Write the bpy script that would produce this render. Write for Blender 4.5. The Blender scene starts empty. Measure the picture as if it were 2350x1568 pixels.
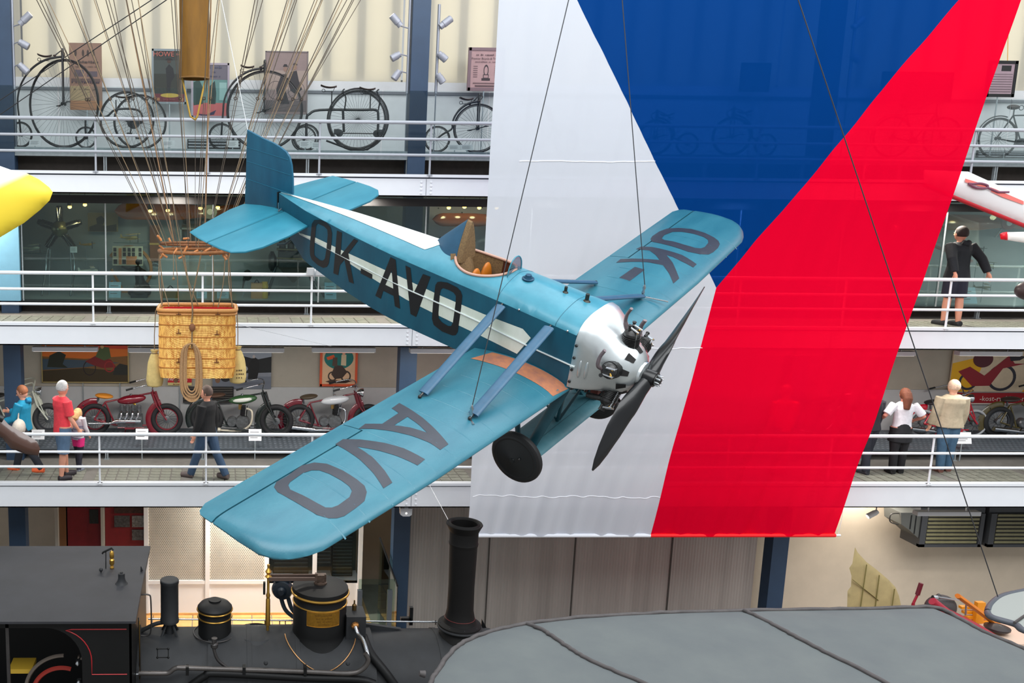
import bpy, bmesh, math, random
from math import sin, cos, pi, radians, atan2, sqrt
from mathutils import Vector as V, Matrix, geometry
random.seed(7)
SC = bpy.context.scene
COL = SC.collection
# ---------------------------------------------------------------- camera, world, light
E = 9.05                      # eye height above the hall floor
FP, CX, CY = 2150.0, 570.0, 784.0     # focal length and principal point for a 2350x1568 frame
PIT, YAW, ROL = radians(9.35), radians(1.76), 0.0104
FW = V((sin(YAW)*cos(PIT), cos(YAW)*cos(PIT), -sin(PIT)))
R0 = V((cos(YAW), -sin(YAW), 0)); U0 = R0.cross(FW)
RT = R0*cos(ROL)+U0*sin(ROL); UP = -R0*sin(ROL)+U0*cos(ROL)
cam = bpy.data.cameras.new('camera'); camo = bpy.data.objects.new('camera', cam); COL.objects.link(camo)
cam.sensor_width = 36; cam.lens = FP*36/2350
cam.shift_x = (1175-CX)/2350; cam.shift_y = (CY-784)/2350
cam.clip_end = 200
M = Matrix((RT, UP, -FW)).transposed().to_4x4(); M.translation = V((0, 0, E))
camo.matrix_world = M
SC.camera = camo
SC.view_settings.view_transform = 'Standard'; SC.view_settings.look = 'None'
SC.view_settings.gamma = 1; SC.view_settings.use_curve_mapping = False
SC.view_settings.exposure = 0.0
W = bpy.data.worlds.new('daylight'); SC.world = W; W.use_nodes = True
W.node_tree.nodes['Background'].inputs[0].default_value = (0.93, 0.97, 1.0, 1)
W.node_tree.nodes['Background'].inputs[1].default_value = 0.55
def area(name, loc, rot, sx, sy, power, col=(1, 1, 1), spread=180):
    l = bpy.data.lights.new(name, 'AREA'); l.shape = 'RECTANGLE'; l.size = sx; l.size_y = sy
    l.energy = power; l.color = col; l.spread = radians(spread)
    o = bpy.data.objects.new(name, l); COL.objects.link(o); o.location = loc; o.rotation_euler = rot
    return o
area('skylight', (6, 2, 16.5), (radians(32), 0, 0), 26, 9, 3900, (0.96, 0.985, 1.0))
area('rear_fill', (9, 13.2, 18.5), (radians(-6), 0, 0), 28, 5, 1500, (0.95, 0.98, 1.0))  # added overhead lamp that brightens the far wing and its sheen
# ---------------------------------------------------------------- pixel -> point helpers (world metres)
def ray(x, y): return FW + RT*((x-CX)/FP) - UP*((y-CY)/FP)
def oY(x, y, Y): r = ray(x, y); t = Y/r.y; return V((r.x*t, Y, r.z*t+E))
def oZ(x, y, Z): r = ray(x, y); t = (Z-E)/r.z; return V((r.x*t, r.y*t, Z))
# ---------------------------------------------------------------- materials
def lin(c):
    def f(u):
        u /= 255.0
        return u/12.92 if u <= 0.04045 else ((u+0.055)/1.055)**2.4
    return (f(c[0]), f(c[1]), f(c[2]), 1)
MC = {}
def mat(name, col, rough=0.6, metal=0.0, var=0.0, scale=6.0, bump=0.0, bscale=60.0, spec=0.5, coat=0.0, emit=0.0, stretch=None, col2=None, alpha=1.0, sheen=0):
    if name in MC: return MC[name]
    m = bpy.data.materials.new(name); m.use_nodes = True; nt = m.node_tree; N = nt.nodes; L = nt.links
    b = N['Principled BSDF']; c = lin(col)
    b.inputs['Base Color'].default_value = c; b.inputs['Roughness'].default_value = rough
    b.inputs['Metallic'].default_value = metal; b.inputs['Specular IOR Level'].default_value = spec
    b.inputs['Coat Weight'].default_value = coat
    if alpha < 1: b.inputs['Alpha'].default_value = alpha
    if emit: b.inputs['Emission Color'].default_value = c; b.inputs['Emission Strength'].default_value = emit
    tc = N.new('ShaderNodeTexCoord'); mp = N.new('ShaderNodeMapping')
    L.new(tc.outputs['Object'], mp.inputs[0])
    if stretch: mp.inputs['Scale'].default_value = stretch
    if var or col2:
        n = N.new('ShaderNodeTexNoise'); n.inputs['Scale'].default_value = scale; n.inputs['Detail'].default_value = 6
        n.inputs['Roughness'].default_value = 0.62
        L.new(mp.outputs[0], n.inputs['Vector'])
        r = N.new('ShaderNodeValToRGB'); r.color_ramp.elements[0].position = 0.33; r.color_ramp.elements[1].position = 0.68
        c2 = lin(col2) if col2 else tuple(min(1, x*(1+var)) for x in c[:3])+(1,)
        r.color_ramp.elements[0].color = tuple(x*(1-var) for x in c[:3])+(1,) if not col2 else c
        r.color_ramp.elements[1].color = c2
        L.new(n.outputs['Fac'], r.inputs[0]); L.new(r.outputs[0], b.inputs['Base Color'])
    if bump:
        n2 = N.new('ShaderNodeTexNoise'); n2.inputs['Scale'].default_value = bscale; n2.inputs['Detail'].default_value = 3
        L.new(mp.outputs[0], n2.inputs['Vector'])
        bp = N.new('ShaderNodeBump'); bp.inputs['Strength'].default_value = bump; bp.inputs['Distance'].default_value = 0.01
        L.new(n2.outputs['Fac'], bp.inputs['Height']); L.new(bp.outputs[0], b.inputs['Normal'])
    MC[name] = m; return m
def glass(name, col=(200, 220, 220), clear=0.88, rough=0.02):
    if name in MC: return MC[name]
    m = bpy.data.materials.new(name); m.use_nodes = True; nt = m.node_tree; N = nt.nodes; L = nt.links
    N.remove(N['Principled BSDF'])
    t = N.new('ShaderNodeBsdfTransparent'); t.inputs[0].default_value = lin(col)
    g = N.new('ShaderNodeBsdfGlossy'); g.inputs['Roughness'].default_value = rough
    g.inputs[0].default_value = (0.9, 0.97, 0.97, 1)
    fr = N.new('ShaderNodeFresnel'); fr.inputs[0].default_value = 1.5
    ad = N.new('ShaderNodeMath'); ad.operation = 'ADD'; ad.inputs[1].default_value = 1-clear-0.04
    L.new(fr.outputs[0], ad.inputs[0])
    mx = N.new('ShaderNodeMixShader'); L.new(ad.outputs[0], mx.inputs[0]); L.new(t.outputs[0], mx.inputs[1]); L.new(g.outputs[0], mx.inputs[2])
    L.new(mx.outputs[0], N['Material Output'].inputs[0]); MC[name] = m; return m
# ---------------------------------------------------------------- mesh helpers
def basis(d, up=None):
    d = V(d).normalized(); u = V(up) if up is not None else (V((0, 0, 1)) if abs(d.z) < 0.95 else V((1, 0, 0)))
    a = u.cross(d)
    if a.length < 1e-6: a = V((1, 0, 0)).cross(d)
    a.normalize(); return a, d.cross(a)
class MB:
    def __init__(s): s.v = []; s.f = []; s.m = []
    def add(s, vs, fs, mi=0):
        k = len(s.v); s.v += [tuple(x) for x in vs]; s.f += [tuple(i+k for i in f) for f in fs]; s.m += [mi]*len(fs); return s
    def box(s, x0, x1, y0, y1, z0, z1, mi=0):
        return s.add([(x, y, z) for x in (x0, x1) for y in (y0, y1) for z in (z0, z1)],
            [(0, 1, 3, 2), (4, 6, 7, 5), (0, 4, 5, 1), (2, 3, 7, 6), (0, 2, 6, 4), (1, 5, 7, 3)], mi)
    def cbox(s, c, d, M3=None, mi=0):
        vs = [V((x*d[0]/2, y*d[1]/2, z*d[2]/2)) for x in (-1, 1) for y in (-1, 1) for z in (-1, 1)]
        if M3 is not None: vs = [M3 @ q for q in vs]
        return s.add([q+V(c) for q in vs], [(0, 1, 3, 2), (4, 6, 7, 5), (0, 4, 5, 1), (2, 3, 7, 6), (0, 2, 6, 4), (1, 5, 7, 3)], mi)
    def tube(s, pts, r, n=8, closed=False, up=None, flat=1.0, mi=0, cap=True):
        pts = [V(p) for p in pts]; K = len(pts); rs = r if isinstance(r, (list, tuple)) else [r]*K; vs = []; a0 = None
        for i, p in enumerate(pts):
            d = (pts[(i+1) % K]-pts[i-1]) if closed else (pts[min(i+1, K-1)]-pts[max(i-1, 0)])
            if d.length < 1e-9: d = V((0, 0, 1))
            if up is not None: a, b = basis(d, up)
            elif a0 is None: a, b = basis(d)
            else:
                dn = d.normalized(); a = a0-dn*a0.dot(dn)
                if a.length < 1e-6: a, b = basis(d)
                a.normalize(); b = dn.cross(a)
            a0 = a
            for j in range(n):
                t = 2*pi*j/n; vs.append(p+(a*cos(t)+b*(sin(t)*flat))*rs[i])
        fs = [(i*n+j, i*n+(j+1) % n, ((i+1) % K)*n+(j+1) % n, ((i+1) % K)*n+j) for i in range(K if closed else K-1) for j in range(n)]
        if cap and not closed: fs += [tuple(range(n))[::-1], tuple(range((K-1)*n, K*n))]
        return s.add(vs, fs, mi)
    def lathe(s, prof, o=(0, 0, 0), ax=(0, 0, 1), n=24, mi=0, up=None):
        o = V(o); ax = V(ax).normalized(); a, b = basis(ax, up); vs = []
        for r, h in prof:
            for j in range(n):
                t = 2*pi*j/n; vs.append(o+ax*h+(a*cos(t)+b*sin(t))*max(r, 1e-4))
        K = len(prof); fs = [(i*n+j, i*n+(j+1) % n, (i+1)*n+(j+1) % n, (i+1)*n+j) for i in range(K-1) for j in range(n)]
        fs += [tuple(range(n))[::-1], tuple(range((K-1)*n, K*n))]
        return s.add(vs, fs, mi)
    def ball(s, c, r, n=12, m=8, mi=0, M3=None):
        r = r if isinstance(r, (tuple, list)) else (r, r, r); vs = []
        for i in range(m+1):
            p = pi*i/m
            for j in range(n):
                t = 2*pi*j/n; q = V((r[0]*max(sin(p), 1e-3)*cos(t), r[1]*max(sin(p), 1e-3)*sin(t), r[2]*cos(p)))
                vs.append((M3 @ q if M3 is not None else q)+V(c))
        return s.add(vs, [(i*n+j, (i+1)*n+j, (i+1)*n+(j+1) % n, i*n+(j+1) % n) for i in range(m) for j in range(n)]+[tuple(range(n))], mi)
    def ring(s, c, R, r, ax=(0, 1, 0), n=40, k=6, a0=0, a1=2*pi, flat=1.0, mi=0, wid=None):
        a, b = basis(ax, (0, 0, 1) if abs(V(ax).normalized().z) < .9 else (0, 1, 0)); full = abs(a1-a0) > 2*pi-1e-3
        K = n if full else n+1
        pts = [V(c)+(a*cos(a0+(a1-a0)*i/n)+b*sin(a0+(a1-a0)*i/n))*R for i in range(K)]
        if not full: return s.tube(pts, r, k, False, up=ax, flat=flat, mi=mi)
        return s.tube(pts, r, k, True, up=ax, flat=flat, mi=mi)
    def prism(s, poly, fa, fb, mi=0):
        n = len(poly); vs = [fa(*p) for p in poly]+[fb(*p) for p in poly]
        return s.add(vs, [tuple(range(n))[::-1], tuple(range(n, 2*n))]+[(i, (i+1) % n, n+(i+1) % n, n+i) for i in range(n)], mi)
    def grid(s, fn, nu, nv, mi=0, cu=False):
        vs = [fn(i/nu, j/nv) for i in range(nu+1) for j in range(nv+1)]
        return s.add(vs, [(i*(nv+1)+j, (i+1)*(nv+1)+j, (i+1)*(nv+1)+j+1, i*(nv+1)+j+1) for i in range(nu) for j in range(nv)], mi)
    def build(s, name, mats, parent=None, smooth=35, off=None, **props):
        me = bpy.data.meshes.new(name)
        vs = s.v if off is None else [(x-off[0], y-off[1], z-off[2]) for x, y, z in s.v]
        me.from_pydata(vs, [], s.f)
        for m in (mats if isinstance(mats, (list, tuple)) else [mats]): me.materials.append(m)
        me.polygons.foreach_set('material_index', s.m)
        bm = bmesh.new(); bm.from_mesh(me); bmesh.ops.recalc_face_normals(bm, faces=bm.faces); bm.to_mesh(me); bm.free()
        if smooth:
            me.shade_smooth(); me.set_sharp_from_angle(angle=radians(smooth))
        o = bpy.data.objects.new(name, me); COL.objects.link(o)
        if parent is not None: o.parent = parent
        for k, q in props.items(): o[k] = q
        return o
def thing(name, label, cat, loc=(0, 0, 0), rz=0, group=None):
    o = bpy.data.objects.new(name, None); COL.objects.link(o); o.empty_display_size = .1
    o.location = loc; o.rotation_euler = (0, 0, rz); o['label'] = label; o['category'] = cat
    if group: o['group'] = group
    return o
def tag(o, label, cat, group=None, **k):
    o['label'] = label; o['category'] = cat
    if group: o['group'] = group
    for a, b in k.items(): o[a] = b
    return o
def struct(name, mb, m, smooth=0): return mb.build(name, m, None, smooth, kind='structure')
def copy_tree(o, parent=None):
    c = o.copy(); COL.objects.link(c); c.parent = parent
    for ch in o.children: copy_tree(ch, c)
    return c
def lerp(a, b, t): return a+(b-a)*t
def interp(x, xs, ys):
    if x <= xs[0]: return ys[0]
    for i in range(len(xs)-1):
        if x <= xs[i+1]: return ys[i]+(ys[i+1]-ys[i])*(x-xs[i])/(xs[i+1]-xs[i])
    return ys[-1]
def curve(pts, k=6, closed=False):
    pts = [V(p) for p in pts]; n = len(pts); out = []
    R = range(n) if closed else range(n-1)
    for i in R:
        g = lambda j: pts[j % n] if closed else pts[max(0, min(n-1, j))]
        p0, p1, p2, p3 = g(i-1), g(i), g(i+1), g(i+2)
        for s in range(k):
            t = s/k
            out.append(0.5*((2*p1)+(p2-p0)*t+(2*p0-5*p1+4*p2-p3)*t*t+(3*p1-p0-3*p2+p3)*t**3))
    if not closed: out.append(pts[-1])
    return out
def inpoly(x, y, P):
    c = False; n = len(P)
    for i in range(n):
        x1, y1 = P[i]; x2, y2 = P[i-1]
        if (y1 > y) != (y2 > y) and x < (x2-x1)*(y-y1)/(y2-y1)+x1: c = not c
    return c
def fill2d(outer, holes=(), step=0.1):
    """triangulate a 2D outline with holes, with a lattice of inner points; returns verts, tris"""
    vs = []; es = []
    for P in [outer]+list(holes):
        Q = []
        for i in range(len(P)):
            a = P[i-1]; b = P[i]; L = math.hypot(b[0]-a[0], b[1]-a[1]); k = max(1, int(L/step))
            Q += [(lerp(a[0], b[0], (j+1)/k), lerp(a[1], b[1], (j+1)/k)) for j in range(k)]
        k = len(vs); vs += Q; es += [(k+i, k+(i+1) % len(Q)) for i in range(len(Q))]
    x0 = min(p[0] for p in outer); x1 = max(p[0] for p in outer); y0 = min(p[1] for p in outer); y1 = max(p[1] for p in outer)
    inside = lambda x, y: inpoly(x, y, outer) and not any(inpoly(x, y, h) for h in holes)
    nx = int((x1-x0)/step)+1; ny = int((y1-y0)/step)+1
    for i in range(nx):
        for j in range(ny):
            x = x0+(i+.37)*step; y = y0+(j+.41)*step
            if inside(x, y): vs.append((x, y))
    r = geometry.delaunay_2d_cdt([V(p) for p in vs], es, [], 0, 1e-6)
    ov = [tuple(p) for p in r[0]]
    tri = [f for f in r[2] if inside(sum(ov[i][0] for i in f)/3, sum(ov[i][1] for i in f)/3)]
    return ov, tri
def text_into(mb, s, fn, size, mi=0, align='LEFT', shear=0.0):
    if s[0] == '~':      # lettering too worn or small to read in the photograph: broken marks, no words
        rr = random.Random(len(s)+int(size*1e4)); n = int(s[1:]); x = -n*.31*size if align == 'CENTER' else 0
        for i in range(n):
            if rr.random() < .84:
                w = rr.uniform(.3, .52)*size; h = rr.choice((.5, .5, .68))*size; b0 = rr.uniform(.0, .1)*size
                mb.add([fn(x, b0), fn(x+w, b0), fn(x+w, h), fn(x, h)], [(0, 1, 2, 3)], mi)
            x += .62*size
        return
    """flat lettering; fn maps 2D text coords (metres) to 3D"""
    cu = bpy.data.curves.new('t', 'FONT'); cu.body = s; cu.size = size; cu.align_x = align; cu.resolution_u = 2; cu.shear = shear
    o = bpy.data.objects.new('t', cu); COL.objects.link(o)
    dg = bpy.context.evaluated_depsgraph_get(); me = bpy.data.meshes.new_from_object(o.evaluated_get(dg))
    mb.add([fn(q.co.x, q.co.y) for q in me.vertices], [tuple(p.vertices) for p in me.polygons], mi)
    bpy.data.objects.remove(o); bpy.data.curves.remove(cu); bpy.data.meshes.remove(me)
def applied(o, mods):
    """evaluate modifiers and keep the plain mesh"""
    for t, kw in mods:
        m = o.modifiers.new(t, t)
        for k, q in kw.items(): setattr(m, k, q)
    dg = bpy.context.evaluated_depsgraph_get(); me = bpy.data.meshes.new_from_object(o.evaluated_get(dg))
    o.modifiers.clear(); old = o.data; o.data = me; bpy.data.meshes.remove(old); me.shade_smooth(); return o
# ================================================================ THE BUILDING
XL, XR = -9.0, 24.0
WY = 19.5
wall_m = mat('painted plaster', (208, 209, 210), .85, var=.05, scale=3, bump=.05)
beige_m = mat('beige plaster', (178, 170, 156), .85, var=.05, scale=3, bump=.05)
cream_m = mat('cream plaster', (205, 190, 170), .85, var=.05, scale=2)
girder_m = mat('white girder paint', (236, 239, 244), .45, var=.02, scale=2)
navy_m = mat('navy column paint', (44, 66, 92), .5, var=.08, scale=3)
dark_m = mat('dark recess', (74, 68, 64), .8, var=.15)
rail_m = mat('white rail enamel', (232, 235, 240), .35)
railg_m = mat('grey rail enamel', (176, 180, 188), .35)
galv_m = mat('galvanised strip', (150, 158, 162), .5, metal=.3, var=.12, scale=14)
floor_m = mat('concrete floor', (120, 116, 110), .8, var=.12, scale=5)
blk_m = mat('glass block grey green', (140, 140, 128), .35, var=.2, scale=9)
mesh_m = mat('grey perforated sheet', (104, 112, 120), .5, metal=.4, var=.15, scale=60)
tile_m = mat('honey wood floor', (214, 164, 104), .45, var=.14, scale=4)
# levels: floor (curb top), girder bottom   (z above hall floor)
LV = {3: (E+.23, E-.131, 16.3), 2: (E-2.385, E-2.77, 16.3), 1: (E-5.295, E-5.743, 16.3)}
PLAT = {3: (E+.70, 17.9), 2: (E-2.16, 17.9), 1: (E-5.09, 17.9)}
struct('floor', MB().box(XL, XR, -6, 24, -.3, 0), floor_m)
JX = [oY(978, 425, 16.3).x+7.56*k for k in (-1, 0, 1, 2)]
for L, (zf, zb, y) in LV.items():
    struct('trim_girder', MB().box(XL, XR, y, y+.16, zb, zf-.055).box(XL, XR, y, y+.3, zb, zb+.02), girder_m)
    struct('trim_curb', MB().box(XL, XR, y-.03, y+.1, zf-.03, zf+.02), rail_m)
    struct('trim_shadow_gap', MB().box(XL, XR, y+.01, y+.08, zf-.056, zf-.029), mat('gap', (60, 66, 80), .7))
    struct('floor', MB().box(XL, XR, y+.1, WY+.2, zf-.25, zf-.03), floor_m)
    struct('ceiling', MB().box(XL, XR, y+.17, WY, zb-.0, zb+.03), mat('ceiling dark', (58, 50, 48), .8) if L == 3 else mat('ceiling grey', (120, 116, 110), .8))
    sp = thing('girder_splice', 'bolted splice plates joining the white girder of the %s gallery' % {3: 'top', 2: 'middle', 1: 'lowest'}[L], 'splice plate', (JX[1], y, zb))
    for x in JX:
        d = {3: 0, 2: -.14, 1: -.04}[L]
        MB().box(x+d-.004, x+d+.004, y-.004, y, zb+.01, zf-.06).build('splice_joint', mat('joint line', (120, 124, 132), .6), sp, 0, off=sp.location)
        for sx in (-.085, .085):
            for i in range(4):
                z = lerp(zb+.06, zf-.11, i/3)
                MB().lathe([(.022, 0), (.022, .008), (.014, .014)], (x+d+sx, y-.0, z), (0, -1, 0), 10).build('bolt', girder_m, sp, 30, off=sp.location)
# hall columns
for i, (px, py) in enumerate(((24, 600), (943, 600), (1852, 600), (2800, 600))):
    c = oY(px, py, 18.0)
    struct('column', MB().box(c.x-.165, c.x+.165, 17.86, 18.16, 0, 15).box(c.x-.19, c.x+.19, 17.8, 18.2, 0, .12), navy_m)
COLX = [oY(px, 600, 18.0).x for px in (24, 943, 1852)]
# back walls
z3s = oY(600, 184, WY).z
struct('wall_back', MB().box(XL, XR, WY, WY+.25, LV[3][0]-.03, z3s), wall_m)
struct('trim_ledge', MB().box(XL, XR, WY-.035, WY, oY(600, 212, WY).z-.01, oY(600, 208, WY).z+.012), mat('ledge grey', (110, 112, 118), .6))
struct('wall_back', MB().box(XL, XR, WY, WY+.25, LV[2][0]-.03, LV[3][0]-.03), mat('case back grey', (150, 156, 160), .8, var=.06, scale=3))
struct('wall_back', MB().box(XL, XR, WY, WY+.25, LV[1][0]-.03, LV[2][0]-.03), beige_m)
zl1 = oY(600, 888, WY).z
struct('trim_wainscot', MB().box(XL, XR, WY-.04, WY, LV[1][0]-.03, zl1), mat('pale wainscot', (190, 190, 190), .8, var=.03))
struct('wall_back', MB().box(XL, COLX[2], 20.4, 20.6, 0, LV[1][0]-.03), cream_m)
struct('wall_back', MB().box(COLX[2], XR, 18.7, 18.9, 0, LV[1][1]), cream_m)
# tall windows behind cream blinds on the top gallery
mull = MB()
x = XL
while x < XR: mull.box(x, x+.19, WY+.15, WY+.27, z3s-.2, 15.2); x += .69
mull.box(XL, XR, WY+.2, WY+.36, z3s-.25, z3s+.06).box(XL, XR, WY+.2, WY+.36, 14.9, 15.2)
mo = mull.build('window_1', mat('steel mullion', (120, 122, 126), .5), None, 0, kind='structure')
bl = bpy.data.materials.new('cream blind'); bl.use_nodes = True
nt = bl.node_tree; nt.nodes.remove(nt.nodes['Principled BSDF'])
d = nt.nodes.new('ShaderNodeBsdfDiffuse'); d.inputs[0].default_value = lin((228, 224, 212))
t = nt.nodes.new('ShaderNodeBsdfTranslucent'); t.inputs[0].default_value = lin((236, 230, 212))
mx = nt.nodes.new('ShaderNodeMixShader'); mx.inputs[0].default_value = .55
nt.links.new(d.outputs[0], mx.inputs[1]); nt.links.new(t.outputs[0], mx.inputs[2]); nt.links.new(mx.outputs[0], nt.nodes['Material Output'].inputs[0])
bounds = [XL]+[x+0.0 for x in COLX]+[XR]
for i in range(4):
    n = ('outer left bay', 'bay behind the high-wheel bicycles', 'bay behind the flag', 'far right bay')[i]
    tag(MB().box(bounds[i]+.02, bounds[i+1]-.02, WY+.12, WY+.125, z3s-.1, 14.6).build('window_blind', bl, None, 0), 'cream translucent blind drawn over the tall windows, %s' % n, 'blind')
area('daylight_behind_blinds', (7, 24.5, 12), (radians(90), 0, 0), 34, 8, 1500, (1, .97, .9)).rotation_euler = (radians(-90), 0, 0)
# platforms carrying the exhibits
for L in (3, 2, 1):
    z, y = PLAT[L]
    if L == 3:
        struct('trim_platform', MB().box(XL, XR, y, WY, z-.16, z), galv_m)
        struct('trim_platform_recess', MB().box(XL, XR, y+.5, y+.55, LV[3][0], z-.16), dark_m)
    elif L == 2:
        struct('trim_platform', MB().box(XL, XR, y, WY, z-.09, z), mat('case floor', (170, 178, 180), .6))
        struct('trim_case_sill', MB().box(XL, XR, y-.03, y, z-.11, z+.01), mat('black sill', (24, 26, 30), .5))
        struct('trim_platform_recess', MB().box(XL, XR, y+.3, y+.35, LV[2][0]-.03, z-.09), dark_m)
    else:
        struct('trim_platform', MB().box(XL, XR, y, WY, z-.03, z), mesh_m)
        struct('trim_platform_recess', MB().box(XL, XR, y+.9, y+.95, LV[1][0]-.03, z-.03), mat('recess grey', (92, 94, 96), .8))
    x = oY({3: 244, 2: 248, 1: 238}[L], 600, 17.9).x-3.8
    while x < 20:
        struct('trim_platform_foot', MB().box(x-.03, x-.008, y+.02, y+.08, LV[L][0]-.03, z-.03).box(x+.008, x+.03, y+.02, y+.08, LV[L][0]-.03, z-.03).box(x-.05, x+.05, y+.0, y+.1, LV[L][0]-.03, LV[L][0]-.015), galv_m)
        x += 1.9
# perforated sheet platform of the lowest gallery: rows of raised dimples
st = MB()
for i in range(330):
    xx = XL+.1+i*.1
    for j in range(9):
        yy = 17.96+j*.15; st.box(xx, xx+.05, yy, yy+.05, PLAT[1][0], PLAT[1][0]+.006)
st.build('perforation', mat('dimple', (140, 148, 156), .4, metal=.5), bpy.data.objects['trim_platform.002'], 0, kind='stuff')
# glass block floor of the walkways
blk = MB().box(-.088, .088, -.075, .075, 0, .012).build('glass_block', blk_m, bpy.data.objects['floor.003'], 0)
fl1 = bpy.data.objects['floor.003']; z1 = LV[1][0]-.03
cnt = 0; rest = MB(); rest2 = MB()
for row in range(8):
    for i in range(124):
        x = -6+i*.2
        if (i % 9) in (0,): continue
        y = 16.48+row*.175
        if row > 5: continue
        px = x/ y*2150+570
        if cnt < 299 and -10 < px < 2360 and not (900 < px < 1960) and row < 5:
            o = blk if cnt == 0 else blk.copy()
            if cnt: COL.objects.link(o)
            o.parent = fl1; o.location = (x, y, z1); cnt += 1
        else: rest.box(x-.088, x+.088, y-.075, y+.075, z1, z1+.012)
        z2 = LV[2][0]-.03; rest2.box(x-.088, x+.088, y-.075, y+.075, z2, z2+.012)
rest.build('glass_block_field', blk_m, fl1, 0, kind='stuff')
rest2.build('glass_block_field', blk_m, bpy.data.objects['floor.002'], 0, kind='stuff')
# ---------------------------------------------------------------- railings
def railing(L, ys, joint, m, name):
    t = thing('gallery_railing', name, 'railing', (JX[1], 16.3, LV[L][0]))
    zs = [oY(600, q, 16.25).z for q in ys]
    for k, z in enumerate(zs):
        MB().tube([(XL, 16.25, z), (XR, 16.25, z)], .032 if k == 0 else .024, 10).build('top_rail' if k == 0 else 'rail', m, t, 40, off=t.location)
    x = oY(joint, 600, 16.25).x-1.905*7
    while x < XR:
        MB().tube([(x, 16.28, LV[L][0]-.03), (x, 16.28, zs[0]-.02)], .018, 8).build('post', m, t, 40, off=t.location)
        MB().cbox((x, 16.28, LV[L][0]+.01), (.09, .07, .02)).build('post_foot', m, t, 0, off=t.location)
        x += 1.905
    return t
railing(3, (277, 315, 352), 978, railg_m, 'grey tubular railing of the top gallery in front of the high-wheel bicycles')
railing(2, (630, 667, 701), 967, rail_m, 'white tubular railing of the middle gallery in front of the glass cases')
railing(1, (998, 1038, 1072), 976, rail_m, 'white tubular railing of the lowest gallery in front of the motorcycles')
# glass screens
gs = glass('screen glass', (244, 248, 248), .985)
t = thing('glass_screen', 'clear glass screen standing along the platform of old bicycles', 'glass screen', (3, 17.86, PLAT[3][0]))
zt = oY(600, 204, 17.86).z
for i in range(16):
    x0 = XL+i*2.0
    MB().box(x0+.01, x0+1.99, 17.85, 17.86, PLAT[3][0]-.1, zt).build('pane', gs, t, 0, off=t.location)
gc = glass('case glass', (222, 234, 232), .97)
t = thing('display_case_front', 'tall glass front of the aircraft engine display cases', 'display case', (3, 17.88, PLAT[2][0]))
xj = oY(245, 600, 17.88).x; zt = LV[3][1]-.02
for i in range(-1, 9):
    x0 = max(xj+i*1.9*1.06, oY(49, 600, 17.8).x+.03)
    MB().box(x0+.012, (x0 if i >= 0 else xj-2.014)+2.0, 17.76, 17.77, PLAT[2][0], zt).build('pane', gc, t, 0, off=t.location)
    MB().box(x0-.012, x0+.012, 17.75, 17.79, PLAT[2][0], zt).build('mullion', galv_m, t, 0, off=t.location)
MB().box(oY(49, 600, 17.8).x, XR, 17.72, 17.79, oY(600, 470, 17.88).z, oY(600, 452, 17.88).z).build('header', mat('black header', (18, 16, 18), .5), t, 0, off=t.location)
# pale blue partition at the left end of the middle gallery
p = oY(47, 600, 17.8)
struct('wall_partition', MB().box(XL, p.x, 17.7, 17.84, PLAT[2][0], oY(20, 452, 17.8).z), mat('pale blue board', (104, 152, 176), .7, var=.04))
# ---------------------------------------------------------------- ground storey
g0 = LV[1][1]
yw = 17.95
xa, xb = oY(926, 1300, yw).x, oY(1732, 1300, yw).x
cor = mat('grey ribbed sheet', (158, 152, 146), .55, metal=.15, var=.16, scale=1.2, stretch=(2.5, 1, .12))
rib = MB(); n = int((xb-xa)/.03)
vs = []; fs = []
for i in range(n+1):
    x = xa+(xb-xa)*i/n; y = yw+(.008 if i % 2 else 0)
    vs += [(x, y, 0), (x, y, g0)]
fs = [(2*i, 2*i+2, 2*i+3, 2*i+1) for i in range(n)]
rib.add(vs, fs)
struct('wall_shutter', rib, cor)
for px in (1115, 1310, 1530):
    q = oY(px, 1400, yw-.01); struct('trim_shutter_joint', MB().box(q.x-.012, q.x+.012, yw-.02, yw+.0, 0, g0), mat('joint dark', (70, 66, 62), .7))
# white partition with perforated panels
py_ = 18.85
wh = mat('white partition frame', (224, 226, 230), .5); pf = mat('perforated white board', (196, 192, 182), .6, var=.08, scale=3)
t = thing('partition_wall', 'white framed partition with perforated panels behind the locomotive', 'partition', (oY(480, 1300, py_).x, py_, 0))
zm = oY(480, 1336, py_).z; zlow = .06
xs = [oY(px, 1300, py_).x for px in (336, 476, 612)]
MB().box(xs[0]-.05, xs[2]+.05, py_, py_+.06, zlow, zm).build('lower_panel', wh, t, 0, off=t.location)
MB().box(xs[0]-.05, xs[2]+.05, py_-.02, py_+.08, 0, zlow).build('plinth', tile_m, t, 0, off=t.location)
for x in xs: MB().box(x-.045, x+.045, py_-.03, py_+.08, zlow, g0).build('frame_post', wh, t, 0, off=t.location)
MB().box(xs[0], xs[2], py_-.025, py_+.02, zm-.04, zm+.04).build('frame_rail', wh, t, 0, off=t.location)
MB().box(xs[1]-.006, xs[1]+.006, py_-.004, py_, zlow, zm-.04).build('seam', mat('joint line', (120, 124, 132), .6), t, 0, off=t.location)
hm = mat('hole dark', (96, 92, 86), .8)
for k in range(2):
    a, b = xs[k]+.045, xs[k+1]-.045
    pn = MB().box(a, b, py_, py_+.03, zm+.04, g0).build('perforated_panel', pf, t, 0, off=t.location)
    h = MB(); zz = zm+.07; row = 0
    while zz < g0:
        xx = a+.02+(row % 2)*.02
        while xx < b-.02:
            h.add([(xx-.009, py_-.0015, zz-.009), (xx+.009, py_-.0015, zz-.009), (xx+.009, py_-.0015, zz+.009), (xx-.009, py_-.0015, zz+.009)], [(0, 1, 2, 3)]); xx += .04
        zz += .035; row += 1
    h.build('perforation', hm, pn, 0, off=(0, 0, 0), kind='stuff')
    pn.children[0].location = -t.location
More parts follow.
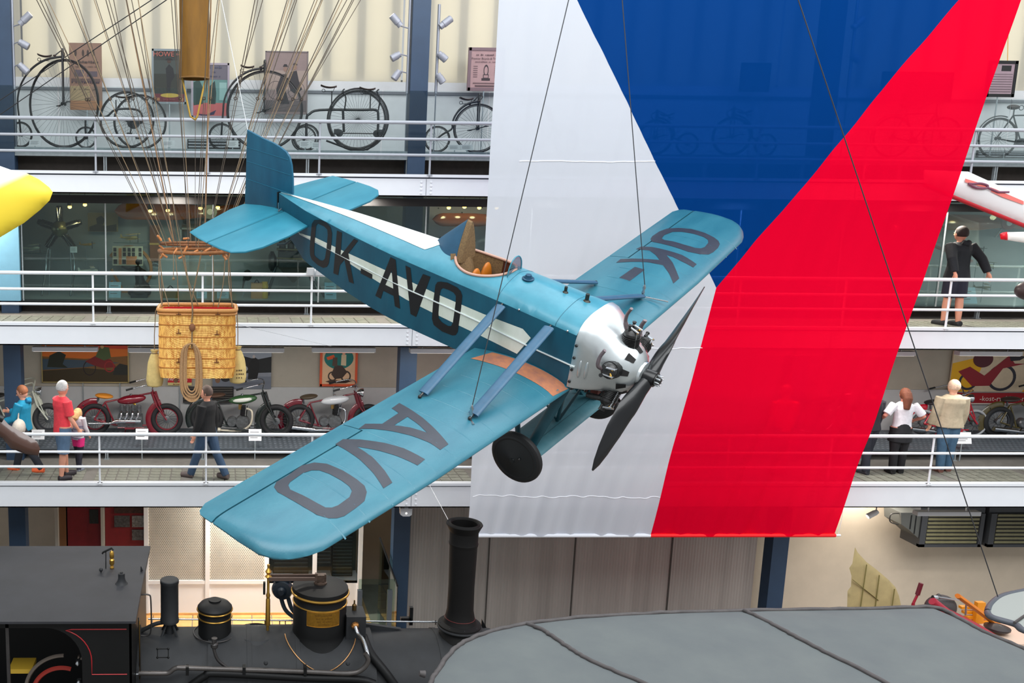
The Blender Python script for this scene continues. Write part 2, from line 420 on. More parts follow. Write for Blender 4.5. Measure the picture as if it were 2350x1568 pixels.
# glazed showcase right of the partition
t = thing('showcase', 'white framed showcase with black shelving beside the perforated partition', 'showcase', (oY(720, 1300, py_).x, py_, 0))
xs2 = [oY(px, 1300, py_).x for px in (618, 722, 826)]
MB().box(xs2[0], xs2[2], py_, py_+.06, zlow, zm).build('lower_panel', wh, t, 0, off=t.location)
MB().box(xs2[0], xs2[2], py_-.02, py_+.08, 0, zlow).build('plinth', tile_m, t, 0, off=t.location)
for x in xs2[1:]: MB().box(x-.045, x+.045, py_-.03, py_+.08, zlow, g0).build('frame_post', wh, t, 0, off=t.location)
MB().box(xs2[0], xs2[2], py_+.6, py_+.65, zm, g0).build('back_panel', mat('case interior', (70, 72, 66), .7), t, 0, off=t.location)
MB().box(xs2[0], xs2[2], py_, py_+.6, zm-.03, zm).build('case_floor', wh, t, 0, off=t.location)
for a, b, c, dd, n in ((xs2[0]+.1, xs2[1]-.1, zm+.01, zm+.55, 6), (xs2[1]+.4, xs2[2]-.12, zm+.02, zm+.95, 12), (xs2[1]+.05, xs2[1]+.38, zm+.3, zm+.95, 8)):
    m = MB().box(a, b, py_+.25, py_+.55, c, dd)
    q = m.build('printing_block', mat('black iron', (30, 32, 36), .45, metal=.3), t, 0, off=t.location)
    g = MB()
    for i in range(n): z = lerp(c+.04, dd-.04, i/(n-1)); g.box(a+.02, b-.02, py_+.235, py_+.25, z-.008, z+.008)
    g.build('slat', mat('slat grey', (96, 104, 112), .4, metal=.4), q, 0, off=t.location)
MB().box(xs2[0], xs2[2], py_+.0, py_+.008, zm, g0).build('pane', gs, t, 0, off=t.location)
# red exhibition boards
t = thing('exhibition_board', 'dark red exhibition boards with photographs behind the locomotive cab', 'board', (oY(235, 1200, 18.9).x, 18.9, 0))
for k, (a, b) in enumerate(((153, 232), (242, 332))):
    A, B = oY(a, 1250, 18.9).x, oY(b, 1250, 18.9).x
    MB().box(A, B, 18.9, 18.94, 0, g0).build('red_panel', mat('dark red board', (116, 16, 26), .6, var=.1), t, 0, off=t.location)
for a in (131, 236): A = oY(a, 1250, 18.85).x; MB().box(A-.035, A+.035, 18.83, 18.92, 0, g0).build('frame_post', mat('grey frame', (176, 172, 164), .5), t, 0, off=t.location)
for (a, b, c, dd, col) in ((205, 226, 1170, 1202, (26, 30, 30)), (262, 328, 1165, 1178, (60, 36, 30)), (262, 298, 1184, 1210, (66, 66, 68)), (303, 330, 1184, 1210, (120, 122, 124)), (303, 330, 1216, 1240, (92, 94, 98))):
    A, B = oY(a, c, 18.89), oY(b, dd, 18.89); MB().box(A.x, B.x, 18.885, 18.9, B.z, A.z).build('photograph', mat('photo%d' % col[0], col, .5, var=.5, scale=24), t, 0, off=t.location)
A = oY(137, 1200, 18.95).x; MB().box(A, A+.17, 18.9, 18.93, 0, g0).build('wooden_edge', mat('brown edge', (122, 82, 50), .6), t, 0, off=t.location)
# honey coloured tiled floor strip with joints, each tile a piece
ft = thing('tiled_floor', 'honey coloured tiled floor behind the glass balustrade', 'floor tiles', (oY(860, 1400, 0.5).x, 18, 0)); ft.location = (2.4, 18, 0)
tl = None
A = V((-2.0, 16.3, 0))
for i in range(12):
    for j in range(10):
        x = -1.6+i*.42; y = 16.5+j*.4
        if x > 3.05: continue
        if tl is None:
            tl = MB().box(-.2, .2, -.19, .19, 0, .012).build('floor_tile', tile_m, ft, 0); o = tl
        else: o = tl.copy(); COL.objects.link(o)
        o.parent = ft; o.location = V((x, y, 0))-ft.location
# glass balustrade with black handrail at the stair
t = thing('glass_balustrade', 'glass balustrade with a sloping black handrail beside the navy column', 'balustrade', (oY(880, 1400, 17.2).x, 17.2, 0))
a, b, c = oY(872, 1235, 18.6), oY(912, 1345, 17.0), oY(890, 1455, 16.8)
MB().add([a, b, (b.x, b.y, 0), (a.x, a.y, 0), a+V((.012, 0, 0)), b+V((.012, 0, 0)), (b.x+.012, b.y, 0), (a.x+.012, a.y, 0)], [(0, 1, 2, 3), (7, 6, 5, 4), (0, 4, 5, 1), (1, 5, 6, 2)]).build('pane', glass('green glass', (222, 234, 228), .96), t, 0, off=t.location)
l = oY(824, 1330, 16.9); rr = oY(908, 1330, 16.9)
MB().box(l.x, rr.x, 16.9, 16.912, 0.05, rr.z+.0).build('pane', glass('green glass'), t, 0, off=t.location)
MB().tube([a, b], .02, 8).build('handrail', mat('black enamel', (16, 18, 22), .4), t, 40, off=t.location)
for px in (826, 895):
    q = oY(px, 1355, 16.88); MB().box(q.x-.045, q.x+.045, 16.85, 16.93, 0, q.z).build('clamp_post', mat('post grey', (96, 102, 108), .4, metal=.3), t, 0, off=t.location)
# ceiling strip lamps
lampm = mat('lamp diffuser', (255, 250, 240), .5, emit=1.3)
def strip(x0, x1, y, Y, lab, pw=26):
    a, b = oY(x0, y, Y), oY(x1, y, Y); t = thing('strip_lamp', lab, 'lamp', ((a.x+b.x)/2, Y, a.z), group='white strip lamps under the galleries')
    w = (b.x-a.x)/2
    MB().box(-w, w, -.07, .07, -.035, .045).build('housing', mat('lamp housing', (214, 216, 220), .4), t, 0)
    MB().box(-w+.02, w-.02, -.055, .055, -.04, -.034).build('diffuser', lampm, t, 0)
    for s in (-.6, .6): MB().box(s*w-.01, s*w+.01, -.01, .01, .04, max(.12, (LV[2][1] if y < 1000 else LV[1][1])-a.z)).build('hanger', mat('lamp housing', (214, 216, 220)), t, 0)
    l = area('strip_light', (a.x+w, Y, a.z-.08), (0, 0, 0), 2*w, .12, pw, (1, .97, .92))
strip(75, 225, 801, 17.0, 'strip lamp above the landscape painting at the left end')
strip(294, 440, 803, 17.0, 'strip lamp partly hidden behind the wicker balloon basket')
strip(506, 652, 803, 17.0, 'strip lamp above the black and white photograph')
strip(715, 861, 803, 17.0, 'strip lamp above the orange framed poster')
strip(940, 1086, 805, 17.0, 'strip lamp behind the aircraft nose')
strip(1740, 1886, 809, 17.0, 'strip lamp behind the red part of the flag')
strip(1950, 2096, 811, 17.0, 'strip lamp above the woman in white')
strip(2196, 2340, 811, 17.0, 'strip lamp above the yellow motorcycle poster')
strip(2100, 2245, 1178, 16.9, 'strip lamp under the lowest gallery at the right')
q = oY(931, 1176, 16.6); t = thing('emergency_lamp', 'small white box lamp fixed under the lowest girder', 'lamp', (q.x, 16.6, q.z))
MB().prism([(-.11, .09), (.11, .09), (.105, -.03), (.06, -.06), (-.06, -.06), (-.105, -.03)], lambda x, z: (x, -.06, z), lambda x, z: (x, .06, z)).box(-.04, .04, -.04, .04, .05, LV[1][1]-q.z).build('housing', wh, t, 0)
MB().lathe([(.02, 0), (.012, .01)], (0, -.06, .0), (0, -1, 0), 10).build('indicator', lampm, t)
for L, n, x0, pw in ((2, 7, -4.5, 88), (1, 0, 0, 0), (0, 1, .8, 210), (-1, 1, 13.5, 55)):
    for i in range(n):
        area('unseen_fill', (x0+i*3.6, 17.3 if L > 0 else 18.3, (LV[3][1]-.05) if L == 2 else LV[1][1]-.1), (0, 0, 0), .5, .5, pw, (1, .93, .82))  # unseen lamps added to brighten the cases and ground storey walls
# ================================================================ THE MONOPLANE
# local frame: x forward (0 = firewall), y to port, z up
AR = Matrix(((0.67485, 0.73723, -0.03281), (-0.69318, 0.61802, -0.37088), (-0.25315, 0.27303, 0.9281)))
AP = V((3.7979, 9.41602, -1.83506))
AC = AR.transposed() @ (-AP)
def aray(px, py): return AR.transposed() @ ray(px, py)
def hit(px, py, f, x0=0.1):
    """march a sight line onto the local surface f(x,y,z)=0 (f>0 outside, towards the viewer)"""
    r = aray(px, py); t = x0
    a, b = 6.0, 15.0; n = 240; pv = None
    for i in range(n+1):
        t = a+(b-a)*i/n; g = f(AC+r*t)
        if g <= 0 and pv is not None:
            lo, hi = t-(b-a)/n, t
            for _ in range(24):
                m = (lo+hi)/2
                if f(AC+r*m) > 0: lo = m
                else: hi = m
            return AC+r*hi
        pv = g
    return None
def hz(px, py, z): r = aray(px, py); return AC+r*((z-AC.z)/r.z)
def hy(px, py, y): r = aray(px, py); return AC+r*((y-AC.y)/r.y)
teal = dict(rough=.42, var=.0, bump=.12, bscale=90)
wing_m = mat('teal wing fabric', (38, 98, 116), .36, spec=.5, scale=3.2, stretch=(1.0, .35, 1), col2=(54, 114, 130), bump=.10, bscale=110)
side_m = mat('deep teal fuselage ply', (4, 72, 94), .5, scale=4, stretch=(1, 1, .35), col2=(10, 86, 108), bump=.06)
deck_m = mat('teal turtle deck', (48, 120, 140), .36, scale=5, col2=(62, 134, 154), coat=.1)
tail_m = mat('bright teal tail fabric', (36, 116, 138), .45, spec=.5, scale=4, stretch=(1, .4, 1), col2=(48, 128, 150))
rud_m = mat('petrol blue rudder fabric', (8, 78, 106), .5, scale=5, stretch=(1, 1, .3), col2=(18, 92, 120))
blkp_m = mat('black registration paint', (16, 18, 20), .45, var=.12, scale=8)
greyp_m = mat('charcoal wing letters', (46, 50, 60), .45, var=.1, scale=8)
white_m = mat('white band paint', (238, 240, 236), .4)
cream2_m = mat('aged white stripe paint', (226, 232, 222), .35, scale=5, stretch=(1, 1, .4), col2=(206, 216, 200))
alu_m = mat('polished aluminium cowl', (214, 220, 222), .3, metal=.75, scale=3, col2=(196, 204, 206), bump=.03, bscale=40)
eng_m = mat('dark engine metal', (62, 62, 62), .4, metal=.7, var=.3, scale=20)
steel_m = mat('bright steel', (190, 194, 198), .25, metal=.95)
brass_m = mat('brass', (196, 152, 72), .3, metal=.9)
strut_m = mat('blue grey strut paint', (42, 84, 112), .45, var=.12, scale=7)
gear_m = mat('dark teal gear paint', (20, 66, 78), .45, var=.1)
rubber_m = mat('black rubber', (20, 20, 22), .6, bump=.05)
disc_m = mat('black wheel disc', (14, 20, 24), .42, var=.2, scale=5)
prop_m = mat('varnished dark propeller', (13, 14, 17), .3, spec=.4, coat=.15, var=.15, scale=6)
lea_m = mat('brown leather padding', (132, 106, 70), .75, scale=55, col2=(96, 76, 52), bump=.2, bscale=120)
walk_m = mat('rust brown walkway', (140, 92, 76), .8, scale=9, col2=(176, 112, 74), bump=.1)
air = thing('monoplane', 'teal low-wing monoplane lettered OK-AVO hanging on wires before the flag', 'aeroplane', (0, 0, 0))
air.matrix_world = Matrix.Translation(V((AP.x, AP.y, AP.z+E))) @ AR.to_4x4()
# -------- fuselage sections
SX = [-4.46, -3.84, -3.03, -2.6, -2.32, -2.03, -1.34, -.86, -.4, 0.0]
SW = [.02, .175, .285, .325, .345, .352, .362, .37, .385, .395]
def fw_(x): return interp(x, SX, SW)
def ztp(x): return .585-.105*x/4.45*1.0 if x < 0 else .585
def zbt(x): return interp(x, [-4.46, -4.1, -3.84, -3.0, -2.6, -2.1, -1.4, -.7, -.2, 0], [.30, .12, -.02, -.12, -.155, -.18, -.18, -.15, -.06, -.01])
def hd(x): return interp(x, [-4.46, -3.2, -1.9, -1.2, -.6, 0], [.01, .13, .21, .20, .175, .135])
def deckz(x, y):
    w = fw_(x); q = min(1, abs(y)/w)
    pk = interp(x, [-4.46, -2.1, -1.3, 0], [.95, .95, .35, .2])   # ridge-like aft, rounded forward
    return ztp(x)+hd(x)*lerp(sqrt(max(0, 1-q*q)), 1-q, pk*.8)
def fdeck(p): return 1 if (p.x > .02 or p.x < -4.46 or abs(p.y) > fw_(p.x)) else p.z-deckz(p.x, p.y)
def fside(p): return max(abs(p.y)-fw_(p.x), p.z-ztp(p.x)-.02) if -4.46 < p.x < .05 else 1
# cockpit opening (x, y) on the deck
ckc = (-1.36, 0.0)
def cock(t): # egg outline
    c, s_ = cos(t), sin(t); return (-1.32+c*(.33 if c > 0 else .36), s_*.27*(1-.12*c))
CK = [cock(2*pi*i/44) for i in range(44)]
mb = MB(); NS = 38
for i in range(NS):   # sides and belly
    xa, xb = -4.46+4.46*i/NS, -4.46+4.46*(i+1)/NS
    for s in (-1, 1):
        mb.add([(xa, s*fw_(xa), zbt(xa)), (xb, s*fw_(xb), zbt(xb)), (xb, s*fw_(xb), ztp(xb)), (xa, s*fw_(xa), ztp(xa))], [(0, 1, 2, 3)])
    mb.add([(xa, -fw_(xa), zbt(xa)), (xb, -fw_(xb), zbt(xb)), (xb, fw_(xb), zbt(xb)), (xa, fw_(xa), zbt(xa))], [(0, 1, 2, 3)])
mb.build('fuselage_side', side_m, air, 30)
out2 = [(x, -fw_(x)) for x in [-4.46+4.46*i/60 for i in range(61)]]+[(x, fw_(x)) for x in [-4.46*i/60 for i in range(61)]]
v2, t2 = fill2d(out2, [CK], .05)
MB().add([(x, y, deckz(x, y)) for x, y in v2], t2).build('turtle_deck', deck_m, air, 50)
# decals that hug a surface
def decal(name, m, px, f, proj, holes=(), step=.06, lift=.002, parent=None, lab=None, key='xy'):
    I = {'xy': (0, 1), 'xz': (0, 2)}[key]
    g = lambda P: [tuple(hit(*q, f)[i] for i in I) for q in P]
    v, t = fill2d(g(px), [g(h) for h in holes], step)
    o = MB().add([proj(a, b, lift) for a, b in v], t).build(name, m, parent or air, 60)
    if lab: o['label'] = lab
    return o
pdeck = lambda x, y, l: (x, y, deckz(x, y)+l)
pside = lambda x, z, l: (x, -fw_(x)-l, z)
zz4 = lambda P: [(600+x/3.615, 430+y/3.615) for x, y in P]
# white band on the deck
v, t = fill2d([(-4.40, 0), (-2.02, -.175), (-1.96, -.12), (-1.90, -.05), (-1.90, .06), (-1.96, .13), (-2.02, .175)], [], .06)
MB().add([(x, y, deckz(x, y)+.006) for x, y in v], t).build('deck_band', white_m, air, 60)
# aged white stripe along the side
decal('side_stripe', cream2_m, zz4([(290, 368), (450, 418), (560, 470), (850, 605), (1150, 740), (1500, 905), (1840, 1050), (2010, 1115), (2170, 1175), (2235, 1250), (2120, 1382), (1820, 1232), (1650, 1152), (1400, 1030), (1200, 930), (1000, 805), (820, 690), (560, 515), (430, 440)]), fside, pside, key='xz', lift=.0015, step=.09)
q = [hit(*p, fside) for p in zz4([(320, 385), (800, 640), (1200, 840), (1500, 972), (1800, 1110), (2190, 1305), (2600, 1490)])]
MB().tube([V((p.x, -fw_(p.x)-.006, p.z)) for p in q]+[V((.0, -.405, q[-1].z-.012))], .009, 6).build('side_moulding', mat('moulding silver', (216, 226, 226), .3, metal=.4), air, 40)
# fuselage letters
fo = [((490, 268), (540, 290), (575, 330), (588, 380), (580, 500), (560, 630), (545, 658), (515, 668), (470, 645), (420, 600), (405, 560), (402, 500), (410, 400), (420, 300), (440, 270)),
      ((470, 300), (520, 322), (548, 350), (552, 390), (540, 520), (528, 590), (512, 608), (490, 605), (455, 580), (440, 560), (440, 500), (448, 400), (455, 320))]
let = lambda o, h=None: decal('registration_letter', blkp_m, zz4(o), fside, pside, holes=[zz4(h)] if h else (), key='xz', lift=.004, step=.09)
let(*fo)
let([(628, 358), (670, 375), (658, 565), (770, 425), (804, 442), (722, 548), (768, 800), (728, 783), (690, 600), (652, 645), (638, 728), (598, 712)])
let([(826, 670), (922, 722), (920, 762), (824, 712)])
let([(1072, 578), (1115, 600), (1152, 1008), (1108, 985), (1098, 900), (1012, 858), (992, 925), (946, 898)], [(1082, 690), (1095, 840), (1030, 808)])
let([(1196, 648), (1238, 668), (1262, 880), (1342, 718), (1404, 742), (1285, 1075), (1238, 1050)])
let([(1490, 782), (1545, 790), (1625, 830), (1655, 860), (1668, 900), (1658, 1000), (1630, 1200), (1612, 1225), (1585, 1228), (1500, 1195), (1430, 1140), (1416, 1090), (1425, 960), (1445, 810), (1462, 785)],
    [(1508, 835), (1555, 850), (1595, 872), (1615, 900), (1612, 960), (1590, 1120), (1575, 1150), (1550, 1150), (1500, 1120), (1472, 1085), (1470, 1040), (1482, 880), (1492, 845)])
# -------- wings
CH = 1.12
def zc(y): return -.07+.045*abs(y)
def foil(x):
    c = min(1, max(0, -x/CH)); c = max(c, 1e-5)
    th = .6*(.2969*sqrt(c)-.126*c-.3516*c*c+.2843*c**3-.1015*c**4)/.6*.13*5/5
    th = 5*.13*(.2969*sqrt(c)-.126*c-.3516*c*c+.2843*c**3-.1036*c**4)*CH
    return th, .035*CH*4*c*(1-c)
TIP = [(-1.09, 4.36), (-1.05, 4.41), (-.97, 4.42), (-.87, 4.42), (-.56, 4.42), (-.36, 4.40), (-.24, 4.34), (-.16, 4.25), (-.10, 4.12), (-.06, 3.9)]
def ytip(x): return interp(x, [-1.12, -1.09, -1.05, -.97, -.56, -.36, -.24, -.16, -.10, -.04, 0.03], [4.28, 4.36, 4.41, 4.42, 4.42, 4.40, 4.34, 4.25, 4.12, 3.9, 3.4])
def xle(y): return interp(abs(y), [.3, 2.6, 4.4], [.03, .0, -.08])
def wtop(x, y):
    s = xle(y); xx = (x-s)*CH/(CH+s); th, cb = foil(xx)
    e = max(0, min(1, (ytip(x)-abs(y))/.18)); return zc(y)+cb+th*sqrt(1-(1-e)**2)
def wbot(x, y):
    s = xle(y); xx = (x-s)*CH/(CH+s); th, cb = foil(xx)
    e = max(0, min(1, (ytip(x)-abs(y))/.18)); return zc(y)+cb*.6-th*.75*sqrt(1-(1-e)**2)
def fwing(p): return 1 if (abs(p.y) < .35 or abs(p.y) > ytip(p.x) or p.x > xle(p.y) or p.x < -CH) else p.z-wtop(p.x, p.y)
def wing(s, y0=.36):
    # main panel (forward of the hinge outboard, whole chord inboard); aileron separate
    HX = -.87; YA = 2.55
    def shell(xa_, xb_, ya, yb, nx, ny, nm, m):
        mb = MB()
        def P(i, j, f):
            u = i/nx; v = j/ny; x = xa_(0)+0*u
            y = ya+(yb-ya)*v
            a = xa_(y); b = xb_(y); x = a+(b-a)*(1-cos(u*pi/2)) if b < a else a+(b-a)*u
            yy = min(y, ytip(x)); return (x, s*yy, f(x, yy))
        vs = [P(i, j, wtop) for i in range(nx+1) for j in range(ny+1)]+[P(i, j, wbot) for i in range(nx+1) for j in range(ny+1)]
        n = (nx+1)*(ny+1); q = lambda i, j, k=0: k*n+i*(ny+1)+j
        fs = []
        for i in range(nx):
            for j in range(ny):
                fs += [(q(i, j), q(i+1, j), q(i+1, j+1), q(i, j+1)), (q(i, j, 1), q(i, j+1, 1), q(i+1, j+1, 1), q(i+1, j, 1))]
        for i in range(nx): fs += [(q(i, 0), q(i, 0, 1), q(i+1, 0, 1), q(i+1, 0)), (q(i, ny), q(i+1, ny), q(i+1, ny, 1), q(i, ny, 1))]
        for j in range(ny): fs += [(q(0, j), q(0, j+1), q(0, j+1, 1), q(0, j, 1)), (q(nx, j), q(nx, j, 1), q(nx, j+1, 1), q(nx, j+1))]
        mb.add(vs, fs); return mb.build(nm, m, air, 40)
    shell(lambda y: xle(y), lambda y: -CH, y0, YA, 16, 16, 'wing_panel', wing_m)
    shell(lambda y: xle(y), lambda y: HX+.006, YA, 4.43, 16, 44, 'outer_wing_panel', wing_m)
    shell(lambda y: HX-.012, lambda y: -CH, YA+.01, 4.43, 8, 30, 'aileron', wing_m)
wing(-1); wing(1)
# fabric rib tapes on both wings
for s in (-1, 1):
    tp = MB()
    for k in range(11):
        y = .75+k*.3
        pts = [(x, s*y, wtop(x, y)+.0006) for x in [-.03-.8*i/14 for i in range(15)]]
        tp.tube(pts, .009, 4, flat=.25, up=(0, 0, 1), cap=False)
    tp.build('rib_tape', wing_m, air, 60)
pw = lambda x, y, l: (x, y, wtop(x, abs(y))+l)
z6 = lambda P: [(420+x/3.456, 780+y/3.456) for x, y in P]
wl = lambda o, h=None, Z=z6, lab=None: decal('registration_letter', greyp_m, Z(o), fwing, pw, holes=[Z(h)] if h else (), lift=.003, step=.07, lab=lab)
wl([(1715, 503), (1790, 545), (1900, 620), (2000, 710), (2105, 830), (2040, 875), (1960, 820), (1820, 765), (1650, 725), (1500, 708), (1392, 708), (1445, 668), (1580, 668), (1710, 582), (1655, 545)], [(1780, 612), (1675, 680), (1800, 697), (1935, 738), (1870, 675)])
wl([(1208, 830), (1268, 790), (1400, 792), (1600, 820), (1750, 862), (1920, 950), (1860, 998), (1700, 925), (1550, 880), (1380, 850), (1500, 930), (1600, 1040), (1660, 1135), (1590, 1180), (1510, 1060), (1400, 950), (1290, 875)])
wl([(722, 1170), (740, 1130), (830, 1080), (940, 1000), (1040, 975), (1140, 985), (1270, 1040), (1380, 1110), (1440, 1160), (1458, 1210), (1440, 1280), (1380, 1330), (1280, 1400), (1220, 1418), (1150, 1418), (1060, 1390), (960, 1330), (840, 1260), (750, 1210)],
   [(835, 1155), (850, 1130), (950, 1060), (1020, 1037), (1080, 1037), (1160, 1065), (1260, 1120), (1320, 1165), (1340, 1200), (1320, 1250), (1230, 1315), (1180, 1333), (1130, 1332), (1060, 1295), (950, 1235), (850, 1190)])
z5 = lambda P: [(1240+x/4.612, 460+y/4.612) for x, y in P]
wl([(1165, 412), (1185, 380), (1260, 330), (1340, 300), (1460, 293), (1600, 305), (1740, 345), (1840, 395), (1885, 430), (1900, 465), (1880, 505), (1830, 550), (1780, 575), (1690, 572), (1560, 545), (1400, 490), (1260, 455), (1185, 440)],
   [(1285, 405), (1310, 370), (1400, 335), (1500, 335), (1620, 355), (1730, 390), (1775, 420), (1778, 450), (1740, 495), (1700, 510), (1640, 505), (1520, 470), (1400, 435), (1310, 420)], z5)
wl([(1010, 518), (1065, 490), (1180, 495), (1340, 530), (1500, 580), (1655, 678), (1618, 712), (1500, 650), (1400, 600), (1335, 580), (1400, 660), (1470, 828), (1408, 882), (1365, 780), (1300, 690), (1130, 655), (960, 652), (800, 662), (850, 622), (1000, 618), (1200, 628), (1262, 632), (1220, 580), (1160, 535)], None, z5)
wl([(1000, 705), (1105, 735), (945, 855), (835, 820)], None, z5)
# rust brown walkway at the near wing root
v, t = fill2d([(.0, -.66), (-.25, -.66), (-.6, -.655), (-.98, -.65), (-.88, -.40), (-.5, -.40), (.02, -.40)], [], .06)
MB().add([(x, y, wtop(x, abs(y))+.003) for x, y in v], t).build('walkway', walk_m, air, 60)
# -------- tail
def slab(poly, fn, th, nm, m, bev=.35):
    n = len(poly); cx = sum(p[0] for p in poly)/n; cy = sum(p[1] for p in poly)/n
    mb = MB(); L = [(1.0, 0), (.985, th*.75), (.94, th)]
    vs = []
    for k, h in L+[(a, -b) for a, b in L[1:]]:
        vs += [fn(cx+(x-cx)*k, cy+(y-cy)*k, h) for x, y in poly]
    fs = []
    for a, b in ((0, 1), (1, 2), (0, 3), (3, 4)):
        fs += [(a*n+i, a*n+(i+1) % n, b*n+(i+1) % n, b*n+i) for i in range(n)]
    fs += [tuple(range(2*n, 3*n)), tuple(range(4*n, 5*n))[::-1]]
    mb.add(vs, fs); return mb.build(nm, m, air, 40)
for s in (-1, 1):
    slab([(-3.80, s*.16), (-3.76, s*.55), (-3.76, s*1.0), (-3.82, s*1.24), (-3.93, s*1.36), (-4.1, s*1.39), (-4.325, s*1.385), (-4.325, s*.05), (-4.0, s*.10)], lambda x, y, h: (x, y, .478+h), .016, 'tailplane', tail_m)
    slab([(-4.345, s*.05), (-4.345, s*1.385), (-4.52, s*1.37), (-4.72, s*1.33), (-4.80, s*.95), (-4.88, s*.5), (-4.88, s*.24), (-4.70, s*.12), (-4.50, s*.04)], lambda x, y, h: (x, y, .478+h), .013, 'elevator', tail_m)
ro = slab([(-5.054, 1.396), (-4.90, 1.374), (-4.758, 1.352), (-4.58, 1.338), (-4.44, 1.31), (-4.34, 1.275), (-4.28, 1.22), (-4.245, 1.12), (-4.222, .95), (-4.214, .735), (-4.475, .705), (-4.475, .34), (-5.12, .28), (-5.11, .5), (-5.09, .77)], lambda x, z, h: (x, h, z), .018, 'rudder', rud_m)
g = MB()
for z in (.72, .97, 1.16):
    x1 = interp(z, [.7, .95, 1.12, 1.25], [-4.22, -4.225, -4.25, -4.31]); x0 = -5.08
    for s in (-1, 1): g.tube([(x0+.02, s*.0185, z-.0), (x1-.03, s*.0195, z+.02)], .004, 5)
g.build('rib', mat('rudder rib', (24, 100, 126), .5), ro, 40)
MB().box(-4.485, -4.47, -.03, .03, .32, .70).build('stern_post', blkp_m, air, 0)
MB().tube([(-4.36, -.075, .52), (-4.36, -.13, .50)], .008, 6).tube([(-4.36, -.13, .50), (-4.36, -.13, .62)], .006, 6).build('control_horn', steel_m, air, 40)
# headrest fairing and leather
def hrest(u, v):
    x = lerp(-1.98, -1.62, u); t = pi*v; h = 1.19 if u > 0 else 0
    top = deckz(x, 0)+.37*u**1.0; w = .155*(1-.35*0)*(.25+.75*sin(min(1, u*1.4)*pi/2)); z0 = ztp(x)+hd(x)*.55
    zz = z0+(top-z0)*sin(t)**.8; return (x, -w*cos(t)*(1-.62*sin(t)), zz)
MB().grid(hrest, 12, 14).build('headrest_fairing', strut_m, air, 50)
fr = [hrest(1.0, i/14) for i in range(15)]
MB().add([(x+.002, y, z) for x, y, z in fr]+[(-1.56, y*.85, z*.98+.01) for x, y, z in fr], [(i, i+1, 16+i, 15+i) for i in range(14)]+[tuple(range(15, 30))]).build('headrest_pad', lea_m, air, 50)
# cockpit: coaming roll, leather walls, seat
rimp = [V((x, y, deckz(x, y)+.008)) for x, y in CK]
MB().tube(rimp, .016, 8, closed=True).build('coaming', mat('coaming roll', (176, 140, 124), .55), air, 60)
tub = MB(); n = len(CK); c0 = V((-1.36, 0, 0))
ly = [(1.0, 0), (.97, -.1), (.93, -.25), (.9, -.45)]
vs = []
for k, dz in ly: vs += [(-1.34+(x+1.34)*k, y*k, deckz(x, y)+dz) for x, y in CK]
fs = [(a*n+i, a*n+(i+1) % n, (a+1)*n+(i+1) % n, (a+1)*n+i) for a in range(3) for i in range(n)]+[tuple(range(3*n, 4*n))]
tub.add(vs, fs)
tub.build('cockpit_well', mat('dark cockpit interior', (74, 34, 18), .6, var=.2), air, 60)
lr = [i for i in range(n) if CK[i][0] < -1.27]; lr = sorted(lr, key=lambda i: i if i > 0 else i)
MB().add([(-1.34+(CK[i][0]+1.34)*k_, CK[i][1]*k_, deckz(*CK[i])+dz) for k_, dz in ((.985, .004), (.95, -.12), (.92, -.30)) for i in lr], [(a*len(lr)+i, a*len(lr)+i+1, (a+1)*len(lr)+i+1, (a+1)*len(lr)+i) for a in range(2) for i in range(len(lr)-1)]).build('side_padding', lea_m, air, 60)
MB().grid(lambda u, v: (-1.655+.10*sin(v*pi)-.02+.10*(1-u), lerp(-.245, .245, v)*(1-.25*u), .83-.42*(1-u)), 6, 12).build('seat_back_pad', lea_m, air, 60)
for s in (-1, 1): MB().ball((-1.40, s*.105+.03, .47), (.045, .11, .24), 14, 10).build('seat_cushion', mat('orange leather', (176, 100, 18), .5, var=.15), air, 60)
MB().grid(lambda u, v: (-1.6+.40*u, .27*sin(acos_(u))*.0+(.262 if 1 else 0)*(1-.25*u*u)*1.0-.01*v, deckz(-1.5, .25)-.02+.02*(1-v)-.14*v), 6, 3).build('side_pad', lea_m, air, 60) if False else None
# windscreen: small arched pane with teal frame
ws = [(-.985+.0*k, .13*cos(pi*k/12), deckz(-.985, .0)-.02+.19*sin(pi*k/12)**.9) for k in range(13)]
MB().add(ws, [tuple(range(13))]).build('windscreen', glass('tinted screen', (176, 150, 160), .8), air, 0)
MB().tube(ws, .007, 6).build('windscreen_frame', deck_m, air, 50)
MB().lathe([(.062, 0), (.062, .012), (.045, .016), (.04, .03), (.034, .03), (.03, .05), (.0, .052)], (-.80, -.03, deckz(-.8, 0)-.005), (0, 0, 1), 24).build('filler_cap', mat('blue steel cap', (28, 70, 96), .4, metal=.3), air, 40)
for (x, y, h, r) in ((-.40, .03, .07, .016), (-.17, .05, .085, .02)):
    MB().lathe([(r*2, 0), (r*1.5, .012), (r, .02), (r, h), (r*.6, h)], (x, y, deckz(x, y)-.004), (0, 0, 1), 12).build('vent_stub', mat('dark bronze', (52, 54, 50), .4, metal=.6), air, 40)
# panel seams on the forward deck
for x in (-.93, -.24):
    MB().tube([(x, fw_(x)*sin(a), deckz(x, fw_(x)*sin(a))+.001) for a in [pi*(k/20-.5)*.985 for k in range(21)]], .0025, 5).build('panel_seam', mat('seam', (24, 84, 104), .5), air, 50)
for x in (-.66, -.1): MB().ball((x, -fw_(x)-.005, ztp(x)+.01), .012, 8, 6).build('latch', steel_m, air, 50)
